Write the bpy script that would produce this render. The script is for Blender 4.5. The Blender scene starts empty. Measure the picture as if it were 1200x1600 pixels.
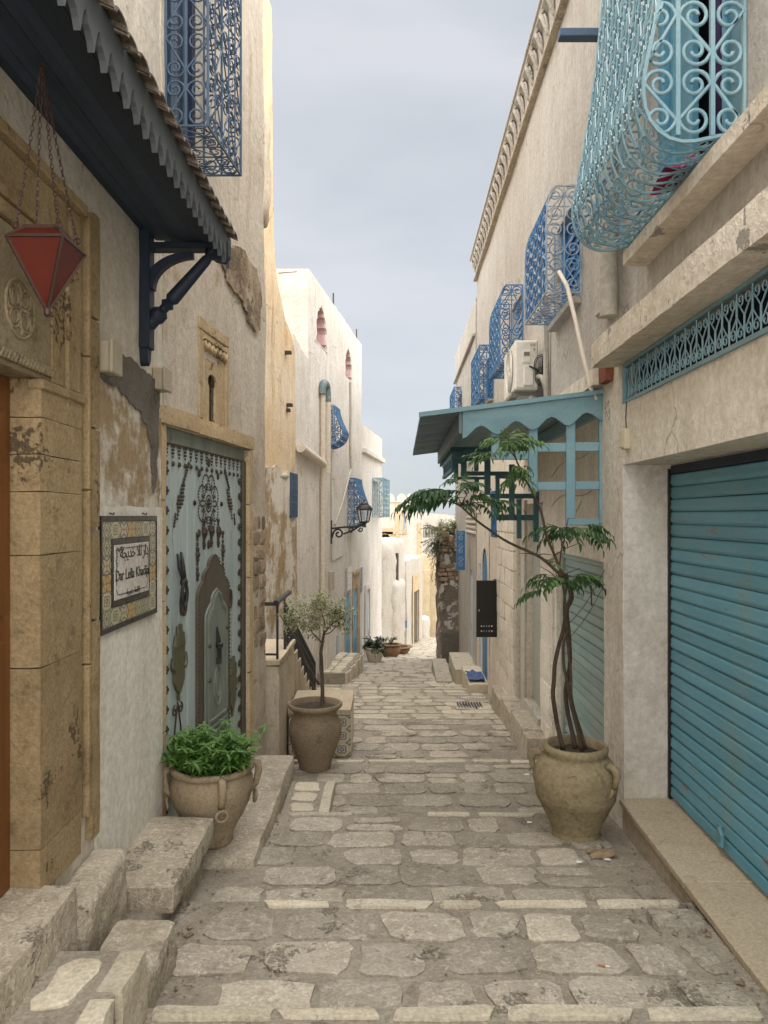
import bpy, bmesh, math, random
from math import sin, cos, pi, radians
from mathutils import Vector, Matrix, noise
from mathutils.geometry import tessellate_polygon

S = bpy.context.scene
COL = S.collection
random.seed(11)

# ------------------------------------------------------------ camera, sky, sun, exposure
cam = bpy.data.cameras.new("camera")
cam.sensor_fit = 'VERTICAL'
cam.sensor_height = 36.0
cam.lens = 36.0 * 1150 / 1600
cam.shift_y = 6 / 1600
cam.clip_end = 6000
cam.clip_start = 0.05
camo = bpy.data.objects.new("camera", cam)
camo.rotation_euler = (radians(90), 0, 0)
COL.objects.link(camo)
S.camera = camo
S.render.resolution_x, S.render.resolution_y = 768, 1024

SUN_EL, SUN_AZ = radians(57), radians(184)     # high sun veiled by cloud, behind the viewer
W = bpy.data.worlds.new("World")
S.world = W
W.use_nodes = True
nt = W.node_tree
nt.nodes.clear()
wo = nt.nodes.new('ShaderNodeOutputWorld')
bg = nt.nodes.new('ShaderNodeBackground')
sky = nt.nodes.new('ShaderNodeTexSky')
sky.sky_type = 'NISHITA'
sky.sun_disc = False
sky.sun_elevation = SUN_EL
sky.sun_rotation = SUN_AZ
SKY_K = 0.05
bg.inputs['Strength'].default_value = SKY_K
tc = nt.nodes.new('ShaderNodeTexCoord')
mp = nt.nodes.new('ShaderNodeMapping')
mp.inputs['Scale'].default_value = (1.0, 1.0, 2.6)
cn = nt.nodes.new('ShaderNodeTexNoise')
cn.inputs['Scale'].default_value = 2.1
cn.inputs['Detail'].default_value = 5
cn.inputs['Roughness'].default_value = .52
cn.inputs['Distortion'].default_value = .35
cr = nt.nodes.new('ShaderNodeValToRGB')
cr.color_ramp.elements[0].position = .36
cr.color_ramp.elements[1].position = .62
cr.color_ramp.elements[0].color = (1.52, 1.64, 1.75, 1)      # cloud deck, radiance before SKY_K
cr.color_ramp.elements[1].color = (1.92, 1.95, 2.04, 1)
mx = nt.nodes.new('ShaderNodeMix')
mx.data_type = 'RGBA'
mx.inputs[0].default_value = .95
nt.links.new(tc.outputs['Generated'], mp.inputs[0])
nt.links.new(mp.outputs[0], cn.inputs['Vector'])
nt.links.new(cn.outputs[0], cr.inputs[0])
nt.links.new(sky.outputs[0], mx.inputs[6])
nt.links.new(cr.outputs[0], mx.inputs[7])
nt.links.new(mx.outputs[2], bg.inputs['Color'])
nt.links.new(bg.outputs[0], wo.inputs[0])

sl = bpy.data.lights.new("sun", 'SUN')
sl.energy = 1.5
sl.angle = radians(168)
sl.color = (1.0, .98, .95)
so = bpy.data.objects.new("sun", sl)
_sd = Vector((sin(SUN_AZ) * cos(SUN_EL), cos(SUN_AZ) * cos(SUN_EL), sin(SUN_EL)))
so.rotation_euler = _sd.to_track_quat('Z', 'Y').to_euler()
COL.objects.link(so)

S.view_settings.view_transform = 'Standard'
S.view_settings.look = 'None'
S.view_settings.exposure = 2.92
S.view_settings.gamma = 1
S.render.engine = 'CYCLES'
S.cycles.max_bounces = 10
S.cycles.diffuse_bounces = 8
S.cycles.transparent_max_bounces = 8
S.cycles.use_adaptive_sampling = True

# ------------------------------------------------------------ mesh helpers
def FW(a, b, c): return (a, b, c)                                # plain world axes
def FR(u, d, z): return (1.58 + .0228 * u - d, u, z)             # right row of houses: u along, d out into the street
def FL1(u, d, z): return (-1.43 + d, u, z)                       # left, stone doorway
def FL2(u, d, z): return (-1.967 + .113 * u + d, u, z)           # left, studded door
def FL3(u, d, z): return (-3.298 + .13 * u + d, u, z)            # left, white row
def uR(px): return 1.58 / ((px - 600) / 1150 - .0228)
def u2(px): return 1.967 / (.113 - (px - 600) / 1150)
def u3(px): return 3.298 / (.13 - (px - 600) / 1150)
def zz(py, Y): return (806 - py) * Y / 1150
def xx(px, Y): return (px - 600) * Y / 1150
def Pt(px, py, Y): return (xx(px, Y), Y, zz(py, Y))
def n1(x, y=0., z=0.): return noise.noise(Vector((x, y, z)))

class MB:
    def __init__(s): s.v = []; s.f = []
    def add(s, vs, fs):
        k = len(s.v); s.v += [tuple(v) for v in vs]; s.f += [tuple(i + k for i in f) for f in fs]; return s
    def box(s, a0, a1, b0, b1, c0, c1, jit=0.):
        vs = [(a, b, c) for a in (a0, a1) for b in (b0, b1) for c in (c0, c1)]
        if jit: vs = [tuple(x + random.uniform(-jit, jit) for x in v) for v in vs]
        return s.add(vs, [(0, 1, 3, 2), (4, 6, 7, 5), (0, 4, 5, 1), (2, 3, 7, 6), (0, 2, 6, 4), (1, 5, 7, 3)])
    def hexa(s, vs):   # 8 corners in box order
        return s.add(vs, [(0, 1, 3, 2), (4, 6, 7, 5), (0, 4, 5, 1), (2, 3, 7, 6), (0, 2, 6, 4), (1, 5, 7, 3)])
    def tube(s, pts, r, n=6, closed=False, sq=False, flat=1.0):
        P = [Vector(p) for p in pts]; m = len(P)
        if m < 2: return s
        R = r if isinstance(r, (list, tuple)) else [r] * m
        vs = []; up = None
        for i in range(m):
            if closed: t = P[(i + 1) % m] - P[i - 1]
            else: t = P[min(i + 1, m - 1)] - P[max(i - 1, 0)]
            if t.length < 1e-9: t = Vector((0, 0, 1))
            t.normalize()
            if up is None:
                up = Vector((0, 0, 1)) if abs(t.z) < .9 else Vector((0, 1, 0))
            x = up - t * up.dot(t)
            if x.length < 1e-4: x = t.orthogonal()
            x.normalize(); y = t.cross(x); up = x
            for k in range(n):
                a = 2 * pi * (k + .5 * sq) / n
                vs.append(P[i] + x * (R[i] * cos(a)) + y * (R[i] * sin(a) * flat))
        fs = []
        for i in range(m if closed else m - 1):
            j = (i + 1) % m
            for k in range(n): fs.append((i * n + k, i * n + (k + 1) % n, j * n + (k + 1) % n, j * n + k))
        if not closed:
            fs.append(tuple(range(n))[::-1]); fs.append(tuple((m - 1) * n + k for k in range(n)))
        return s.add(vs, fs)
    def lathe(s, prof, c=(0, 0, 0), n=28, wob=0., seed=0., capb=True, capt=False):
        vs = []; fs = []
        for i, (r, z) in enumerate(prof):
            for k in range(n):
                a = 2 * pi * k / n
                rr = r * (1 + wob * n1(cos(a) * 1.3 + seed, sin(a) * 1.3, z * 3))
                vs.append((c[0] + rr * cos(a), c[1] + rr * sin(a), c[2] + z))
        for i in range(len(prof) - 1):
            for k in range(n): fs.append((i * n + k, i * n + (k + 1) % n, (i + 1) * n + (k + 1) % n, (i + 1) * n + k))
        if capb: fs.append(tuple(range(n))[::-1])
        if capt: fs.append(tuple((len(prof) - 1) * n + k for k in range(n)))
        return s.add(vs, fs)
    def prism(s, poly, t0, t1, f=None):
        """poly of (p, q) extruded between t0 and t1; f(p, q, t) gives the point"""
        f = f or (lambda p, q, t: (p, t, q))
        n = len(poly)
        vs = [f(p, q, t0) for p, q in poly] + [f(p, q, t1) for p, q in poly]
        fs = [(i, (i + 1) % n, n + (i + 1) % n, n + i) for i in range(n)]
        tr = tessellate_polygon([[Vector((p, q, 0)) for p, q in poly]])
        fs += [tuple(t) for t in tr] + [tuple(n + i for i in t)[::-1] for t in tr]
        return s.add(vs, fs)
    def holed(s, outer, inner, t0, t1, f=None):
        f = f or (lambda p, q, t: (p, t, q))
        allp = list(outer) + list(inner); n = len(outer); m = len(inner); N = n + m
        vs = [f(p, q, t0) for p, q in allp] + [f(p, q, t1) for p, q in allp]
        tr = tessellate_polygon([[Vector((p, q, 0)) for p, q in outer], [Vector((p, q, 0)) for p, q in inner]])
        fs = [tuple(t) for t in tr] + [tuple(N + i for i in t)[::-1] for t in tr]
        fs += [(i, (i + 1) % n, N + (i + 1) % n, N + i) for i in range(n)]
        fs += [(n + i, n + (i + 1) % m, N + n + (i + 1) % m, N + n + i) for i in range(m)]
        return s.add(vs, fs)
    def build(s, name, mat=None, parent=None, fr=None, bevel=0., smooth=False, kind=None, label=None, normals=True, disp=None):
        off = Vector((0, 0, 0))
        if parent is not None:
            off = Vector(parent.get('_o', (0, 0, 0)))
        vs = s.v if fr is None else [fr(*v) for v in s.v]
        if disp: vs = [disp(*v) for v in vs]
        vs = [(v[0] - off[0], v[1] - off[1], v[2] - off[2]) for v in vs]
        me = bpy.data.meshes.new(name)
        me.from_pydata(vs, [], s.f)
        if normals or bevel:
            bm = bmesh.new(); bm.from_mesh(me)
            if normals: bmesh.ops.recalc_face_normals(bm, faces=bm.faces)
            if bevel:
                bmesh.ops.bevel(bm, geom=[e for e in bm.edges if len(e.link_faces) == 2 and e.calc_face_angle(0) > .5], offset=bevel,
                                segments=1, affect='EDGES', clamp_overlap=True)
            bm.to_mesh(me); bm.free()
        if smooth:
            me.polygons.foreach_set('use_smooth', [True] * len(me.polygons))
            if smooth is not True: me.set_sharp_from_angle(angle=radians(smooth))
        if mat: me.materials.append(mat)
        return link(name, me, parent, kind, label, off)

def link(name, me, parent=None, kind=None, label=None, off=None):
    o = bpy.data.objects.new(name, me)
    COL.objects.link(o)
    if parent is not None: o.parent = parent
    o['_o'] = tuple(off) if off is not None else (0, 0, 0)
    if kind: o['kind'] = kind
    if label: o['label'] = label
    return o

def tag(o, label, cat, group=None, kind=None):
    o['label'] = label; o['category'] = cat
    if group: o['group'] = group
    if kind: o['kind'] = kind
    return o

def thing(name, label, cat, loc=(0, 0, 0), group=None):
    o = bpy.data.objects.new(name, None)
    o.location = loc; o.empty_display_size = .1
    COL.objects.link(o)
    o['_o'] = tuple(loc)
    return tag(o, label, cat, group)

def inst(name, me, parent, mtx):
    """another piece that shares its mesh; mtx is in world space"""
    o = bpy.data.objects.new(name, me)
    COL.objects.link(o); o.parent = parent
    off = Vector(parent.get('_o', (0, 0, 0)))
    o.matrix_local = Matrix.Translation(-off) @ mtx
    o['_o'] = tuple(off)
    return o

# ------------------------------------------------------------ materials
class NB:
    def __init__(s, name):
        s.m = bpy.data.materials.new(name); s.m.use_nodes = True
        s.t = s.m.node_tree; s.t.nodes.clear()
        s.out = s.n('ShaderNodeOutputMaterial'); s.bs = s.n('ShaderNodeBsdfPrincipled')
        s.l(s.bs.outputs[0], s.out.inputs[0])
        s.pos = s.n('ShaderNodeNewGeometry').outputs['Position']
    def n(s, t): return s.t.nodes.new(t)
    def l(s, a, b): s.t.links.new(a, b)
    def noise(s, scale, detail=4, rough=.6, vec=None, stretch=None, dist=0., off=None):
        v = vec or s.pos
        if stretch or off:
            mp = s.n('ShaderNodeMapping'); s.l(v, mp.inputs[0])
            if stretch: mp.inputs['Scale'].default_value = stretch
            if off: mp.inputs['Location'].default_value = off
            v = mp.outputs[0]
        t = s.n('ShaderNodeTexNoise'); s.l(v, t.inputs['Vector'])
        t.inputs['Scale'].default_value = scale; t.inputs['Detail'].default_value = detail
        t.inputs['Roughness'].default_value = rough; t.inputs['Distortion'].default_value = dist
        return t.outputs[0]
    def ramp(s, f, p0, p1, a=0., b=1.):
        r = s.n('ShaderNodeMapRange'); r.interpolation_type = 'SMOOTHSTEP'
        s.l(f, r.inputs[0]); r.inputs[1].default_value = p0; r.inputs[2].default_value = p1
        r.inputs[3].default_value = a; r.inputs[4].default_value = b
        return r.outputs[0]
    def mix(s, f, a, b, mode='MIX'):
        m = s.n('ShaderNodeMix'); m.data_type = 'RGBA'; m.blend_type = mode
        for i, x in ((0, f), (6, a), (7, b)):
            if isinstance(x, (int, float)): m.inputs[i].default_value = x
            elif isinstance(x, tuple): m.inputs[i].default_value = x if len(x) == 4 else (*x, 1)
            else: s.l(x, m.inputs[i])
        return m.outputs[2]
    def math(s, op, a, b=0.):
        m = s.n('ShaderNodeMath'); m.operation = op
        for i, x in ((0, a), (1, b)):
            if isinstance(x, (int, float)): m.inputs[i].default_value = x
            else: s.l(x, m.inputs[i])
        return m.outputs[0]
    def bump(s, h, strength=.4, dist=.01):
        b = s.n('ShaderNodeBump'); b.inputs['Strength'].default_value = strength; b.inputs['Distance'].default_value = dist
        s.l(h, b.inputs['Height'])
        prev = getattr(s, '_b', None)
        if prev: s.l(prev, b.inputs['Normal'])
        s._b = b.outputs[0]; s.l(b.outputs[0], s.bs.inputs['Normal'])
    def jitter(s, col, amt=.15):
        oi = s.n('ShaderNodeObjectInfo'); h = s.n('ShaderNodeHueSaturation')
        v = s.ramp(oi.outputs['Random'], 0, 1, 1 - amt, 1 + amt)
        s.l(v, h.inputs['Value']); s.l(col, h.inputs['Color'])
        return h.outputs[0]
    def done(s, col, rough=.85, metal=0., spec=.3):
        if isinstance(col, tuple): s.bs.inputs['Base Color'].default_value = (*col, 1)
        else: s.l(col, s.bs.inputs['Base Color'])
        if isinstance(rough, (int, float)): s.bs.inputs['Roughness'].default_value = rough
        else: s.l(rough, s.bs.inputs['Roughness'])
        s.bs.inputs['Metallic'].default_value = metal
        s.bs.inputs['Specular IOR Level'].default_value = spec
        return s.m

def plaster(name, c1, c2, stain=(.36, .25, .13), amt=.5, under=(.30, .24, .17), chips=.72, streak=.5, cracks=True, bump=.55, off=(0, 0, 0), bl_=(.56, .72), pit=(.50, .56)):
    b = NB(name)
    big = b.noise(.55, 5, .6, off=off)
    col = b.mix(b.ramp(big, .35, .68), c1, c2)
    st = b.noise(1.0, 5, .65, stretch=(3.2, 3.2, .42), off=off)            # rain streaks
    col = b.mix(b.math('MULTIPLY', b.ramp(st, .52, .78), streak), col, stain)
    bl = b.noise(1.6, 7, .72, off=(off[0] + 7, off[1], off[2]))                # blotches
    col = b.mix(b.math('MULTIPLY', b.ramp(bl, *bl_), amt), col, stain)
    fine = b.noise(22, 4, .7)
    col = b.mix(.5, col, b.mix(b.ramp(fine, .3, .7), (.66, .63, .59), (1.12, 1.12, 1.12)), 'MULTIPLY')
    vst = b.noise(4.5, 7, .75, stretch=(1, 1, .38), off=(off[0], 2, 9))
    col = b.mix(.4, col, b.mix(b.ramp(vst, .32, .66), (.70, .66, .60), (1.08, 1.08, 1.08)), 'MULTIPLY')
    chip = b.noise(2.6, 8, .68, off=(off[0], off[1] + 3, off[2]), dist=.4)
    cf = b.ramp(chip, chips, chips + .015)
    col = b.mix(cf, col, under)
    pits = b.noise(34, 2, .5)
    pf = b.ramp(b.math('MULTIPLY', pits, b.ramp(b.noise(1.1, 4, .65, off=(4 + off[0], 1, 2)), .52, .74)), *pit)
    col = b.mix(b.math('MULTIPLY', pf, .75), col, (.10, .075, .05))
    if cracks:
        v = b.n('ShaderNodeTexVoronoi'); v.feature = 'DISTANCE_TO_EDGE'; v.inputs['Scale'].default_value = .9
        w = b.n('ShaderNodeMapping'); w.inputs['Scale'].default_value = (1, 1, .7)
        nz = b.n('ShaderNodeTexNoise'); nz.inputs['Scale'].default_value = 3; nz.inputs['Detail'].default_value = 4
        b.l(b.pos, nz.inputs['Vector'])
        ad = b.n('ShaderNodeVectorMath'); ad.operation = 'MULTIPLY_ADD'
        b.l(nz.outputs['Color'], ad.inputs[0]); ad.inputs[1].default_value = (.5, .5, .5); b.l(b.pos, ad.inputs[2])
        b.l(ad.outputs[0], w.inputs[0]); b.l(w.outputs[0], v.inputs['Vector'])
        ck = b.math('MULTIPLY', b.ramp(v.outputs['Distance'], .010, .0, 0., 1.), b.ramp(b.noise(.8, 2, .5, off=(9, 9, 1)), .5, .62))
        col = b.mix(b.math('MULTIPLY', ck, .55), col, (.13, .10, .07))
    mid = b.noise(6, 6, .7)
    b.bump(b.math('SUBTRACT', b.math('ADD', b.math('MULTIPLY', mid, .6), b.math('MULTIPLY', fine, .5)), b.math('ADD', b.math('MULTIPLY', cf, .25), b.math('MULTIPLY', pf, .5))), bump, .03)
    return b.done(col, .92, 0, .15)

def stonem(name, c1, c2, dark=(.1, .075, .05), jit=.12, pit=.5, bump=.5, scale=1., pale=None, stretch=None):
    b = NB(name)
    col = b.mix(b.ramp(b.noise(3.2 * scale, 6, .65, stretch=stretch), .32, .7), c1, c2)
    col = b.mix(b.math('MULTIPLY', b.ramp(b.noise(9 * scale, 6, .72, off=(3, 5, 1)), .54, .68), .5), col, dark)
    fine = b.noise(60 * scale, 3, .6)
    if pale:
        pf = b.ramp(b.noise(19 * scale, 7, .8, off=(1, 8, 3), dist=.8), .51, .59)
        col = b.mix(b.math('MULTIPLY', pf, .75), col, pale)
    col = b.mix(.5, col, b.mix(b.ramp(fine, .3, .7), (.58, .56, .53), (1.12, 1.12, 1.12)), 'MULTIPLY')
    pits = b.ramp(b.math('MULTIPLY', b.noise(42 * scale, 3, .6), b.ramp(b.noise(2.6, 3, .6, off=(4, 1, 2)), .4, .7)), .42, .52)
    col = b.mix(b.math('MULTIPLY', pits, pit), col, (.05, .037, .024))
    if jit: col = b.jitter(col, jit)
    h = b.math('SUBTRACT', b.math('ADD', b.noise(11 * scale, 6, .7), b.math('MULTIPLY', fine, .25)), b.math('MULTIPLY', pits, .5))
    b.bump(h, bump, .03)
    return b.done(col, .88, 0, .2)

def painted(name, c1, c2, wear=(.2, .12, .07), wamt=.66, wscale=14., rough=.5, bump=.12, stretch=None, jit=0., metal=0., streakc=None):
    b = NB(name)
    col = b.mix(b.ramp(b.noise(2.2, 5, .65, stretch=stretch), .33, .7), c1, c2)
    if streakc:
        col = b.mix(b.math('MULTIPLY', b.ramp(b.noise(2.4, 6, .7, stretch=(1, 1, .25), off=(3, 1, 5)), .52, .7), .6), col, streakc)
    w = b.ramp(b.noise(wscale, 7, .72, stretch=stretch, off=(2, 2, 2)), wamt, wamt + .05)
    col = b.mix(w, col, wear)
    f = b.noise(50, 3, .6)
    col = b.mix(.25, col, b.mix(b.ramp(f, .3, .75), (.6, .6, .6), (1, 1, 1)), 'MULTIPLY')
    if jit: col = b.jitter(col, jit)
    b.bump(b.math('ADD', b.math('MULTIPLY', f, .4), b.math('MULTIPLY', w, -.6)), bump, .01)
    return b.done(col, rough, metal, .4)

def flat(name, c, rough=.7, metal=0., spec=.3, nz=.2):
    b = NB(name)
    f = b.noise(18, 5, .65)
    col = b.mix(nz, c, b.mix(b.ramp(f, .3, .7), (.45, .43, .4), (1, 1, 1)), 'MULTIPLY') if nz else c
    return b.done(col, rough, metal, spec)

def leafm(name, c1, c2, tr=.35, rim=None):
    b = NB(name)
    col = b.mix(b.ramp(b.noise(9, 3, .6), .35, .66), c1, c2)
    if rim: col = b.mix(b.ramp(b.noise(48, 2, .5), .5, .56), col, rim)
    col = b.jitter(col, .12)
    b.done(col, .5, 0, .4)
    tl = b.n('ShaderNodeBsdfTranslucent'); b.l(col, tl.inputs[0])
    ms = b.n('ShaderNodeMixShader'); ms.inputs[0].default_value = tr
    b.l(b.bs.outputs[0], ms.inputs[1]); b.l(tl.outputs[0], ms.inputs[2]); b.l(ms.outputs[0], b.out.inputs[0])
    return b.m

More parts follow.
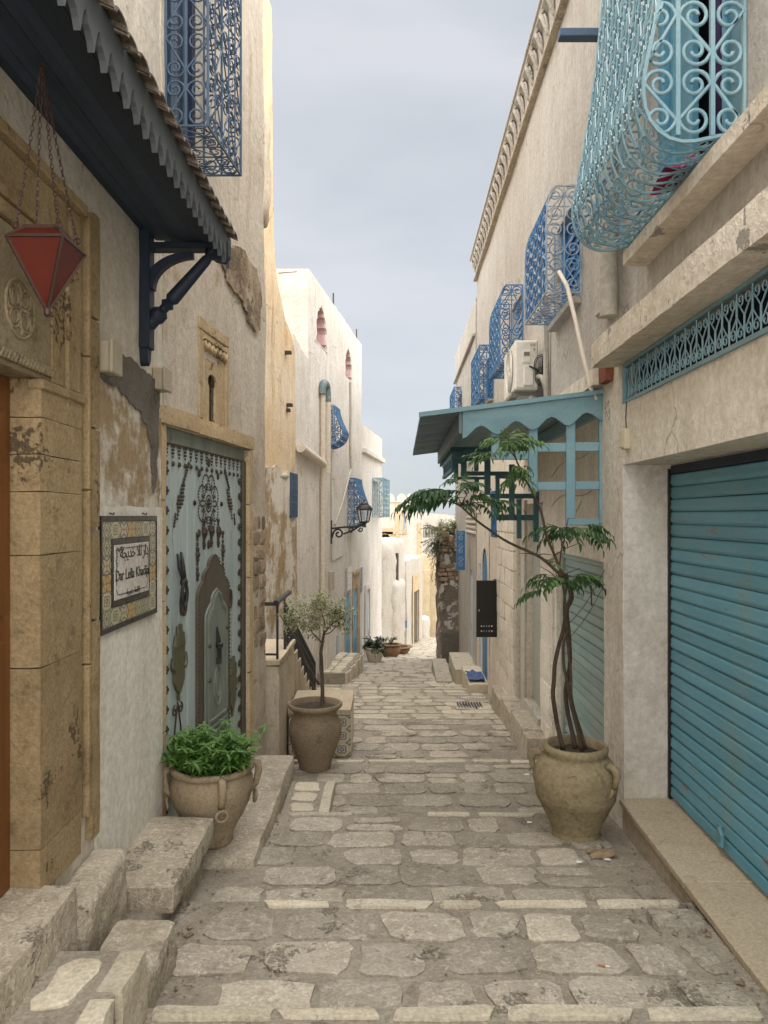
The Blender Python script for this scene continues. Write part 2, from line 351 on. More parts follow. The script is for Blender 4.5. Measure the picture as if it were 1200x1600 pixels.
M = dict(
    plaster_left=plaster('left_plaster', (.66, .61, .53), (.58, .52, .43), (.40, .29, .17), .8, (.33, .25, .17), .70, .6, off=(2, 0, 1)),
    plaster_low=plaster('smooth_white_plaster', (.72, .69, .62), (.66, .62, .54), (.44, .35, .23), .45, (.36, .28, .2), .78, .25, False, .2),
    stained=plaster('stained_plaster', (.66, .62, .55), (.60, .54, .45), (.33, .23, .12), .9, (.36, .27, .16), .66, .95, False, .5, off=(6, 4, 3), bl_=(.47, .58)),
    plaster_up=plaster('tan_upper_plaster', (.60, .53, .44), (.50, .43, .34), (.36, .25, .14), .75, (.28, .21, .14), .67, .7, off=(5, 2, 8), pit=(.44, .5)),
    plaster_shop=plaster('shop_front_plaster', (.75, .69, .59), (.68, .61, .51), (.40, .31, .2), .6, (.36, .32, .27), .665, .35, off=(2, 6, 2)),  # paler than the upper storey to make up for dim light low down
    peeling=plaster('peeling_slab_plaster', (.74, .67, .57), (.66, .58, .47), (.40, .31, .2), .7, (.33, .295, .25), .60, .6, off=(7, 3, 2), bump=.8),
    eroded=plaster('eroded_render', (.46, .38, .28), (.38, .30, .21), (.22, .15, .09), .8, (.17, .125, .085), .56, .6, True, 1.0, off=(1, 1, 4), bl_=(.48, .6), pit=(.36, .42)),
    roof_tin=painted('corrugated_roof_metal', (.22, .28, .31), (.16, .21, .24), (.14, .12, .10), .68, 9., .42, .1, metal=.65),
    sawboard=painted('grey_saw_tooth_board', (.085, .095, .10), (.065, .075, .08), (.11, .10, .08), .68, 9., .6, .15),
    plaster_right=plaster('cream_plaster', (.49, .455, .405), (.43, .395, .35), (.36, .28, .19), .55, (.34, .30, .25), .68, .3, off=(1, 6, 2)),  # darkened to offset the stronger light on the upper storey
    plaster_yellow=plaster('ochre_plaster', (.70, .52, .32), (.73, .62, .46), (.42, .27, .13), .8, (.54, .42, .29), .70, .9, off=(3, 3, 3)),
    plaster_white=plaster('limewash', (.72, .685, .63), (.65, .61, .55), (.52, .41, .27), .5, (.46, .36, .25), .695, .55, off=(8, 1, 0)),
    plaster_far=plaster('far_limewash', (.50, .465, .41), (.46, .42, .36), (.52, .40, .25), .5, (.46, .34, .21), .73, .4, off=(0, 4, 0)),
    plaster_pale_ochre=plaster('pale_ochre_wall', (.46, .37, .235), (.47, .40, .28), (.46, .33, .19), .6, (.5, .36, .2), .74, .6, off=(0, 4, 6)),  # own pale ochre of the wall at the bend
    pillar=plaster('grey_white_plaster', (.64, .60, .53), (.57, .52, .45), (.36, .29, .2), .5, (.17, .12, .08), .69, .4, False, .35, off=(4, 4, 1)),
    concrete=plaster('terrace_render', (.52, .45, .35), (.44, .37, .275), (.23, .165, .10), .9, (.34, .26, .17), .74, .7, off=(9, 2, 0)),
    pink=plaster('pink_limewash', (.62, .43, .425), (.58, .39, .39), (.5, .3, .28), .3, (.6, .4, .38), .85, .3, False, .15),
    cement=stonem('grey_cement', (.17, .15, .125), (.13, .115, .095), jit=0, pit=.2, bump=.5),
    jamb=stonem('brown_door_stone', (.36, .265, .145), (.26, .185, .098), (.115, .078, .042), .08, .8, .5),
    carved=stonem('carved_panel_stone', (.33, .265, .17), (.27, .21, .125), (.14, .1, .06), .03, .25, .35),
    lintel=stonem('honey_stone', (.54, .41, .25), (.47, .34, .19), (.2, .14, .08), .08, .6, .5),
    step=stonem('worn_step_stone', (.49, .425, .33), (.39, .33, .245), (.19, .155, .11), .08, .35, 1.0, pale=(.64, .57, .46)),
    slab=stonem('marble_ledge', (.47, .39, .28), (.42, .34, .235), (.3, .23, .15), .04, .1, .12),
    paver=stonem('paving_stone', (.44, .39, .315), (.345, .30, .235), (.19, .16, .125), .18, .35, .9, pale=(.58, .52, .42)),
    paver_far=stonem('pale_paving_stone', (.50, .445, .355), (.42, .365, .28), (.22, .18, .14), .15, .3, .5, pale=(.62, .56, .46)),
    pier=flat('grey_green_pier_paint', (.36, .37, .31), .8, nz=.35),
    glass_dark=flat('navy_window_paint', (.012, .022, .05), .4, nz=.3),
    nosing=stonem('pale_nosing_stone', (.60, .54, .42), (.52, .455, .34), (.24, .19, .13), .14, .3, .5, pale=(.60, .53, .41)),
    mortar=stonem('street_mortar', (.355, .31, .245), (.27, .235, .185), (.15, .125, .095), 0, .35, .8, pale=(.40, .35, .275)),
    rubble=stonem('rubble_stone', (.42, .32, .22), (.27, .20, .135), (.10, .08, .06), .25, .6, .9),
    ashlar=stonem('whitewashed_ashlar', (.78, .72, .62), (.70, .63, .52), (.45, .34, .22), .06, .25, .5),
    terracotta_pale=stonem('pale_clay', (.36, .285, .19), (.29, .225, .145), (.14, .1, .06), 0, .15, .3),
    crnstone=stonem('weathered_cornice', (.50, .46, .40), (.42, .38, .325), (.2, .165, .13), .08, .4, .5),
    soffit=painted('dark_blue_soffit', (.028, .042, .066), (.02, .032, .05), (.04, .04, .04), .7, 9., .6, .15, jit=.25),
    terracotta=stonem('old_clay', (.27, .205, .135), (.205, .155, .10), (.12, .085, .05), 0, .15, .3),
    terracotta_green=stonem('mossy_clay', (.315, .255, .15), (.245, .19, .115), (.15, .145, .06), 0, .25, .4, .6, stretch=(1, 1, 4)),
    clay_red=stonem('dull_red_clay', (.27, .16, .09), (.21, .125, .07), (.1, .06, .04), .1, .15, .3),
    earth=stonem('dry_earth', (.075, .055, .038), (.05, .037, .026), jit=0, bump=.9),
    brick=stonem('red_hollow_brick', (.22, .08, .045), (.15, .055, .035), (.06, .03, .02), .1, .3, .4),
    teal=painted('teal_shutter_paint', (.095, .275, .355), (.13, .32, .395), (.19, .18, .145), .605, 6., .42, .12, stretch=(.5, .5, 3), jit=.08, streakc=(.20, .27, .25)),
    teal_dull=painted('dull_green_shutter_paint', (.28, .37, .345), (.235, .33, .31), (.34, .30, .21), .66, 7., .5, .12, stretch=(.5, .5, 3), jit=.08, streakc=(.33, .34, .28)),
    aqua=painted('aqua_iron_paint', (.25, .39, .43), (.17, .30, .36), (.28, .22, .15), .63, 30., .45, .12),
    aqua_wood=painted('aqua_wood_paint', (.215, .345, .385), (.16, .29, .335), (.24, .21, .15), .655, 9., .55, .15, stretch=(1, 1, 2)),
    awning_shaded=painted('shaded_aqua_wood_paint', (.055, .145, .175), (.045, .12, .15), (.11, .11, .09), .72, 9., .55, .12),  # shaded copy of the aqua wood paint: shade is in the colour
    fascia_teal=painted('scalloped_board_paint', (.17, .285, .31), (.12, .22, .25), (.22, .20, .15), .67, 7., .5, .15, stretch=(1, 1, 3)),
    blue=painted('blue_iron_paint', (.05, .165, .33), (.04, .13, .27), (.36, .30, .24), .62, 30., .45, .12),
    blue_rust=painted('rusty_blue_white_iron', (.36, .37, .37), (.13, .24, .38), (.22, .12, .065), .60, 30., .6, .12),
    blue_grey=painted('grey_blue_iron', (.06, .10, .16), (.045, .08, .13), (.17, .14, .11), .69, 34., .5, .12),
    blue_wood=painted('blue_door_paint', (.035, .15, .33), (.045, .18, .37), (.2, .2, .18), .72, 9., .5, .1),
    light_blue=painted('light_blue_door_paint', (.10, .30, .42), (.12, .34, .46), (.3, .28, .22), .72, 9., .5, .1),
    pale_blue=painted('faded_blue_paint', (.40, .47, .54), (.35, .42, .5), (.45, .38, .3), .7, 9., .5, .1),
    navy=painted('dark_navy_wood', (.013, .022, .040), (.010, .016, .030), (.03, .03, .03), .7, 9., .6, .15, jit=.2),
    tin=painted('dark_corrugated_tin', (.15, .185, .20), (.11, .145, .165), (.14, .12, .1), .68, 9., .5, .1),
    rooftile=stonem('grey_brown_roof_tile', (.22, .18, .14), (.15, .125, .10), (.07, .06, .05), .22, .3, .5),
    iron=painted('black_iron', (.018, .018, .02), (.026, .025, .025), (.07, .045, .03), .7, 30., .5, .15),
    stud=painted('rusty_stud_iron', (.045, .030, .022), (.06, .038, .026), (.1, .055, .03), .66, 40., .6, .2),
    wicket=painted('worn_grey_green_wood', (.21, .235, .195), (.155, .17, .14), (.09, .075, .055), .62, 9., .7, .25, stretch=(3, 3, .5)),
    oldwood=painted('worn_brown_wood', (.105, .085, .06), (.08, .065, .045), (.05, .04, .03), .62, 12., .8, .3, stretch=(4, 4, .3)),
    doorplank=painted('pale_green_door_paint', (.42, .485, .465), (.34, .405, .395), (.22, .19, .135), .60, 6., .65, .25, stretch=(4, 4, .35), jit=.06, streakc=(.22, .30, .31)),
    hamsa=painted('olive_brass', (.105, .10, .052), (.075, .07, .036), (.06, .055, .03), .62, 20., .5, .2),
    varnish=painted('orange_varnished_wood', (.20, .075, .02), (.13, .045, .012), (.07, .025, .008), .62, 5., .4, .15, stretch=(9, 9, .3)),
    lantern_frame=painted('brown_lantern_metal', (.055, .03, .022), (.075, .035, .024), (.1, .06, .03), .7, 40., .5, .15),
    plastic=flat('ivory_plastic', (.55, .48, .34), .55),
    boxgrey=flat('beige_cover', (.42, .36, .26), .6),
    ac=flat('ivory_metal', (.68, .63, .54), .5, nz=.25),
    acdark=flat('dark_vent', (.17, .155, .13), .6),
    pipe=flat('grey_pipe', (.46, .42, .35), .6, nz=.5),
    pipewhite=flat('white_pipe', (.66, .58, .47), .6, nz=.4),
    hose=flat('white_hose', (.62, .55, .45), .6),
    pipegreen=painted('green_pipe_elbow', (.12, .17, .18), (.15, .2, .2), (.4, .36, .3), .6, 9., .5),
    black=flat('black_metal', (.02, .019, .018), .5, nz=.3),
    dark=flat('dark_interior', (.012, .012, .014), .9, nz=0),
    ink=flat('black_ink', (.018, .015, .013), .6, nz=0),
    glass=flat('dark_glass', (.02, .03, .05), .12, 0, .6, nz=0),
    purple=flat('dark_purple_curtain', (.045, .022, .075), .9),
    magenta=flat('magenta_cloth', (.30, .02, .11), .9),
    blackglaze=flat('black_glazed_tile', (.022, .02, .018), .22, 0, .5, nz=.3),
    marble=stonem('white_marble', (.62, .58, .52), (.52, .48, .43), (.34, .31, .28), 0, 0, .05, .5),
    bark=stonem('brown_bark', (.10, .068, .045), (.065, .045, .03), (.03, .02, .015), 0, .2, .8),
    bark_grey=stonem('grey_bark', (.13, .105, .08), (.09, .07, .052), (.04, .03, .022), 0, .2, .8),
    leaf=leafm('green_leaf', (.03, .078, .024), (.05, .115, .035)),
    leaf_light=leafm('light_green_leaf', (.085, .165, .05), (.12, .20, .06)),
    leaf_herb=leafm('herb_leaf', (.10, .22, .045), (.16, .30, .065)),
    leaf_var=leafm('variegated_leaf', (.13, .155, .06), (.22, .225, .11), rim=(.50, .48, .30)),
    leaf_dry=leafm('dry_grass', (.22, .22, .08), (.15, .18, .06)),
    leaf_dark=leafm('dark_leaf', (.03, .06, .025), (.045, .085, .03)),
    grass=leafm('wall_shrub', (.10, .125, .06), (.14, .16, .08)),
    paper=flat('white_paper', (.75, .74, .7), .8, nz=.1),
    card=flat('brown_cardboard', (.30, .22, .13), .9),
    rag=flat('blue_cloth', (.09, .13, .27), .9, nz=.6),
    cigar=flat('orange_filter', (.45, .17, .05), .8),
)
def lampglass():
    b = NB('lamp_glass'); b.done((.8, .8, .78), .15, 0, .5)
    b.bs.inputs['Transmission Weight'].default_value = .85
    return b.m
M['lampglass'] = lampglass()
def redglass():
    b = NB('red_lantern_pane')
    col = b.mix(b.ramp(b.noise(5, 4, .6), .3, .7), (.10, .018, .013), (.15, .030, .020))
    b.done(col, .3, 0, .4)
    tl = b.n('ShaderNodeBsdfTranslucent'); b.l(col, tl.inputs[0])
    ms = b.n('ShaderNodeMixShader'); ms.inputs[0].default_value = .18
    b.l(b.bs.outputs[0], ms.inputs[1]); b.l(tl.outputs[0], ms.inputs[2]); b.l(ms.outputs[0], b.out.inputs[0])
    return b.m
M['redglass'] = redglass()

def glazed(name, base, c1, c2, scale, kind=0):
    """patterned ceramic tile; the pattern is in each tile's own space"""
    b = NB(name)
    t = b.n('ShaderNodeTexCoord'); v = t.outputs['UV']
    mp = b.n('ShaderNodeMapping'); b.l(v, mp.inputs[0]); mp.inputs['Location'].default_value = (-.5, -.5, 0)
    ab = b.n('ShaderNodeVectorMath'); ab.operation = 'ABSOLUTE'; b.l(mp.outputs[0], ab.inputs[0])
    sx = b.n('ShaderNodeSeparateXYZ'); b.l(ab.outputs[0], sx.inputs[0])
    x, y = sx.outputs[0], sx.outputs[1]
    mxm = b.math('MAXIMUM', x, y); mnm = b.math('MINIMUM', x, y)
    r = b.math('SQRT', b.math('ADD', b.math('MULTIPLY', x, x), b.math('MULTIPLY', y, y)))
    def band(f, c, w): return b.math('LESS_THAN', b.math('ABSOLUTE', b.math('SUBTRACT', f, c)), w)
    if kind == 0:      # lobed ring with corner sprigs
        pet = b.math('ADD', r, b.math('MULTIPLY', b.math('SINE', b.math('MULTIPLY', mnm, 24)), .05))
        m1 = band(pet, .30, .035); m2 = band(r, .12, .05); m3 = band(b.math('ADD', x, y), .82, .07)
    elif kind == 1:    # eight-ray star
        m1 = band(b.math('MULTIPLY', mnm, b.math('SUBTRACT', .5, mxm)), .0, .008); m2 = band(r, .08, .05); m3 = band(b.math('ADD', x, y), .5, .05)
    elif kind == 2:    # crossed shields
        m1 = band(b.math('ADD', mxm, b.math('MULTIPLY', mnm, -.6)), .26, .05); m2 = b.math('LESS_THAN', b.math('MULTIPLY', x, y), .006); m3 = band(r, .56, .05)
    else:              # leaf lattice
        m1 = band(b.math('SINE', b.math('MULTIPLY', b.math('ADD', x, b.math('MULTIPLY', y, .6)), 22)), .8, .3)
        m2 = band(b.math('SINE', b.math('MULTIPLY', b.math('SUBTRACT', x, b.math('MULTIPLY', y, 1.6)), 18)), .85, .2); m3 = band(mxm, .42, .02)
    col = b.mix(m1, base, c1); col = b.mix(m2, col, c2); col = b.mix(b.math('MULTIPLY', m3, .8), col, c1)
    col = b.mix(b.ramp(b.noise(30, 4, .6), .5, .75, 0, .35), col, base)
    return b.done(col, .28, 0, .45)
_bs = (.47, .42, .27)
TILES = [glazed('tile_green_lobes', _bs, (.075, .085, .07), (.09, .12, .09), 1, 0), glazed('tile_yellow_star', (.46, .34, .15), (.22, .10, .04), (.28, .17, .06), 1, 1),
         glazed('tile_blue_shield', _bs, (.055, .06, .10), (.30, .17, .07), 1, 2), glazed('tile_leaf', _bs, (.10, .11, .085), (.13, .14, .10), 1, 3)]
TILE_BLUE = glazed('tile_cobalt', (.03, .05, .22), (.3, .34, .45), (.02, .03, .15), 1, 0)
TILE_WHITE = glazed('tile_white_grey', (.62, .58, .5), (.2, .22, .28), (.4, .4, .42), 1, 3)
TILE_STEP = glazed('tile_dado', (.5, .44, .33), (.10, .07, .05), (.12, .16, .22), 1, 0)

def uvquad(me):
    """UV 0..1 over the front of a tile from its own extents"""
    uv = me.uv_layers.new(name='uv')
    ax = sorted(range(3), key=lambda i: max(v.co[i] for v in me.vertices) - min(v.co[i] for v in me.vertices))[1:]
    ax = sorted(ax)
    lo = [min(v.co[i] for v in me.vertices) for i in ax]; hi = [max(v.co[i] for v in me.vertices) for i in ax]
    for p in me.polygons:
        for li in p.loop_indices:
            c = me.vertices[me.loops[li].vertex_index].co
            uv.data[li].uv = ((c[ax[0]] - lo[0]) / (hi[0] - lo[0]), (c[ax[1]] - lo[1]) / (hi[1] - lo[1]))

# ------------------------------------------------------------ walls
def frange(a, b, step):
    n = max(1, int(math.ceil((b - a) / step - 1e-6)))
    return [a + (b - a) * i / n for i in range(n + 1)]

def wall(name, mat, parent, fr, u0, u1, z0, z1, holes=(), depth=.25, th=3., res=.22, amp=.012, top=None, seed=0., rag=0., d0=0., kind=None, ends=True):
    """masonry wall: uneven front, real openings with reveals, flat roof and ends th deep"""
    ub = sorted({u0, u1} | {x for h in holes for x in h[:2] if u0 < x < u1})
    zb = sorted({z0, z1} | {x for h in holes for x in h[2:4] if z0 < x < z1})
    us = [u0]; zs = [z0]
    for a, b in zip(ub, ub[1:]): us += frange(a, b, res)[1:]
    for a, b in zip(zb, zb[1:]): zs += frange(a, b, res)[1:]
    nu, nz = len(us), len(zs)
    hm = [[None] * (nz - 1) for _ in range(nu - 1)]
    for i in range(nu - 1):
        for j in range(nz - 1):
            cu, cz = (us[i] + us[i + 1]) / 2, (zs[j] + zs[j + 1]) / 2
            for h in holes:
                if h[0] < cu < h[1] and h[2] < cz < h[3]: hm[i][j] = h
    b = MB(); P = {}
    def pt(i, j):
        u, z = us[i], zs[j]
        d = d0 + amp * 1.4 * n1(u * .8 + seed, z * .8, seed) + amp * .5 * n1(u * 3 + seed, z * 3, 4)
        if top:
            t = max(0, (z - (z1 - 1.2)) / 1.2)
            z = z + (top(u) - z1) * t * t * (3 - 2 * t)
        if rag and (i == 0 or i == nu - 1):
            u += rag * (n1(z * 1.1 + seed, 7.3) + .6 * n1(z * 3.1, seed + 2))
        return (u, d, z)
    fr_v = [[None] * nz for _ in range(nu)]
    vs = []; fs = []
    def V(p): vs.append(p); return len(vs) - 1
    for i in range(nu):
        for j in range(nz): fr_v[i][j] = V(pt(i, j))
    for i in range(nu - 1):
        for j in range(nz - 1):
            if hm[i][j] is None: fs.append((fr_v[i][j], fr_v[i + 1][j], fr_v[i + 1][j + 1], fr_v[i][j + 1]))
    def rev(a, c, dep):
        pa, pc = vs[a], vs[c]
        k = [V(pa), V(pc), V((pc[0], d0 - dep, pc[2])), V((pa[0], d0 - dep, pa[2]))]
        fs.append(tuple(k))
    for i in range(nu - 1):
        for j in range(nz - 1):
            h = hm[i][j]
            if h is None: continue
            dep = h[4] if len(h) > 4 else depth
            if i == 0 or hm[i - 1][j] is None: rev(fr_v[i][j], fr_v[i][j + 1], dep)
            if i == nu - 2 or hm[i + 1][j] is None: rev(fr_v[i + 1][j], fr_v[i + 1][j + 1], dep)
            if j == 0 or hm[i][j - 1] is None: rev(fr_v[i][j], fr_v[i + 1][j], dep)
            if j == nz - 2 or hm[i][j + 1] is None: rev(fr_v[i][j + 1], fr_v[i + 1][j + 1], dep)
    for i in range(nu - 1): rev(fr_v[i][nz - 1], fr_v[i + 1][nz - 1], th)
    if ends:
        for j in range(nz - 1): rev(fr_v[0][j], fr_v[0][j + 1], th); rev(fr_v[nu - 1][j], fr_v[nu - 1][j + 1], th)
    b.v, b.f = vs, fs
    o = b.build(name, mat, parent, fr, smooth=35, normals=False, kind=kind)
    return o

def bx(name, mat, parent, fr, a0, a1, b0, b1, c0, c1, bevel=.004, jit=0., label=None, kind=None):
    return MB().box(a0, a1, b0, b1, c0, c1, jit).build(name, mat, parent, fr, bevel=bevel, label=label, kind=kind)

def rough_block(name, mat, parent, fr, a0, a1, b0, b1, c0, c1, amp=.012, res=.09, rnd=.03, seed=0., kind=None, label=None):
    """a hewn block: subdivided box, rounded and knocked about"""
    b = MB()
    A, B, C = frange(a0, a1, res), frange(b0, b1, res), frange(c0, c1, res)
    idx = {}
    def V(i, j, k):
        key = (i, j, k)
        if key not in idx:
            p = Vector((A[i], B[j], C[k]))
            q = Vector((min(max(p.x, a0 + rnd), a1 - rnd), min(max(p.y, b0 + rnd), b1 - rnd), min(max(p.z, c0 + rnd), c1 - rnd)))
            dv = p - q
            if dv.length > 1e-6: p = q + dv.normalized() * rnd
            nv = noise.noise_vector(Vector((p.x * 2.3 + seed, p.y * 2.3, p.z * 2.3 + seed))) + .5 * noise.noise_vector(Vector((p.x * 9 + seed, p.y * 9, p.z * 9))) + .3 * noise.noise_vector(Vector((p.x * 23 + seed, p.y * 23, p.z * 23)))
            p = p + nv * amp
            idx[key] = len(b.v); b.v.append(tuple(p))
        return idx[key]
    na, nb_, nc = len(A) - 1, len(B) - 1, len(C) - 1
    for i in range(na):
        for j in range(nb_):
            b.f.append((V(i, j, 0), V(i + 1, j, 0), V(i + 1, j + 1, 0), V(i, j + 1, 0)))
            b.f.append((V(i, j, nc), V(i + 1, j, nc), V(i + 1, j + 1, nc), V(i, j + 1, nc)))
    for i in range(na):
        for k in range(nc):
            b.f.append((V(i, 0, k), V(i + 1, 0, k), V(i + 1, 0, k + 1), V(i, 0, k + 1)))
            b.f.append((V(i, nb_, k), V(i + 1, nb_, k), V(i + 1, nb_, k + 1), V(i, nb_, k + 1)))
    for j in range(nb_):
        for k in range(nc):
            b.f.append((V(0, j, k), V(0, j + 1, k), V(0, j + 1, k + 1), V(0, j, k + 1)))
            b.f.append((V(na, j, k), V(na, j + 1, k), V(na, j + 1, k + 1), V(na, j, k + 1)))
    return b.build(name, mat, parent, fr, smooth=50, kind=kind, label=label)

# ------------------------------------------------------------ scrolls for the window cages
def spiral(cx, cy, r, a0, turns, dirn, n=16):
    return [(cx + r * (1 - .78 * i / n) * cos(a0 + dirn * turns * 2 * pi * i / n), cy + r * (1 - .78 * i / n) * sin(a0 + dirn * turns * 2 * pi * i / n)) for i in range(n + 1)]
def s_scroll(w, h, n=12):
    """S-shaped scroll, centred, w x h"""
    r = w / 2
    r = min(r, h * .27)
    top = spiral(0, h / 2 - r, r, pi, 1.45, -1, n)          # starts at the left, winds over the top
    bot = [(-x, -y) for x, y in top]
    return top[::-1] + bot
def c_scroll(w, h, n=12):
    r = min(w / 2, h * .27)
    top = spiral(0, h / 2 - r, r, pi, 1.45, -1, n)
    bot = [(x, -y) for x, y in top]
    return top[::-1] + bot
# ================================================================= the street
EDGES = [.2, 1.7, 2.9, 3.94, 5.61, 7.46, 10.27, 13.74]
RISE = .075
def lip(Y): return -1.59 - .12 * Y
def G(Y):
    """height of the paving: sloping treads with a drop after each pale nosing row"""
    if Y <= EDGES[0]: return lip(Y)
    for a, b in zip(EDGES, EDGES[1:]):
        if a < Y <= b:
            t = (Y - a) / (b - a)
            return (lip(a) - RISE) * (1 - t) + lip(b) * t
    if Y < 17: 
        t = (Y - EDGES[-1]) / (17 - EDGES[-1])
        return (lip(EDGES[-1]) - RISE) * (1 - t) + lip(17) * t
    if Y < 40: return lip(Y)
    return lip(40) - .1 * (Y - 40) if Y < 120 else lip(40) - 8 - .02 * (Y - 120)
def street_left(Y):
    if Y < 3.2: return -1.05
    if Y < 4.6: return -1.06
    if Y < 6.55: return -.80
    if Y < 11.8: return -1.04
    if Y < 24: return -3.298 + .13 * Y + .12
    return -.2 + .26 * (Y - 24)
def street_right(Y):
    if Y < 18.8: return 1.58 + .0228 * Y - .03
    return 1.5 if Y < 21 else 1.7 + .18 * (Y - 21)

ys = [-3., -1.5]
for y in frange(0, 16, .11): ys.append(y)
ys += frange(16.4, 45, .6) + frange(47, 120, 5) + [200, 320]
for e in EDGES: ys += [e, e + .012]
ys = sorted(set(round(y, 4) for y in ys))
xs = [-60, -30, -14, -7, -4.5, -3] + frange(-2.2, 2.5, .11) + [3.2, 4.5, 7, 14, 30, 60]
b = MB()
for y in ys:
    for x in xs:
        z = G(y)
        if -2.2 <= x <= 2.5 and y < 17: z += .006 * n1(x * 2.1, y * 2.1) + .004 * n1(x * 7, y * 7, 3) - .004
        z += .05 * max(0, abs(x) - 2.4) * 0
        b.v.append((x, y, z))
nx = len(xs)
for j in range(len(ys) - 1):
    for i in range(nx - 1): b.f.append((j * nx + i, j * nx + i + 1, (j + 1) * nx + i + 1, (j + 1) * nx + i))
street = b.build('street', M['mortar'], smooth=30, kind='structure', normals=False)
street['_o'] = (0, 0, 0)
sea = MB().add([(-3000, 310, -17), (3000, 310, -17), (3000, 5000, -17), (-3000, 5000, -17)], [(0, 1, 2, 3)]).build(
    'sea', flat('sea_water', (.10, .16, .2), .15, 0, .5), kind='structure', normals=False)

def stone_mesh(mb, x0, x1, y0, y1, h, seed, npt=12, wob=.012, cz=G):
    """one worn paving stone: irregular outline, softened rim, uneven top"""
    cx, cy, hx, hy = (x0 + x1) / 2, (y0 + y1) / 2, (x1 - x0) / 2, (y1 - y0) / 2
    jx = min(.035, hx * .2); jy = min(.028, hy * .16)
    cn_ = [(sx * hx + random.uniform(-jx, jx * .5) * sx, sy * hy + random.uniform(-jy, jy * .4) * sy) for sx, sy in ((-1, -1), (1, -1), (1, 1), (-1, 1))]
    ring = []
    for k in range(4):
        a, c = Vector(cn_[k]), Vector(cn_[(k + 1) % 4]); L_ = (c - a).length
        n_in = random.uniform(.10, .22) if hy > .06 else .08
        o_ = Vector(((c - a).y, -(c - a).x)).normalized()
        for t in ((n_in, .36, .66, 1 - n_in) if npt > 8 else (.14, .86)):
            q = a.lerp(c, t) + o_ * (random.uniform(-.016, .008) * (1 if hy > .06 else .35))
            ring.append((cx + q.x, cy + q.y))
    npt = len(ring)
    tilt = (random.uniform(-.004, .004), random.uniform(-.004, .004))
    vs = []
    def Z(x, y, dz):
        yy = min(max(y, y0), y1)
        return cz(yy) + dz + tilt[0] * (x - cx) / max(hx, .01) + tilt[1] * (y - cy) / max(hy, .01)
    for x, y in ring: vs.append((x, y, Z(x, y, -.03)))
    for x, y in ring: vs.append((x, y, Z(x, y, h * .55 + random.uniform(-.001, .001))))
    for x, y in ring:
        q = .93 + random.uniform(-.05, .02); X, Y_ = cx + (x - cx) * q, cy + (y - cy) * q
        vs.append((X, Y_, Z(X, Y_, h + random.uniform(-.002, .002))))
    for x, y in ring[::2]:
        q = .5; X, Y_ = cx + (x - cx) * q, cy + (y - cy) * q
        vs.append((X, Y_, Z(X, Y_, h + random.uniform(-.003, .003))))
    n = npt; fs = []
    for k in range(n):
        j = (k + 1) % n
        fs += [(k, j, n + j, n + k), (n + k, n + j, 2 * n + j, 2 * n + k)]
    m = n // 2
    for k in range(m):
        a, c2, d_ = 2 * n + 2 * k, 2 * n + 2 * k + 1, 2 * n + (2 * k + 2) % n
        i0, i1 = 3 * n + k, 3 * n + (k + 1) % m
        fs += [(a, c2, i0), (c2, i1, i0), (c2, d_, i1)]
    fs.append(tuple(3 * n + k for k in range(m)))
    mb.add(vs, fs)

rows = []      # (y0, y1, kind)
for a, b_ in zip(EDGES[1:], EDGES[2:]):
    nosed = .085 if b_ < 6 else .105
    L = b_ - nosed - .03 - (a + .05)
    nr = max(2, round(L / (.29 if b_ < 6 else .36)))
    for i in range(nr):
        rows.append((a + .05 + L * i / nr, a + .05 + L * (i + 1) / nr, 'paving_stone'))
    rows.append((b_ - nosed, b_ - .004, 'nosing_stone'))
y = EDGES[-1] + .05
while y < 37:
    rows.append((y, y + .42, 'paving_stone')); y += .42
count = 0
far = MB()
for r0, r1, kd in rows:
    if r1 < 2.0: continue
    xl, xr = street_left(r0) + .03, street_right(r0) - .06
    nos = kd == 'nosing_stone'
    x = xl + random.uniform(0, .12)
    while x < xr - .12:
        w = random.uniform(.24, .50) if not nos else random.uniform(.26, .58)
        if r0 > 9: w *= 1.15
        w = min(w, xr - x)
        gap = random.uniform(.008, .038) if not nos else random.uniform(.01, .07)
        skip = random.random() < (.05 if not nos else .06)
        edge = min(x - xl, xr - x - w) < .15
        if edge and random.random() < .3 and r0 < 9: skip = True
        if w > .14 and not skip:
            g = random.uniform(.003, .015) if not nos else random.uniform(.0, .012)
            yj = random.uniform(-.02, .02) if not nos else 0
            ymid = r0 + yj
            split = (not nos) and random.random() < .12 and r1 - r0 > .3
            segs = [(ymid + g, r1 + yj - g)] if not split else [(ymid + g, ymid + (r1 - r0) * .5 - .01), (ymid + (r1 - r0) * .5 + .015, r1 + yj - g)]
            for s0, s1 in segs:
                s1 = min(s1, r1 + .01)
                h = random.uniform(.003, .012) if not nos else random.uniform(.010, .020)
                pale = nos and random.random() < .93
                if count < 285:
                    mb = MB(); stone_mesh(mb, x + gap / 2, x + w - gap / 2, s0, s1, h, count)
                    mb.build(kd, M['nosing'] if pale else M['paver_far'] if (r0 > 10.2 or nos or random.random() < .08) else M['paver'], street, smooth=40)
                    count += 1
                else:
                    stone_mesh(far, x + gap / 2, x + w - gap / 2, s0, s1, h + .006, count, npt=8)
        x += w
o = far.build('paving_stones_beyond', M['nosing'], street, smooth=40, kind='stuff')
o.data.materials.clear(); o.data.materials.append(M['paver_far'])

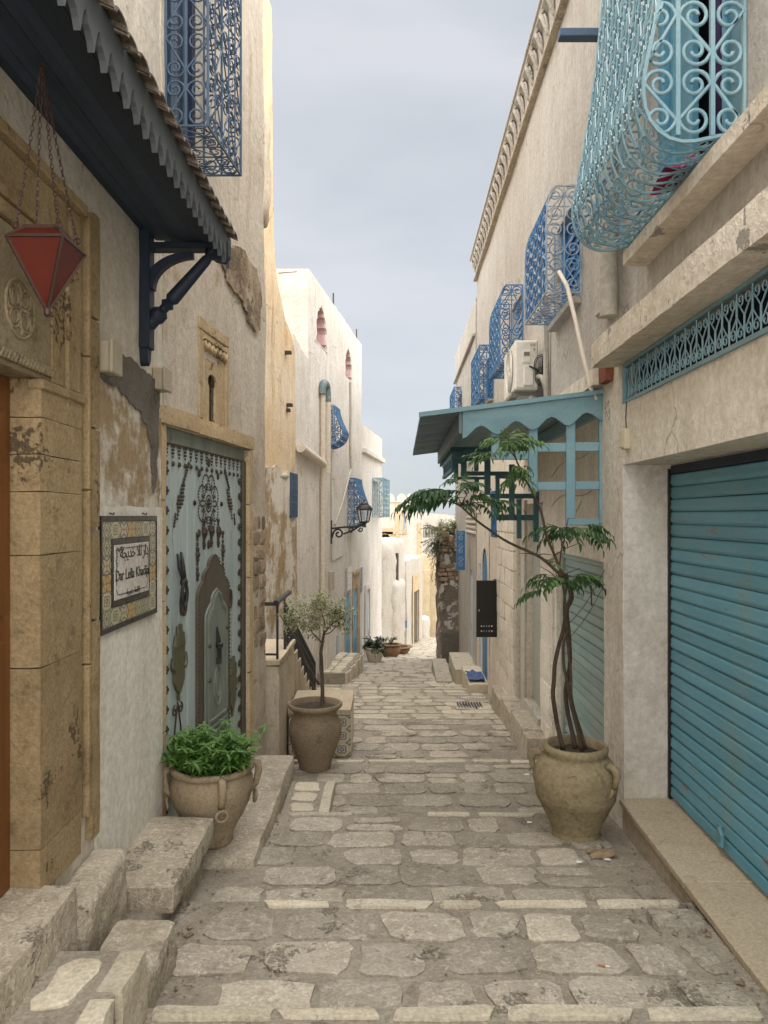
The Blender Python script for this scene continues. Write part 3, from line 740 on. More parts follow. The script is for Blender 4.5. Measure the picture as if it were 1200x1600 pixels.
pb = MB(); random.seed(90)
for k in range(900):
    y = 2.2 + 12 * random.random() ** 1.6
    side = random.random()
    x = (street_right(y) - abs(random.gauss(0, .16))) if side < .45 else (street_left(y) + abs(random.gauss(0, .14))) if side < .8 else random.uniform(street_left(y), street_right(y))
    s = random.uniform(.003, .011) * (1 if random.random() < .93 else 2)
    z = G(y) + .004
    vs = [(x + s * random.uniform(.7, 1.3) * a, y + s * random.uniform(.7, 1.3) * b_, z + s * random.uniform(.5, 1) * c) for a, b_, c in ((1, 0, 0), (0, 1, 0), (-1, 0, 0), (0, -1, 0), (0, 0, 1), (0, 0, -1))]
    pb.add(vs, [(0, 1, 4), (1, 2, 4), (2, 3, 4), (3, 0, 4), (1, 0, 5), (2, 1, 5), (3, 2, 5), (0, 3, 5)])
tag(pb.build('pebbles', M['rubble'], None), 'loose grit and pebbles strewn along the foot of the walls', 'grit', kind='stuff')

# ================================================================= left: house with the stone doorway and the studded door
LH = thing('corner_house', 'tan plastered house on the left with carved stone doorway and pale green studded double door', 'house', (-1.43, 3.5, -1.6))
wall('wall', M['plaster_left'], LH, FL1, -.6, 4.75, -3, 5.6, [(1.70, 3.2, -1.60, .62, .5)], seed=1.3, amp=.010, ends=True)
wall('lower_render', M['plaster_low'], LH, FL1, 3.62, 4.70, -2.6, .07, seed=4.2, amp=.006, d0=.014, th=.02, res=.12, top=lambda u: .05 + .05 * n1(u * 4, 3))
wall('stained_render', M['stained'], LH, FL1, 3.62, 4.69, -.02, .80, seed=6.2, amp=.005, d0=.008, th=.012, res=.10, top=lambda u: .76 + .08 * n1(u * 3, 8) - .30 * max(0, u - 4.2))
wall('upper_wall', M['plaster_up'], LH, FL2, 4.75, 7.15, -3.2, 5.6,
     [(4.79, 6.557, -2.13, .59, .13), (4.80, 5.44, 2.62, 4.3, .25), (5.50, 5.92, .72, 1.18, .10)], seed=2.2, amp=.014, rag=.05)
# cement patch round the awning post
poly = [(158, 557), (182, 552), (205, 560), (232, 584), (247, 600), (249, 625), (247, 660), (246, 705), (244, 752), (239, 772), (237, 735), (236, 700), (230, 668), (219, 645), (203, 627), (182, 607), (165, 597), (157, 585)]
pp = [(1.415 * 1150 / (600 - px), (806 - py) / (600 - px) * 1.415) for px, py in poly]
pp2 = []
for i in range(len(pp)):
    a, c = Vector(pp[i]), Vector(pp[(i + 1) % len(pp)])
    for k in range(8):
        q = a.lerp(c, k / 8); pp2.append((q.x + .022 * n1(q.x * 14, q.y * 14) + .016 * n1(q.x * 50, q.y * 50), q.y + .022 * n1(q.y * 14, q.x * 14, 5) + .016 * n1(q.y * 50, q.x * 50)))
MB().prism(pp2, .0, .020, lambda p, q, t: (p, t, q)).build('cement_patch', M['cement'], LH, FL1)
# ---- carved stone doorway
zs_ = [-1.56, -1.36, -.62, -.16, .10, .25, .40, .56]
for a, c in zip(zs_, zs_[1:]):
    rough_block('stone_block', M['jamb'], LH, FL1, 2.992, 3.40, -.30, .034, a + .0005, c - .0005, amp=.0045, res=.05, rnd=.004, seed=a)
for a, c in zip([-1.56, -.75, .1, .56], [-.75, .1, .56]):
    rough_block('stone_block', M['jamb'], LH, FL1, 1.30, 1.748, -.30, .034, a + .003, c - .003, amp=.005, res=.12, rnd=.010, seed=c)
for u0_, u1_, d1, z0_, z1_ in [(3.403, 3.452, .020, -1.42, 1.42), (3.455, 3.482, .046, -1.42, 1.42), (3.485, 3.512, .022, -1.42, 1.42)]:
    for a, c in zip([z0_, -.7, .12, .75], [-.7, .12, .75, z1_]):
        MB().box(u0_, u1_, -.02, d1, a + .002, c - .002, .0015).build('moulding', M['jamb'], LH, FL1, bevel=.005)
for a, c in zip([-1.56, -.50, -.06, .42, .95], [-.50, -.06, .42, .95, 1.46]):
    rough_block('stone_block', M['jamb'], LH, FL1, 3.515, 3.612, -.02, .040, a + .003, c - .003, amp=.005, res=.08, rnd=.010, seed=c * 3)
# lintel: carved panel, rope moulding, medallion
cp = bx('carved_panel', M['carved'], LH, FL1, 1.30, 3.11, -.30, .022, .562, 1.10, .006)
R_ = MB()
for k in range(64):
    u_ = 1.35 + k * .0275
    R_.tube([(u_, .030, .585), (u_ + .022, .036, .615)], .012, 6)
R_.build('rope_moulding', M['carved'], cp, FL1, smooth=True)
for cu in (2.845, 1.95):
    m_ = MB()
    ring = [(cu + .112 * cos(t), .024, .80 + .112 * sin(t)) for t in [2 * pi * i / 40 for i in range(40)]]
    m_.tube(ring, .007, 6, closed=True)
    for q in range(4):
        a0 = pi / 4 + q * pi / 2
        for s_, r_ in ((1.0, .006), (.6, .005)):
            lp = []
            for i in range(20):
                t = 2 * pi * i / 20
                rr = .055 + .048 * s_ * cos(t); ww = .036 * s_ * sin(t)
                lp.append((cu + rr * cos(a0) - ww * sin(a0), .024, .80 + rr * sin(a0) + ww * cos(a0)))
            m_.tube(lp, r_, 5, closed=True)
        a1 = q * pi / 2
        m_.tube([(cu + .02 * cos(a1), .024, .80 + .02 * sin(a1)), (cu + .07 * cos(a1), .025, .80 + .07 * sin(a1)), (cu + .085 * cos(a1 + .25), .024, .80 + .085 * sin(a1 + .25)), (cu + .1 * cos(a1), .024, .8 + .1 * sin(a1))], .007, 5)
    m_.build('medallion', M['carved'], cp, FL1, smooth=True)
for a, c, d_, e_ in [(1.104, 1.16, .045, 3.20), (1.163, 1.20, .06, 3.25), (1.203, 1.38, .03, 3.25), (1.383, 1.43, .065, 3.40)]:
    MB().box(1.1, e_, -.02, d_, a, c).build('cornice', M['jamb'], LH, FL1, bevel=.006)
bx('carved_pilaster', M['jamb'], LH, FL1, 3.113, 3.24, -.30, .026, .562, 1.10, .006)
bx('moulding', M['jamb'], LH, FL1, 3.243, 3.285, -.02, .04, .50, 1.20, .006)
bx('moulding', M['jamb'], LH, FL1, 3.288, 3.40, -.30, .03, .562, 1.38, .006)
bx('capital', M['jamb'], LH, FL1, 2.985, 3.415, -.02, .048, .515, .557, .006)
WD = bx('wooden_door', M['varnish'], LH, FL1, 1.75, 2.99, -.14, -.088, -1.52, .56, .004)
for a, c in ((1.80, 2.2), (2.26, 2.62), (2.68, 2.93)):
    bx('door_panel', M['varnish'], WD, FL1, a, c, -.087, -.075, -1.4, -.5, .008)
    bx('door_panel', M['varnish'], WD, FL1, a, c, -.087, -.075, -.4, .42, .008)
# ---- studded double door in its honey stone frame
for a, c in [(4.70, 5.33), (5.333, 6.10), (6.103, 6.70)]:
    rough_block('lintel_stone', M['lintel'], LH, FL2, a + .002, c - .002, -.03, .036, .592, .715, amp=.006, res=.09, rnd=.012, seed=a)
for a, c in zip([-2.14, -1.4, -.55, .1], [-1.4, -.55, .1, .588]):
    rough_block('stone_block', M['lintel'], LH, FL2, 4.712, 4.788, -.12, .014, a + .003, c - .003, amp=.004, res=.09, rnd=.010, seed=a)
    rough_block('stone_block', M['lintel'], LH, FL2, 6.560, 6.665, -.12, .030, a + .003, c - .003, amp=.004, res=.09, rnd=.010, seed=c)
FD = FL2
def FL2D(u, d, z): return FL2(u, d + .074, z)
SD = bx('studded_door', M['oldwood'], LH, FL2, 4.785, 6.56, -.20, -.051, -2.13, .592, .003)
nP = 12
for i in range(nP):
    a = 4.792 + (6.555 - 4.792) * i / nP; c = 4.792 + (6.555 - 4.792) * (i + 1) / nP
    MB().box(a + .0012, c - .0012, -.124, -.098 + random.uniform(-.002, .002), -2.12, .485).build('plank', M['doorplank'], SD, FL2D, bevel=.003)
bx('head_board', M['wicket'], SD, FL2D, 4.79, 6.55, -.124, -.088, .487, .588, .004)
bx('side_board', M['oldwood'], SD, FL2D, 6.47, 6.552, -.097, -.075, -2.1, .485, .004)
def dome(mb, u, z, r, d=-.094, h=.7):
    n = 6
    vs = [(u + r * cos(2 * pi * k / n), d, z + r * sin(2 * pi * k / n)) for k in range(n)] + [(u + .6 * r * cos(2 * pi * k / n), d + r * h * .75, z + .6 * r * sin(2 * pi * k / n)) for k in range(n)] + [(u, d + r * h, z)]
    mb.add(vs, [(k, (k + 1) % n, n + (k + 1) % n, n + k) for k in range(n)] + [(n + k, n + (k + 1) % n, 2 * n) for k in range(n)])
fr_ = MB()
for i in range(16):
    u = 4.86 + i * .1075
    for j, k in enumerate((3, 2, 2, 1)):
        for q in range(k): dome(fr_, u + (q - (k - 1) / 2) * .024, .47 - j * .024, .0105)
    dome(fr_, u, .352, .021)
for i in range(74): dome(fr_, 4.80 + i * .0237, .482, .009)
fr_.build('stud_fringe', M['stud'], SD, FL2D, kind='stuff')
for sgn, ue in ((1, 4.80), (-1, 6.468)):
    bd = MB()
    for k in range(19):
        z = .30 - k * .132
        if z < -2.05: break
        for j, c in enumerate((5, 3, 2)):
            for q in range(c): dome(bd, ue + sgn * (.008 + j * .022), z + (q - (c - 1) / 2) * .021, .0115)
        dome(bd, ue + sgn * .078, z, .017); dome(bd, ue + sgn * .066, z + .02, .012); dome(bd, ue + sgn * .066, z - .02, .012)
    for k in range(100): dome(bd, ue, .44 - k * .0245, .008)
    bd.build('stud_border', M['stud'], SD, FL2D, kind='stuff')
ro = MB(); cu, cz_ = 5.655, .095
for k in range(8):
    a0 = 2 * pi * k / 8 + pi / 8
    for i in range(17):
        t = -2.35 + 4.7 * i / 16
        rr = .128 + .072 * cos(t); ww = .068 * sin(t)
        dome(ro, cu + rr * cos(a0) - ww * sin(a0), cz_ + rr * sin(a0) + ww * cos(a0), .0085)
    for q in (.105, .128): dome(ro, cu + q * cos(a0), cz_ + q * sin(a0), .013)
    a1 = 2 * pi * k / 8
    for q in range(3): dome(ro, cu + .26 * cos(a1) , cz_ + (.26 + q * .012 - .012) * sin(a1) * 1.05, .02)
for k in range(20): dome(ro, cu + .055 * cos(2 * pi * k / 20), cz_ + .055 * sin(2 * pi * k / 20), .0075)
for k in range(8): dome(ro, cu + .028 * cos(2 * pi * k / 8), cz_ + .028 * sin(2 * pi * k / 8), .011)
dome(ro, cu, cz_, .015)
ro.v = [(cu + (a - cu) * 1.12, d, cz_ + (q - cz_) * 1.15) for a, d, q in ro.v]
ro.build('stud_rosette', M['stud'], SD, FL2D, kind='stuff')
for sx, cu in ((1, 5.10), (-1, 6.18)):       # stepped stud figures
    fg = MB()
    for j in range(10):
        w = 1 + (j > 2) * 2 + (3 < j < 7) * 2
        for q in range(w): dome(fg, cu + sx * (.012 * j - .05) + (q - w / 2) * .022, -.02 + j * .026, .0125)
    for j in range(7): dome(fg, cu + sx * (.05 + .016 * j), .235 + j * .023, .017)
    for j in range(5): dome(fg, cu + sx * (-.09 - .006 * j), .01 - j * .02, .013)
    fg.build('stud_figure', M['stud'], SD, FL2D, kind='stuff')
for cu, zb, hh in ((5.42, -.47, .33), (5.98, -.47, .33), (5.555, -.24, .2), (5.87, -.24, .2), (5.71, -.23, .2)):
    fg = MB()
    prof = [.018, .024, .018, .014, .022, .03, .024, .016, .014, .022]
    for j in range(10):
        r = prof[j] * (1.4 if hh < .25 and 2 < j < 7 else 1)
        dome(fg, cu, zb + hh * j / 9, r)
        dome(fg, cu - r, zb + hh * j / 9 + .012, .008); dome(fg, cu + r, zb + hh * j / 9 + .012, .008)
    fg.build('stud_column', M['stud'], SD, FL2D, kind='stuff')
# wicket: cusped dark surround, arched leaf
def cusp(u0, u1, zb, zs, zt, lobes=3):
    c = (u0 + u1) / 2; pts = [(u0, zb), (u0, zs)]
    side = []
    for l in range(lobes):
        ua = u0 + (c - u0) * l / lobes; ub_ = u0 + (c - u0) * (l + 1) / lobes
        za = zs + (zt - zs) * (l / lobes) ** .8; zb_ = zs + (zt - zs) * ((l + 1) / lobes) ** .8
        for i in range(1, 6):
            t = i / 5
            side.append((ua + (ub_ - ua) * t ** 1.6, za + (zb_ - za) * t ** .6))
    pts += side
    pts += [(2 * c - p, q) for p, q in side[::-1]][1:] + [(u1, zs), (u1, zb)]
    return pts
outer = cusp(5.385, 6.085, -2.12, -.62, -.30)
MB().prism(outer, -.097, -.070).build('wicket_frame', M['oldwood'], SD, FL2D, bevel=.003)
inner = cusp(5.48, 5.99, -2.10, -.80, -.56, 2)
WK = MB().prism(inner, -.069, -.052).build('wicket_leaf', M['wicket'], SD, FL2D, bevel=.004)
def along(poly, step):
    out = []; acc = 0
    for a, c in zip(poly, poly[1:]):
        a, c = Vector(a), Vector(c); L = (c - a).length; t = -acc
        while t + step <= L:
            t += step; out.append(tuple(a.lerp(c, t / L)))
        acc = L - t
    return out
st = MB()
for p, q in along(outer, .034): dome(st, p, q, .0095, -.07)
for (u, z) in ((5.53, -.98), (5.53, -1.24), (5.945, -.9), (5.945, -1.56), (5.53, -1.75), (5.945, -1.78)): dome(st, u, z, .024, -.052, 1.1)
st.build('wicket_studs', M['stud'], SD, FL2D, kind='stuff')
tr_ = MB()
for i, off in enumerate((.035, .06)):
    c = [(5.735 + (p - 5.735) * (1 - off / .255), q - off * .9 if q > -1.5 else q) for p, q in inner]
    tr_.tube([(p, -.050, q) for p, q in c], .007 - .002 * i, 5)
for k in range(3): tr_.box(5.53, 5.94, -.052, -.040, -1.57 - k * .05, -1.55 - k * .05)
ov = [(5.735 + .085 * cos(t), -.049, -1.32 + .15 * sin(t)) for t in [2 * pi * i / 24 for i in range(24)]]
tr_.tube(ov, .007, 5, closed=True); tr_.tube([(p * .55 + 5.735 * .45, d, q * .55 - 1.32 * .45) for p, d, q in ov], .006, 5, closed=True)
for k in range(7):
    for j in range(2): tr_.tube([(5.55 + k * .055, -.05, -1.68 - j * .14), (5.57 + k * .055, -.048, -1.65 - j * .14), (5.59 + k * .055, -.05, -1.68 - j * .14)], .006, 4)
tr_.build('wicket_carving', M['wicket'], SD, FL2D, smooth=40)
kn = MB()
kn.tube([(5.04, -.09, -.26), (5.045, -.075, -.36), (5.07, -.06, -.44)], [.008, .016, .017], 6); kn.tube([(5.105, -.09, -.25), (5.10, -.075, -.36), (5.08, -.06, -.44)], [.008, .016, .017], 6)
kn.lathe([(.0, -.03), (.026, -.02), (.03, 0), (.02, .025), (0, .03)], (5.075, -.06, -.455), 8)
kn.tube([(5.075 + .045 * sin(t), -.055, -.54 - .075 * cos(t)) for t in [2 * pi * i / 18 for i in range(18)]], .012, 6, closed=True)
kn.build('knocker', M['iron'], SD, FL2D, smooth=True)
k2 = MB()
k2.tube([(5.71, -.05, -.86), (5.715, -.035, -.98), (5.725, -.03, -1.1)], [.008, .018, .014], 6); k2.lathe([(0, -.03), (.03, -.02), (.032, .01), (0, .03)], (5.72, -.035, -1.0), 8); k2.box(5.70, 5.745, -.05, -.02, -1.15, -1.1)
k2.build('knocker', M['iron'], SD, FL2D, smooth=40)
for cu, cz_ in ((5.135, -.615), (6.13, -.69)):
    MB().tube([(cu + .038 * sin(t), -.085, cz_ - .075 * cos(t)) for t in [2 * pi * i / 20 for i in range(20)]], .013, 6, closed=True).build('pull_ring', M['stud'], SD, FL2D, smooth=True)
for cu, z0_, sc in ((5.055, -1.18, 1.0), (6.21, -1.60, .95)):
    h = MB(); body = [(-.085, .05), (-.05, .0), (0, -.045), (.05, 0), (.085, .05), (.088, .30), (-.088, .30)]
    h.prism([(cu + p * sc, z0_ + q * sc) for p, q in body], -.097, -.078)
    for i, (fx, fl) in enumerate(((-.06, .075), (-.02, .135), (.022, .145), (.062, .085))):
        h.tube([(cu + fx * sc, -.085, z0_ + .29 * sc), (cu + fx * sc, -.083, z0_ + (.29 + fl) * sc)], [.021 * sc, .013 * sc], 7)
    for sg in (-1, 1): h.tube([(cu + sg * .08 * sc, -.086, z0_ + .13 * sc), (cu + sg * .118 * sc, -.084, z0_ + .16 * sc), (cu + sg * .12 * sc, -.084, z0_ + .225 * sc)], [.02, .016, .008], 6)
    h.box(cu - .004, cu + .004, -.078, -.074, z0_ + .03, z0_ + .28)
    for sg in (-1, 1): dome(h, cu + sg * .02, z0_ + .19, .008, -.078)
    h.tube([(cu, -.09, z0_ - .04), (cu, -.09, z0_ - .09)], .012, 5)
    h.build('hand_ornament', M['hamsa'], SD, FL2D, bevel=.0)
sw = MB()
for sg in (-1, 1):
    sw.tube([(5.055 + sg * x, -.095, z) for x, z in spiral(.05, -1.33, .04, pi / 2, 1.2, -1)], .006, 5)
    sw.tube([(5.055, -.095, -1.28), (5.055 + sg * .05, -.095, -1.45), (5.055 + sg * .085, -.095, -1.66), (5.055 + sg * .03, -.095, -1.74)], .006, 5)
sw.build('iron_scroll', M['stud'], SD, FL2D)
# ---- niche with a keyhole over the door
NI = MB().box(5.36, 6.02, -.005, .022, 1.37, 1.46).build('niche_frame', M['lintel'], LH, FL2, bevel=.006)
for a, c, z0_, z1_ in ((5.36, 5.44, .717, 1.367), (5.95, 6.02, .717, 1.367)):
    bx('frame_stone', M['lintel'], NI, FL2, a, c, -.005, .020, z0_, z1_, .006)
bx('frame_stone', M['lintel'], NI, FL2, 5.88, 5.945, -.005, .010, .717, 1.23, .006)
bx('carved_shelf', M['lintel'], NI, FL2, 5.443, 5.945, -.005, .034, 1.31, 1.335, .004)
bx('carved_shelf', M['lintel'], NI, FL2, 5.443, 5.945, -.005, .022, 1.338, 1.355, .004)
sc_ = MB()
for k in range(6): sc_.tube([(5.46 + k * .085, .012, 1.30), (5.50 + k * .085, .018, 1.245), (5.54 + k * .085, .012, 1.30)], .02, 6)
sc_.build('scalloped_hood', M['lintel'], NI, FL2, smooth=True)
kh = [(5.60, .722), (5.60, .99), (5.575, 1.0), (5.575, 1.045), (5.61, 1.075), (5.655, 1.085), (5.66, 1.10), (5.64, 1.13), (5.645, 1.16), (5.67, 1.175), (5.695, 1.16), (5.70, 1.13), (5.68, 1.10), (5.685, 1.085), (5.73, 1.075), (5.765, 1.045), (5.765, 1.0), (5.74, .99), (5.74, .722)]
MB().holed([(5.443, .718), (5.443, 1.305), (5.877, 1.305), (5.877, .718)], kh, -.012, .004).build('niche_panel', M['lintel'], NI, FL2)
bx('niche_back', M['jamb'], NI, FL2, 5.50, 5.92, -.10, -.095, .70, 1.2, 0)
# window behind the cage: frame, leaves, dark room
WN = MB().holed([(4.80, 2.62), (4.80, 4.30), (5.44, 4.30), (5.44, 2.62)], [(4.86, 2.68), (4.86, 4.24), (5.38, 4.24), (5.38, 2.68)], -.12, -.04).build('window', M['glass_dark'], LH, FL2, bevel=.004)
for a, c in ((4.865, 5.115), (5.125, 5.375)):
    MB().holed([(a, 2.69), (a, 4.23), (c, 4.23), (c, 2.69)], [(a + .05, 2.75), (a + .05, 4.17), (c - .05, 4.17), (c - .05, 2.75)], -.11, -.07).build('window_leaf', M['blue_grey'], WN, FL2, bevel=.003)
bx('window_pane', M['glass'], WN, FL2, 4.87, 5.37, -.10, -.092, 2.7, 4.2, 0)
# broken corner: bare rubble where the plaster fell off
rb = MB(); k = 0
for z in frange(-1.25, .0, .145)[:-1]:
    n_ = random.choice((2, 3))
    for q in range(n_):
        ua = 6.76 + (7.165 - 6.76) * q / n_; ub_ = 6.76 + (7.165 - 6.76) * (q + 1) / n_
        rough_block('rubble_stone', M['rubble'], LH, FL2, ua + .008, ub_ - .005, -.12, .016 + random.uniform(-.008, .014), z + .006, z + .142, amp=.016, res=.07, rnd=.03, seed=k * 1.7); k += 1

def jag(pts, n=8, a=.03, seed=0):
    out = []
    for i in range(len(pts)):
        s_, e_ = Vector(pts[i]), Vector(pts[(i + 1) % len(pts)])
        for k in range(n):
            q = s_.lerp(e_, k / n)
            out.append((q.x + a * n1(q.x * 9 + seed, q.y * 9) + .5 * a * n1(q.x * 40, q.y * 40 + seed), q.y + a * n1(q.y * 9, q.x * 9 + seed) + .5 * a * n1(q.y * 40 + seed, q.x * 40)))
    return out
ep = [(u2(px), zz(py, u2(px))) for px, py in ((340, 398), (372, 385), (398, 420), (406, 470), (403, 520), (388, 508), (376, 470), (352, 440))]
MB().prism(jag(ep, 8, .05, 3), .0, .024).build('eroded_patch', M['eroded'], LH, FL2)
# ================================================================= window cages
def cage(name, label, fr, u0, u1, z0, z1, prof, mat, nstrip, nz, bar=.010, sc=.007, bottom=True, topcover=True, loc=None, group='iron window cages', frontmat=None, side_parts=False, floor_bars=5, sides=(0, 1), q1=10, q2=11, sidek=1.0):
    """prof: list of (d, z) from top to bottom along the front; side panels are closed by the same outline"""
    c = fr((u0 + u1) / 2, 0, z0)
    T = thing(name, label, 'window cage', c, group)
    # arc-length profile
    P = [Vector((d, z)) for d, z in prof]
    L = [0]
    for a, b_ in zip(P, P[1:]): L.append(L[-1] + (b_ - a).length)
    tot = L[-1]
    def pf(t):
        t = min(max(t, 0), tot)
        for i in range(len(L) - 1):
            if t <= L[i + 1] + 1e-9:
                q = (t - L[i]) / max(1e-9, L[i + 1] - L[i]); return P[i].lerp(P[i + 1], q)
        return P[-1]
    def F(u, t): p = pf(t); return (u, p.x, p.y)
    fm = frontmat or mat
    nseg = max(10, int(tot / .06))
    # frame: side outlines, rails
    f = MB()
    for u in (u0, u1):
        f.tube([F(u, tot * i / nseg) for i in range(nseg + 1)], bar * 1.3, 4, sq=True)
        f.tube([(u, .012, z0), (u, .012, z1)], bar * 1.2, 4, sq=True)
        f.tube([(u, .012, P[0].y), F(u, 0)], bar * 1.1, 4, sq=True)
        f.tube([(u, .012, P[-1].y), F(u, tot)], bar * 1.1, 4, sq=True)
    for t in (0, tot):
        f.tube([F(u0, t), F(u1, t)], bar * 1.2, 4, sq=True)
    f.build('frame', mat, T, fr)
    # front: strips of bars and scrolls following the profile
    wst = (u1 - u0) / nstrip
    hs = tot / nz
    scr = s_scroll(wst * .92, hs * .98, q1)
    for k in range(nstrip):
        uc = u0 + wst * (k + .5)
        b = MB()
        if k: b.tube([F(u0 + wst * k, tot * i / nseg) for i in range(nseg + 1)], bar * .8, 4, sq=True)
        for j in range(nz):
            tc_ = hs * (j + .5)
            sg = 1 if (j + k) % 2 else -1
            b.tube([F(uc + sg * x, tc_ - y) for x, y in scr], sc, 4)
            if k: 
                p = F(u0 + wst * k, tc_ + hs * .23); b.box(p[0] - bar * 1.3, p[0] + bar * 1.3, p[1] - bar * 1.3, p[1] + bar * 1.3, p[2] - bar, p[2] + bar)
        b.build('scroll_strip', fm, T, fr)
    # side panels
    dmax = max(d for d, z in prof)
    for si in sides:
        u = (u0, u1)[si]
        nb_ = max(1, round(dmax / .16))
        b = MB()
        cell = dmax / nb_
        zt, zb = P[0].y, P[-1].y
        nzz = max(2, round((zt - zb) / .3)); hh = (zt - zb) / nzz
        def dlim(z):
            ds = [p for p in P]
            best = .0
            for a, c_ in zip(ds, ds[1:]):
                lo, hi = sorted((a.y, c_.y))
                if lo - 1e-6 <= z <= hi + 1e-6:
                    q = 0 if abs(c_.y - a.y) < 1e-6 else (z - a.y) / (c_.y - a.y)
                    best = max(best, a.x + (c_.x - a.x) * q)
            return best
        sp = s_scroll(cell * .9, hh * .97, q2)
        for q in range(nb_):
            dc = cell * (q + .5)
            if q:
                zs = [z for z in frange(zb, zt, .05) if dlim(z) > cell * q]
                if zs: b.tube([(u, cell * q, zs[0]), (u, cell * q, zs[-1])], bar * sidek, 4, sq=True)
            for j in range(nzz):
                zc = zb + hh * (j + .5)
                pts = [(dc + (x if (j + q + si) % 2 else -x), zc + y) for x, y in sp]
                pts = [(d, z) for d, z in pts if .01 < d < dlim(z) + .004]
                if len(pts) > 3:
                    if side_parts:
                        MB().tube([(u, d, z) for d, z in pts], sc * 1.1 * sidek, 6).build('scroll', mat, T, fr, smooth=True)
                    else: b.tube([(u, d, z) for d, z in pts], sc * 1.05, 4)
        if b.f: b.build('side_panel', mat, T, fr)
    # underside
    if bottom:
        b = MB(); zb = P[-1].y; dm = P[-1].x
        for k in range(floor_bars + 1):
            u = u0 + (u1 - u0) * k / floor_bars
            b.tube([(u, .01, zb), (u, dm, zb)], bar * .8, 4, sq=True)
            if k < floor_bars:
                w = (u1 - u0) / floor_bars
                for x0 in (0,):
                    b.tube([(u + w / 2 + (x if k % 2 else -x), dm / 2 + y, zb) for x, y in s_scroll(w * .9, dm * .95, 8)], sc, 4)
        b.build('floor_grid', mat, T, fr)
    if topcover:
        b = MB(); zt = P[0].y; dm = P[0].x
        for k in range(floor_bars + 1):
            u = u0 + (u1 - u0) * k / floor_bars
            b.tube([(u, .01, zt), (u, dm, zt)], bar * .8, 4, sq=True)
        b.tube([(u0, dm / 2, zt), (u1, dm / 2, zt)], bar * .7, 4, sq=True)
        b.build('top_grid', mat, T, fr)
    return T

# ================================================================= left fittings
cage('window_cage', 'grey blue scrollwork window cage high on the tan corner house above the tiled awning', FL2, 4.775, 5.47, 2.52, 4.36,
     [(.285, 4.36), (.285, 2.53)], M['blue_grey'], 5, 5, bar=.0075, sc=.005, side_parts=True, q1=14, q2=22, sidek=1.25)

# ---- tiled awning over the stone doorway
AW = thing('tiled_awning', 'dark wooden awning with roof tiles and saw-tooth edge over the carved stone doorway', 'awning', FL1(3.2, 0, 1.7))
A0, A1 = 1.2, 4.42
for i in range(9):
    a = .005 + i * .0535
    MB().box(A0, A1, a, a + .0475, 1.665 - i * .010 - .004 * (i % 2), 1.685 - i * .010, .0015).build('soffit_plank', M['soffit'], AW, FL1, bevel=.002)
bx('rafter', M['navy'], AW, FL1, A0, A1, .0, .05, 1.69, 1.80, .004)
bx('eave_beam', M['navy'], AW, FL1, A0, A1, .43, .487, 1.60, 1.66, .004)
bx('end_board', M['navy'], AW, FL1, A1 - .03, A1, .0, .49, 1.575, 1.60, .003)
MB().hexa([(A0, .0, 1.80), (A0, .0, 1.82), (A0, .50, 1.60), (A0, .50, 1.62), (A1, .0, 1.80), (A1, .0, 1.82), (A1, .50, 1.60), (A1, .50, 1.62)]).build('roof_board', M['navy'], AW, FL1)
te = [(A0, 1.66)]
nt_ = int((A1 - A0) / .105)
for k in range(nt_):
    u = A0 + (A1 - A0) * k / nt_; w = (A1 - A0) / nt_
    te += [(u + w * .03, 1.560), (u + w * .14, 1.530), (u + w * .30, 1.518), (u + w * .44, 1.500), (u + w * .58, 1.470), (u + w * .66, 1.500), (u + w * .80, 1.545), (u + w * .97, 1.566)]
te += [(A1, 1.66)]
MB().prism(te[::-1], .490, .512).build('saw_tooth_board', M['sawboard'], AW, FL1)
pitch = .118
for k in range(int((A1 - A0 + .05) / pitch)):
    u = A0 + pitch * (k + .5)
    for (d0_, z0_, d1_, z1_, r) in ((.56, 1.645, .20, 1.80, .056), (.30, 1.785, -.0, 1.90, .055)):
        b = MB(); n = 7
        jj = random.uniform(-.006, .006); rr = r * random.uniform(.95, 1.05)
        for (d, z, r_) in ((d0_, z0_ + jj, rr), (d1_, z1_ + jj, rr * .82)):
            for R2 in (r_, r_ - .013):
                for i in range(n): b.v.append((u + jj + R2 * cos(pi * i / (n - 1)), d, z - .012 + R2 * .55 * sin(pi * i / (n - 1)) ** .6))
        for i in range(n - 1):
            b.f += [(i, i + 1, 2 * n + i + 1, 2 * n + i), (n + i, 3 * n + i, 3 * n + i + 1, n + i + 1), (i, n + i, n + i + 1, i + 1), (2 * n + i, 2 * n + i + 1, 3 * n + i + 1, 3 * n + i)]
        b.f += [(0, 2 * n, 3 * n, n), (n - 1, 2 * n - 1, 4 * n - 1, 3 * n - 1)]
        b.build('roof_tile', M['rooftile'], AW, FL1, smooth=40)
# bracket: wall post, turned strut, curved brace
BU = 4.33
PO = bx('bracket_post', M['navy'], AW, FL1, BU - .05, BU + .05, .0, .065, .98, 1.68, .006)
MB().prism([(BU - .04, .98), (BU + .04, .98), (BU + .02, .90), (BU, .88), (BU - .02, .90)], .0, .05).build('post_tip', M['navy'], PO, FL1)
sp = [Vector((BU, .05, 1.12)).lerp(Vector((BU, .45, 1.58)), t) for t in [i / 30 for i in range(31)]]
rad = []
for i in range(31):
    t = i / 30
    rad.append(.040 if t < .10 else .052 if t < .2 else .030 if t < .24 else .046 if t < .30 else .028 if t < .33 else (.044 - .012 * (t - .33) / .5) if t < .85 else .026 if t < .88 else .044)
MB().tube(sp, rad, 8).build('turned_strut', M['navy'], AW, FL1, smooth=45)
arc = [(BU, .05 + .26 * (1 - cos(t)), 1.33 + .20 * sin(t)) for t in [radians(90 * i / 16) for i in range(17)]]
MB().tube(arc, [.045 - .018 * i / 16 for i in range(17)], 4, sq=True).build('curved_brace', M['navy'], AW, FL1)
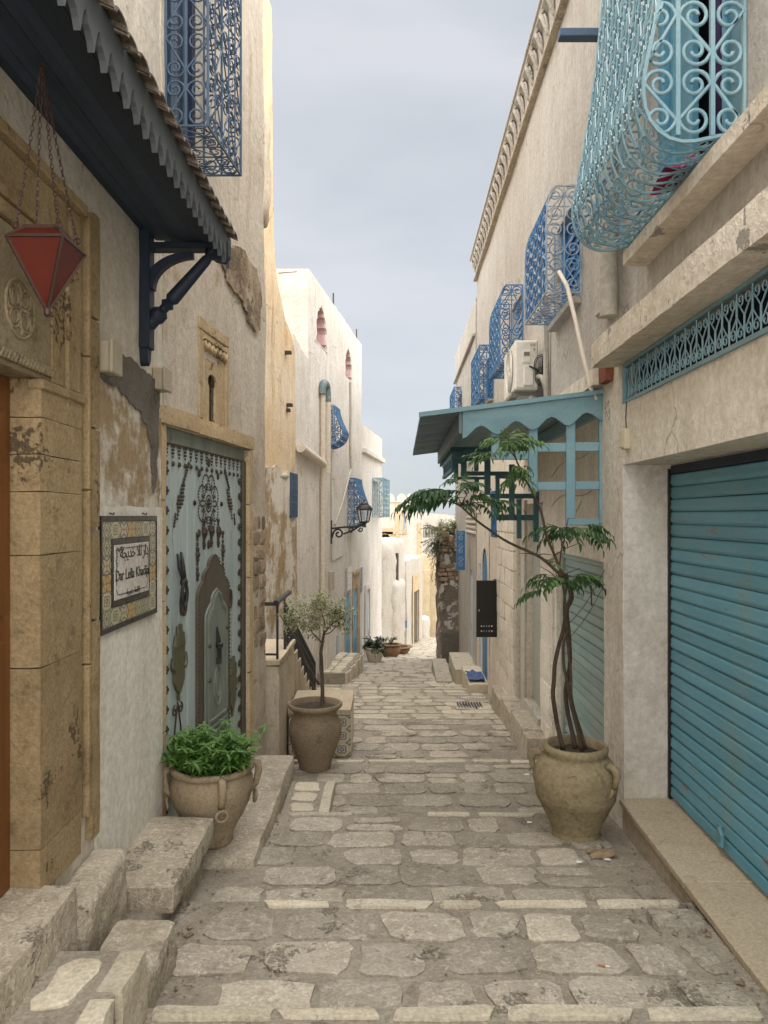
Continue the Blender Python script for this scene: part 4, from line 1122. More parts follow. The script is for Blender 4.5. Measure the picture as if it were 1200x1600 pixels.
bx('bracket_arm', M['navy'], AW, FL1, BU - .035, BU + .035, .06, .50, 1.565, 1.602, .005)
MB().prism([(.40, 1.60), (.40, 1.53), (.44, 1.50), (.49, 1.49), (.52, 1.52), (.52, 1.60)], BU - .04, BU + .045, lambda p, q, t: (t, p, q)).build('bracket_end', M['navy'], AW, FL1, bevel=.004)

# ---- red lantern hanging under it
LC = Vector((-1.215, 2.655, .975))
LN = thing('lantern', 'red glass lantern shaped like an upturned pyramid hanging on chains under the dark awning', 'lantern', tuple(LC))
hs_ = .098
cor = [Vector((LC.x + sx * hs_, LC.y + sy * hs_, LC.z)) for sx, sy in ((-1, -1), (1, -1), (1, 1), (-1, 1))]
apex = Vector((LC.x, LC.y, .735)); tops = [Vector((LC.x + sx * .055, LC.y + sy * .055, 1.022)) for sx, sy in ((-1, -1), (1, -1), (1, 1), (-1, 1))]
for k in range(4):
    a, c = cor[k], cor[(k + 1) % 4]
    cen = (a + c + apex) / 3 - LC; nv = Vector((cen.x, cen.y, 0)).normalized()
    q = [a.lerp(apex, .02), c.lerp(apex, .02), apex.lerp((a + c) / 2, .03)]
    vs = [tuple(p) for p in q] + [tuple(p - nv * .004) for p in q]
    MB().add(vs, [(0, 1, 2), (5, 4, 3), (0, 3, 4, 1), (1, 4, 5, 2), (2, 5, 3, 0)]).build('glass_pane', M['redglass'], LN)
    q = [a, c, tops[(k + 1) % 4], tops[k]]
    vs = [tuple(p) for p in q] + [tuple(p - nv * .004) for p in q]
    MB().add(vs, [(0, 1, 2, 3), (7, 6, 5, 4), (0, 4, 5, 1), (1, 5, 6, 2), (2, 6, 7, 3), (3, 7, 4, 0)]).build('shoulder_pane', M['redglass'], LN)
f = MB()
for k in range(4):
    f.tube([cor[k], cor[(k + 1) % 4]], .007, 4, sq=True); f.tube([cor[k], apex], .0065, 4, sq=True)
    f.tube([tops[k], tops[(k + 1) % 4]], .009, 4, sq=True); f.tube([cor[k], tops[k]], .006, 4, sq=True)
f.lathe([(.0, -.02), (.012, -.01), (.014, .01), (.004, .02)], tuple(apex), 8)
f.build('frame', M['lantern_frame'], LN)
hook = Vector((LC.x - .02, LC.y, 1.63))
for k in range(4):
    a = tops[k] if k in (0, 1) else cor[k]
    a = (tops[k] + cor[k]) / 2 + Vector((0, 0, .012))
    c = MB(); N_ = 34; prev = None
    for i in range(N_):
        p = a.lerp(hook, (i + .5) / N_) - Vector((0, 0, .02 * sin(pi * i / N_)))
        d_ = (hook - a).normalized(); s1 = d_.orthogonal().normalized(); s1 = s1 if i % 2 else d_.cross(s1).normalized()
        L_ = (hook - a).length / N_ * .62
        c.tube([p + d_ * (L_ * cos(t)) + s1 * (.0055 * sin(t)) for t in [2 * pi * j / 8 for j in range(8)]], .0018, 4, closed=True)
    c.tube([a + Vector((0.012 * cos(t), 0, .008 + .012 * sin(t))) for t in [2 * pi * j / 10 for j in range(10)]], .003, 4, closed=True)
    c.build('chain', M['lantern_frame'], LN)
MB().tube([hook, hook + Vector((0, 0, .06))], .006, 6).build('hook', M['lantern_frame'], LN)

# ---- tiled name plaque
PL = thing('name_plaque', 'square tiled sign with marble centre reading Dar Lella Khadija beside the studded door', 'sign', FL1(4.1, .015, -.6))
pu0, pu1, pz0, pz1, ed = 3.645, 4.545, -.597, .0, .027
bx('backing', M['plaster_low'], PL, FL1, pu0 + .003, pu1 - .003, -.002, .012, pz0 + .003, pz1 - .003, 0)
def strip(a0, a1, c0, c1, n, horiz):
    for i in range(n):
        if horiz: q = (a0 + (a1 - a0) * i / n + .0012, a0 + (a1 - a0) * (i + 1) / n - .0012, .0125, .030, c0, c1)
        else: q = (a0, a1, .0125, .030, c0 + (c1 - c0) * i / n + .0012, c0 + (c1 - c0) * (i + 1) / n - .0012)
        MB().box(*q).build('edging_tile', M['blackglaze'], PL, FL1, bevel=.0015)
strip(pu0, pu1, pz1 - ed, pz1, 4, True); strip(pu0, pu1, pz0, pz0 + ed, 4, True)
strip(pu0, pu0 + .018, pz0 + ed, pz1 - ed, 3, False); strip(pu1 - .018, pu1, pz0 + ed, pz1 - ed, 3, False)
tu0, tu1, tz0, tz1 = pu0 + .02, pu1 - .02, pz0 + ed + .002, pz1 - ed - .002
tw, th_ = (tu1 - tu0) / 7, (tz1 - tz0) / 6
def tile(i, j, mk):
    o = MB().box(tu0 + tw * i + .001, tu0 + tw * (i + 1) - .001, .0125, .0265, tz0 + th_ * j + .001, tz0 + th_ * (j + 1) - .001).build('tile', TILES[mk], PL, FL1)
    uvquad(o.data)
kinds = [3, 0, 2, 1, 3, 0, 2]
for i in range(7): tile(i, 5, kinds[i]); tile(i, 0, [3, 0, 2, 1, 3, 3, 0][i])
for j, mk in zip(range(4, 0, -1), (3, 2, 1, 0)): tile(0, j, mk); tile(6, j, mk)
iu0, iu1, iz0, iz1 = tu0 + tw + .002, tu1 - tw - .002, tz0 + th_ + .002, tz1 - th_ - .002
strip(iu0, iu1, iz1 - .032, iz1, 3, True); strip(iu0, iu1, iz0, iz0 + .034, 3, True)
strip(iu0, iu0 + .03, iz0 + .034, iz1 - .032, 2, False); strip(iu1 - .028, iu1, iz0 + .034, iz1 - .032, 2, False)
SLB = bx('marble_slab', M['marble'], PL, FL1, iu0 + .031, iu1 - .029, .0125, .034, iz0 + .035, iz1 - .033, .002)
def textmesh(s, size):
    cu = bpy.data.curves.new('lettering', 'FONT'); cu.body = s; cu.size = size; cu.align_x = 'CENTER'; cu.align_y = 'CENTER'; cu.extrude = .0008
    cu.space_character = .95
    o = bpy.data.objects.new('lettering', cu); COL.objects.link(o)
    dg = bpy.context.evaluated_depsgraph_get()
    me = bpy.data.meshes.new_from_object(o.evaluated_get(dg)); 
    bpy.data.objects.remove(o)
    return me
def lettering(s, size, fr, uc, d, zc, parent, flip=1, mat=None, sx=1., sy=1.):
    me = textmesh(s, size)
    b = MB(); b.v = [(uc + flip * v.co.x * sx, d + v.co.z, zc + v.co.y * sy) for v in me.vertices]; b.f = [tuple(p.vertices) for p in me.polygons]
    bpy.data.meshes.remove(me)
    return b.build('lettering', mat or M['ink'], parent, fr, normals=False)
mu = (iu0 + iu1) / 2 + .001
lettering('Dar Lella Khadija', .078, FL1, mu, .0355, -.318, SLB, 1, sx=1.08, sy=1.05)
# Arabic name, right to left, in joined presentation forms
ar = '\u0629\ufea0\ufbff'
AR = ''.join(['\ufe94', '\ufea0', '\ufef3', '\ufeaa', '\ufea7', ' ', '\ufefc', '\ufedf', ' ', '\ufead', '\ufe8d', '\ufea9'])
lettering(AR, .088, FL1, mu + .03, .0355, -.20, SLB, 1, sx=1.12)
lettering(''.join(['\ufe94', '\ufea0', '\ufef3', '\ufeaa', '\ufea7', ' ', '\ufe94', '\ufee3', '\ufe8e', '\ufed7', '\ufe87']), .042, FL1, mu, .0355, -.415, SLB, 1, sx=1.1)
ln = MB(); a0, a1, c0, c1 = iu0 + .05, iu1 - .048, iz0 + .06, iz1 - .052
def thin(pts): ln.tube([(p, .0345, q) for p, q in pts], .0022, 4)
thin([(a0 + .13, c1), (a1 - .03, c1), (a1, c1 - .03), (a1, c0 + .03), (a1 - .03, c0), (a0 + .03, c0)]); thin([(a0, c0 + .05), (a0, c1 - .13)])
thin([(a0, c0 + .03), (a0 + .01, c0 + .012), (a0 + .028, c0)])
for k in range(7):
    for (p, q) in ((a0 + .012 + k * .016, c1 - .006 * (k % 3)), (a0 + .004 * (k % 3), c1 - .01 - k * .017)):
        thin([(p + .009 * cos(t), q + .007 * sin(t)) for t in [j * 1.3 for j in range(5)]])
ln.build('border_line', M['ink'], SLB, FL1)
for u in (3.80, 4.32):
    MB().tube([(u, .0, .018), (u, .02, .012), (u, .034, .006), (u + .003, .036, .018)], .004, 5).build('hanging_hook', M['iron'], PL, FL1)

for (pxa, pxb, pya, pyb, lab) in ((156, 184, 530, 580, 'beige square cover box on the wall between the carved doorway and the dark awning post'),
                                  (243, 266, 573, 608, 'ivory square cover box on the wall just above the studded door lintel')):
    u0_ = 1.40 * 1150 / (600 - pxa) + .02; u1_ = u0_ + .14
    zc = zz((pya + pyb) / 2, u0_); h = .5 * (pyb - pya) * u0_ / 1150
    T = thing('wall_box', lab, 'wall box', FL1(u0_ + .07, 0, zc - h), 'square cover boxes on the left wall')
    bx('body', M['boxgrey'], T, FL1, u0_, u1_, .0, .065, zc - h, zc + h, .008)
    bx('lid', M['boxgrey'], T, FL1, u0_ - .004, u1_ + .004, .066, .085, zc - h - .004, zc + h + .004, .006)

# ---- doorstep, worn corner stone, bench, long threshold slab, side steps
tag(rough_block('door_step', M['step'], None, FL1, 1.0, 3.035, -.48, .175, -2.0, -1.515, amp=.008, res=.045, rnd=.014, seed=1), 'long worn stone doorstep below the carved brown doorway', 'doorstep')
tag(rough_block('corner_stone', M['step'], None, FL1, 3.03, 3.62, -.02, .185, -2.2, -1.615, amp=.026, res=.04, rnd=.05, seed=5), 'worn rounded stone block between the doorstep and the stone bench', 'stone')
BN = thing('stone_bench', 'low stone bench with thick slab seat against the white wall under the tiled sign', 'bench', FL1(4.1, .18, -2.15))
rough_block('seat', M['step'], BN, FL1, 3.66, 4.54, -.01, .385, -1.985, -1.848, amp=.011, res=.045, rnd=.018, seed=9)
rough_block('support', M['step'], BN, FL1, 3.76, 4.48, -.01, .335, -2.45, -1.995, amp=.012, res=.06, rnd=.02, seed=10)
tag(rough_block('threshold_slab', M['step'], None, FW, -1.50, -.80, 4.56, 6.58, -2.55, -2.125, amp=.014, res=.06, rnd=.028, seed=12), 'long stone slab at the foot of the studded door under the bushy pot', 'stone slab')
SS = thing('side_step', 'raised corner step of pale edged stones below the doorstep', 'step', (-1.2, 2.7, -1.95))
bx('mortar_bed', M['mortar'], SS, FW, -1.43, -.95, 1.0, 2.86, -2.3, -1.685, .01)
def zc_(Y): return -1.685
for (a0, a1, b0, b1) in ((-1.24, -1.07, 1.2, 1.70), (-1.23, -1.06, 1.76, 2.14), (-1.23, -1.05, 2.18, 2.44), (-1.22, -1.05, 2.50, 2.80)):
    mb = MB(); stone_mesh(mb, a0, a1, b0, b1, .012, 0, cz=zc_); mb.build('paving_stone', M['nosing'], SS, smooth=40)
for k, (b0, b1) in enumerate(((1.2, 1.60), (1.63, 1.92), (1.95, 2.22), (2.25, 2.56), (2.59, 2.87))):
    rough_block('edge_stone', M['nosing'], SS, FW, -1.03, -.93 + .012 * (k % 3), b0 + .01, b1 - .01, -2.2, -1.672 + .010 * (k % 2), amp=.015, res=.045, rnd=.014, seed=20 + k)
tag(rough_block('edge_block', M['step'], None, FW, -1.20, -.935, 2.90, 3.34, -2.3, -1.815, amp=.026, res=.045, rnd=.035, seed=31), 'small rough stone wedged between the side step and the bench', 'stone')
rough_block('mortar_bed', M['mortar'], SS, FL1, 2.7, 3.85, .0, .33, -2.4, -1.965, amp=.02, res=.05, rnd=.05, seed=66)
SS2 = thing('gutter_step', 'short stepped edge of pale stones beside the long threshold slab', 'step', (-.66, 5.9, G(5.9)))
mb = MB(); stone_mesh(mb, -.76, -.56, 5.02, 5.5, .02, 0, cz=lambda Y: -2.29); mb.build('paving_stone', M['nosing'], SS2, smooth=40)
bx('mortar_bed', M['mortar'], SS2, FW, -.80, -.425, 5.62, 6.35, -2.5, -2.285, .01)
for k, (b0, b1) in enumerate(((5.68, 5.85), (5.88, 6.06), (6.09, 6.30))):
    mb = MB(); stone_mesh(mb, -.74, -.53, b0, b1, .014, 0, cz=lambda Y: -2.285); mb.build('paving_stone', M['nosing'], SS2, smooth=40)
rough_block('edge_stone', M['nosing'], SS2, FW, -.50, -.415, 5.62, 6.34, -2.5, -2.272, amp=.008, res=.09, rnd=.015, seed=41)

# ================================================================= clay pots
def pot(name, label, prof, loc, mat, group=None, n=32, soil=None, wob=.02, seed=0.):
    T = thing(name, label, 'plant pot', loc, group)
    b = MB(); b.lathe(prof, loc, n, wob, seed, capb=True)
    b.build('body', mat, T, smooth=50)
    if soil:
        r, z = soil
        s_ = MB(); s_.lathe([(r, z), (r * .7, z + .02), (r * .35, z + .03), (0.005, z + .03)], loc, 20, .05, seed, capb=False)
        s_.build('soil', M['earth'], T, smooth=True)
    return T
# bushy pot on the slab
pA = (-1.125, 4.82, -2.125)
prof = [(.128, 0), (.138, .015), (.136, .045), (.158, .10), (.205, .18), (.243, .26), (.262, .325), (.268, .375), (.262, .415), (.248, .442), (.243, .456), (.262, .465), (.272, .48), (.268, .498), (.25, .505), (.232, .498), (.225, .47)]
PA = pot('clay_pot', 'wide brown clay jar with ringed handles holding a green bushy herb by the studded door', prof, pA, M['terracotta_pale'], 'large clay pots in the street', soil=(.225, .455))
for ang in (radians(-65), radians(20), radians(190)):
    d_ = Vector((cos(ang), sin(ang), 0)); c = Vector(pA)
    h = MB(); h.tube([c + d_ * .255 + Vector((0, 0, .48)), c + d_ * .30 + Vector((0, 0, .475)), c + d_ * .305 + Vector((0, 0, .42)), c + d_ * .285 + Vector((0, 0, .34)), c + d_ * .235 + Vector((0, 0, .285))], [.022, .026, .025, .022, .018], 8)
    ho = h.build('handle', M['terracotta_pale'], PA, smooth=True)
    sd = Vector((-d_.y, d_.x, 0)); q = c + d_ * .285 + Vector((0, 0, .27))
    MB().tube([q + sd * (.036 * cos(t)) + d_ * (.006 * sin(t) - .004) + Vector((0, 0, .036 * sin(t) - .012)) for t in [2 * pi * i / 18 for i in range(18)]], .010, 7, closed=True).build('clay_ring', M['terracotta_pale'], ho, smooth=True)
# smooth pot beyond, with the small tree
pB = (-.672, 7.16, G(7.1) - .01)
prof = [(.145, 0), (.15, .012), (.155, .05), (.185, .14), (.225, .25), (.252, .34), (.258, .40), (.25, .46), (.222, .515), (.205, .545), (.21, .57), (.24, .598), (.262, .615), (.267, .632), (.258, .65), (.242, .652), (.228, .63), (.215, .58)]
PB = pot('clay_pot', 'tall plain grey brown clay pot with a small variegated tree in front of the terrace', prof, pB, M['terracotta'], 'large clay pots in the street', soil=(.215, .60), seed=3)
# mossy jar on the right
pC = (1.335, 5.13, G(5.13) - .01)
prof = [(.150, 0), (.162, .004), (.163, .03), (.160, .05), (.168, .075), (.172, .08), (.172, .095), (.196, .14), (.226, .20), (.255, .262), (.266, .275), (.266, .284), (.272, .292), (.272, .302), (.280, .345), (.286, .39), (.287, .43), (.281, .475), (.264, .515), (.238, .548), (.218, .566), (.211, .577), (.213, .59), (.219, .60), (.222, .615), (.222, .635), (.212, .648), (.193, .648), (.185, .63), (.178, .57)]
PC = pot('clay_pot', 'round mossy clay jar with leaf handles and a slender tree by the blue shutters', prof, pC, M['terracotta_green'], 'large clay pots in the street', n=40, soil=(.178, .585), wob=.008)
for ang in (radians(-47), radians(150)):
    d_ = Vector((cos(ang), sin(ang), 0)); c = Vector(pC); sd = Vector((-d_.y, d_.x, 0))
    h = MB(); h.tube([c + d_ * .236 + Vector((0, 0, .54)), c + d_ * .275 + Vector((0, 0, .553)), c + d_ * .305 + Vector((0, 0, .537)), c + d_ * .318 + Vector((0, 0, .50)), c + d_ * .308 + Vector((0, 0, .45)), c + d_ * .29 + Vector((0, 0, .41))], [.024, .029, .029, .026, .022, .016], 8)
    for q in (-1, 0, 1): h.tube([c + d_ * .285 + Vector((0, 0, .42)), c + d_ * .290 + sd * (q * .02) + Vector((0, 0, .385)), c + d_ * .280 + sd * (q * .034) + Vector((0, 0, .35))], [.012, .016, .006], 6)
    h.build('handle', M['terracotta_green'], PC, smooth=True)
ang = radians(-108); d_ = Vector((cos(ang), sin(ang), 0)); sd = Vector((-d_.y, d_.x, 0)); c = Vector(pC)
ro = MB()
for k in range(5):
    t = 2 * pi * k / 5
    q = c + d_ * .268 + sd * (.025 * cos(t)) + Vector((0, 0, .475 + .025 * sin(t)))
    ro.tube([q + sd * (.016 * cos(a)) + Vector((0, 0, .016 * sin(a))) for a in [2 * pi * i / 10 for i in range(10)]], .005, 5, closed=True)
ro.build('flower_relief', M['terracotta_green'], PC, smooth=True)

# ================================================================= plants
def leaflet(mb, base, dirv, upv, L, w, fold=.25, droop=.2):
    d = dirv.normalized(); s = d.cross(upv)
    if s.length < 1e-4: s = d.orthogonal()
    s.normalize(); n_ = s.cross(d)
    def P(t, x, h): return base + d * (L * t) + s * (w * x) + n_ * (h * w - droop * L * t * t)
    vs = [P(0, 0, 0), P(.33, -.5, fold), P(.33, 0, 0), P(.33, .5, fold), P(.7, -.36, fold * .8), P(.7, 0, 0), P(.7, .36, fold * .8), P(1, 0, 0)]
    mb.add(vs, [(0, 2, 1), (0, 3, 2), (1, 2, 5, 4), (2, 3, 6, 5), (4, 5, 7), (5, 6, 7)])
def frond_mesh(seed, L=.29, pairs=6, lw=.027, ll=.085, stalk=.06):
    random.seed(seed); b = MB()
    pts = [Vector((L * t * (1 - .12 * t), 0.02 * sin(3 * t + seed), .07 * t - .62 * L * t * t)) for t in [i / 8 for i in range(9)]]
    b.tube(pts, [.0028 - .0018 * i / 8 for i in range(9)], 4)
    for k in range(pairs):
        t = .16 + .8 * k / pairs
        i = int(t * 8); p = pts[i].lerp(pts[i + 1], t * 8 - i); d = (pts[i + 1] - pts[i]).normalized()
        for sg in (-1, 1):
            a = radians(random.uniform(40, 70)); dv = d * cos(a) + Vector((0, sg, 0)) * sin(a) + Vector((0, 0, random.uniform(-.75, -.05)))
            leaflet(b, p, dv, Vector((0, 0, 1)), ll * random.uniform(.8, 1.15) * (1 - .25 * abs(t - .5)), lw * random.uniform(.85, 1.15), .25, random.uniform(.15, .5))
    leaflet(b, pts[-1], pts[-1] - pts[-2] + Vector((0, 0, -.01)), Vector((0, 0, 1)), ll, lw, .25, .4)
    me = bpy.data.meshes.new('frond'); me.from_pydata([tuple(v) for v in b.v], [], b.f)
    me.polygons.foreach_set('use_smooth', [True] * len(me.polygons))
    return me
FM = {}
for key, mt in (('d', 'leaf'), ('l', 'leaf_light')):
    FM[key] = []
    for sd_ in range(4):
        me = frond_mesh(sd_ + 3); me.materials.append(M[mt]); FM[key].append(me)
random.seed(5)
TR = thing('potted_tree', 'slender young tree with twisted stems and drooping feathery leaves growing from the mossy jar', 'tree', (pC[0], pC[1], pC[2] + .59))
def stem(pts, r0, r1, name='stem', mat=None, wig=.012):
    P = [Vector(p) for p in pts]; out = []
    for i in range(len(P) - 1):
        a = P[max(i - 1, 0)]; b_ = P[i]; c = P[i + 1]; d = P[min(i + 2, len(P) - 1)]
        for k in range(6):
            t = k / 6
            q = .5 * ((2 * b_) + (c - a) * t + (2 * a - 5 * b_ + 4 * c - d) * t * t + (3 * b_ - a - 3 * c + d) * t ** 3)
            q += noise.noise_vector(q * 6) * wig; out.append(q)
    out.append(P[-1])
    n = len(out)
    return MB().tube(out, [r0 + (r1 - r0) * i / (n - 1) for i in range(n)], 7).build(name, mat or M['bark'], TR if mat is None else None, smooth=True)
Yt = 5.1
def T_(px, py, dy=0): return Pt(px, py, Yt + dy)
stem([(pC[0] - .09, 5.10, -1.62), T_(866, 1100), T_(868, 1040), T_(884, 960, .02), T_(889, 925), T_(872, 895), T_(838, 868), T_(795, 848), T_(745, 812), T_(722, 792)], .017, .007)
stem([(pC[0] + .0, 5.13, -1.62), T_(884, 1090, .05), T_(892, 1030, .06), T_(886, 960, .05), T_(893, 930, .03), T_(878, 895, .0), T_(866, 868), T_(852, 830), T_(838, 780), T_(818, 745), T_(806, 715), T_(802, 695)], .016, .005)
stem([(pC[0] + .07, 5.12, -1.62), T_(895, 1100, .0), T_(892, 1040, .0), T_(884, 985, .0), T_(881, 935, .0), T_(886, 900, .0), T_(872, 900, .0)], .013, .006)
stem([(pC[0] + .03, 5.06, -1.62), T_(887, 1070, -.03), T_(880, 1010, -.02), T_(886, 975, .0), T_(880, 925, .0), T_(874, 895, 0), T_(876, 860, .0), T_(882, 845, .0), T_(884, 832)], .012, .004)
stem([T_(806, 715), T_(795, 702), T_(786, 692)], .005, .003); stem([T_(722, 792), T_(700, 782), T_(672, 788)], .006, .003)
stem([T_(745, 812), T_(738, 795), T_(730, 780)], .005, .003)
def fronds(px, py, n, key, az, sp, dyr=.12, sz=(.8, 1.15), el=(-.1, .5), dist=0):
    for i in range(n):
        k_ = key if random.random() < .82 else ('l' if key == 'd' else 'd')
        a = random.uniform(*az); e = random.uniform(*el)
        dv = Vector((cos(a) * cos(e), sin(a) * cos(e), sin(e)))
        loc = Vector(T_(px + random.uniform(-sp, sp), py + random.uniform(-sp, sp) * .5, random.uniform(-dyr, dyr)))
        x = dv; yv = Vector((0, 0, 1)).cross(x).normalized(); zv = x.cross(yv)
        s = random.uniform(sz[0] * .7, sz[1] * 1.08)
        mt = Matrix((x, yv, zv)).transposed().to_4x4()
        inst('frond', random.choice(FM[k_]), TR, Matrix.Translation(loc) @ mt @ Matrix.Rotation(random.uniform(-.35, .35), 4, 'X') @ Matrix.Scale(s, 4))
full = (0, 2 * pi)
fronds(728, 774, 13, 'd', full, 24, sz=(.6, .95), el=(-.2, .8)); fronds(702, 772, 10, 'd', (2.4, 3.9), 12, sz=(.8, 1.05), el=(-.15, .35)); fronds(680, 776, 7, 'd', (2.6, 3.7), 12, sz=(.7, .95), el=(-.2, .15))
fronds(758, 784, 8, 'd', (-1., 1.), 14, sz=(.6, .8), el=(-.3, .2)); fronds(655, 786, 4, 'd', (2.7, 3.6), 8, sz=(.55, .75), el=(-.2, .1)); fronds(712, 762, 5, 'd', full, 14, sz=(.5, .75), el=(.4, 1.2))
fronds(802, 698, 13, 'l', full, 16, sz=(.65, .95), el=(-.15, .7)); fronds(818, 735, 11, 'l', full, 14, sz=(.6, .85), el=(-.3, .2)); fronds(790, 688, 5, 'l', full, 8, sz=(.45, .65), el=(.3, 1.1)); fronds(772, 710, 5, 'l', (2.2, 4), 8, sz=(.5, .7))
fronds(884, 830, 14, 'd', full, 10, sz=(.65, .9), el=(-.1, .3)); fronds(908, 826, 8, 'd', (-.6, .6), 12, sz=(.6, .8), el=(-.2, .1))
fronds(872, 906, 13, 'd', full, 12, sz=(.6, .85), el=(-.1, .3)); fronds(900, 903, 7, 'l', (-.6, .8), 10, sz=(.6, .85), el=(-.1, .3)); fronds(860, 880, 4, 'l', full, 6, sz=(.3, .45), el=(.2, 1.)); fronds(845, 925, 3, 'd', (2.5, 3.8), 6, sz=(.6, .7), el=(-.1, .1))

# bushy herb in the first pot
HB = thing('potted_herb', 'bushy bright green herb spilling over the rim of the wide brown jar', 'plant', (pA[0], pA[1], pA[2] + .47))
random.seed(8)
stems = MB(); lv = MB()
for k in range(120):
    a = random.uniform(0, 2 * pi); r = .22 * math.sqrt(random.random()); lean = random.uniform(.1, .75) * (r / .2 + .15)
    p0 = Vector((pA[0] + r * cos(a) * .8, pA[1] + r * sin(a) * .8, pA[2] + .47)); H = random.uniform(.10, .24) * (1.15 - r * 1.2) * (1.45 if k % 9 == 0 else 1)
    d = Vector((cos(a) * lean, sin(a) * lean, 1)).normalized()
    pts = [p0 + d * (H * t) + Vector((cos(a), sin(a), -.35)) * (.05 * lean * t * t) for t in [i / 6 for i in range(7)]]
    stems.tube(pts, .003, 4)
    for i in range(1, 7):
        tt = i / 6
        for q in range(3 if i < 6 else 6):
            aa = q * 2 * pi / (3 if i < 6 else 6) + i * .9 + k
            dv = Vector((cos(aa), sin(aa), random.uniform(-.2, .5)))
            leaflet(lv, pts[i], dv, Vector((0, 0, 1)), random.uniform(.05, .085), random.uniform(.017, .026), .2, random.uniform(0, .5))
stems.build('stems', M['leaf_herb'], HB, kind='stuff'); lv.build('foliage', M['leaf_herb'], HB, smooth=True, kind='stuff', normals=False)

# variegated small tree in the plain pot
VT = thing('potted_tree', 'small bushy tree with cream edged leaves and thin grey trunk in the plain clay pot', 'tree', (pB[0], pB[1], pB[2] + .6))
def V_(px, py, dy=0): return Vector(Pt(px, py, 7.16 + dy))
def st2(pts, r0, r1, nm='branch'):
    b = MB(); out = []
    P = [Vector(p) for p in pts]
    for a, c in zip(P, P[1:]):
        for k in range(5): q = a.lerp(c, k / 5); out.append(q + noise.noise_vector(q * 5) * .01)
    out.append(P[-1]); n = len(out)
    b.tube(out, [r0 + (r1 - r0) * i / (n - 1) for i in range(n)], 7).build(nm, M['bark_grey'], VT, smooth=True)
st2([V_(503, 1108), V_(504, 1060), V_(501, 1020), V_(506, 990)], .021, .013, 'trunk')
st2([V_(499, 1070, -.02), V_(480, 1040, -.1), V_(468, 1008, -.16), V_(448, 975, -.2), V_(437, 960, -.2)], .012, .005)
st2([V_(502, 1003), V_(490, 990, .03), V_(478, 972, .06)], .008, .004); st2([V_(506, 990), V_(520, 975, -.03), V_(536, 965)], .009, .004)
st2([V_(506, 990), V_(507, 970, .03), V_(500, 950, .05)], .009, .004); st2([V_(506, 992), V_(516, 988, .1), V_(530, 975, .16)], .007, .004)
lv = MB(); random.seed(21)
clumps = []
for (px, py, r, n) in ((505, 960, .17, 900), (480, 965, .15, 640), (528, 962, .12, 520), (458, 968, .12, 380), (470, 938, .09, 130), (500, 938, .11, 330), (532, 945, .08, 120), (552, 955, .05, 45), (448, 988, .07, 50), (538, 978, .08, 110), (455, 945, .07, 70), (488, 990, .08, 90), (443, 965, .05, 25)):
    c0 = V_(px, py, random.uniform(-.05, .05))
    for k in range(n):
        dv = Vector((random.gauss(0, 1), random.gauss(0, 1), random.gauss(0, 1))).normalized(); q = c0 + Vector((dv.x, dv.y * 1.2, dv.z * .85)) * (r * (random.random() ** .5))
        if n1(q.x * 14, q.y * 14, q.z * 14) < -.18: continue
        d2 = (dv + Vector((random.uniform(-.8, .8), random.uniform(-.8, .8), random.uniform(-.3, .9)))).normalized()
        leaflet(lv, q, d2, Vector((0, 0, 1)), random.uniform(.026, .046), random.uniform(.012, .019), .2, .2)
lv.build('crown', M['leaf_var'], VT, smooth=True, kind='stuff', normals=False)
# ================================================================= terrace with outside stair
random.seed(33)
TS = thing('terrace_stair', 'rendered terrace block with steps going down along the left wall behind the plain clay pot', 'stairs', (-1.4, 8, -2.5))
rough_block('landing_block', M['concrete'], TS, FW, -2.3, -1.045, 7.36, 8.62, -3.2, -1.50, amp=.010, res=.13, rnd=.02, seed=3)
rough_block('coping', M['slab'], TS, FW, -2.3, -1.03, 7.34, 8.64, -1.498, -1.44, amp=.006, res=.13, rnd=.015, seed=6)
nst = 8
for k in range(nst):
    y0 = 8.645 + .36 * k; zt = -1.62 - .175 * k
    rough_block('stair_step', M['concrete'], TS, FW, -2.2, -1.05, y0, y0 + .356, -4, zt, amp=.010, res=.14, rnd=.02, seed=k + 40)
RL = thing('railing', 'black iron railing round the terrace and down its steps', 'railing', (-1.08, 8, -1.44))
r = MB()
for y in (7.40, 7.95): r.box(-1.085, -1.062, y, y + .023, -1.44, -.88)
r.box(-2.3, -1.086, 7.402, 7.42, -1.405, -1.385)
r.build('post', M['iron'], RL)
MB().box(-2.3, -1.06, 7.40, 7.425, -.905, -.870).build('top_rail', M['iron'], RL)
MB().tube([(-1.073, 7.30, -.865), (-1.073, 8.35, -.865)], .028, 10).build('handrail_pipe', M['black'], RL, smooth=50)
ra, rb_ = Vector((-1.073, 8.0, -.95)), Vector((-1.073, 11.45, -2.28))
dz = Vector((0, 0, -.52))
pn = MB()
pn.tube([ra, rb_], .014, 4, sq=True); pn.tube([ra + dz, rb_ + dz], .014, 4, sq=True); pn.tube([ra + dz * .2, rb_ + dz * .2], .009, 4); pn.tube([ra + dz * .8, rb_ + dz * .8], .009, 4)
pn.build('rail', M['iron'], RL)
for k in range(47):
    p = ra.lerp(rb_, k / 46)
    b = MB(); b.tube([p, p + dz], .0075 if k % 46 else .016, 4, sq=True)
    if k % 2 and k < 46:
        b.tube([p + Vector((0, .035 * cos(t), -.26 + .06 * sin(t))) for t in [2 * pi * i / 10 for i in range(10)]], .005, 4, closed=True)
    b.build('baluster', M['iron'], RL)
TB = thing('tiled_block', 'white topped seat block with patterned tile sides behind the plain clay pot', 'seat block', (-.7, 8.2, -2.6))
rough_block('core', M['concrete'], TB, FW, -1.03, -.375, 7.92, 8.75, -3, -2.14, amp=.004, res=.2, rnd=.01)
rough_block('top_slab', M['slab'], TB, FW, -1.035, -.35, 7.89, 8.78, -2.138, -2.075, amp=.005, res=.12, rnd=.012, seed=2)
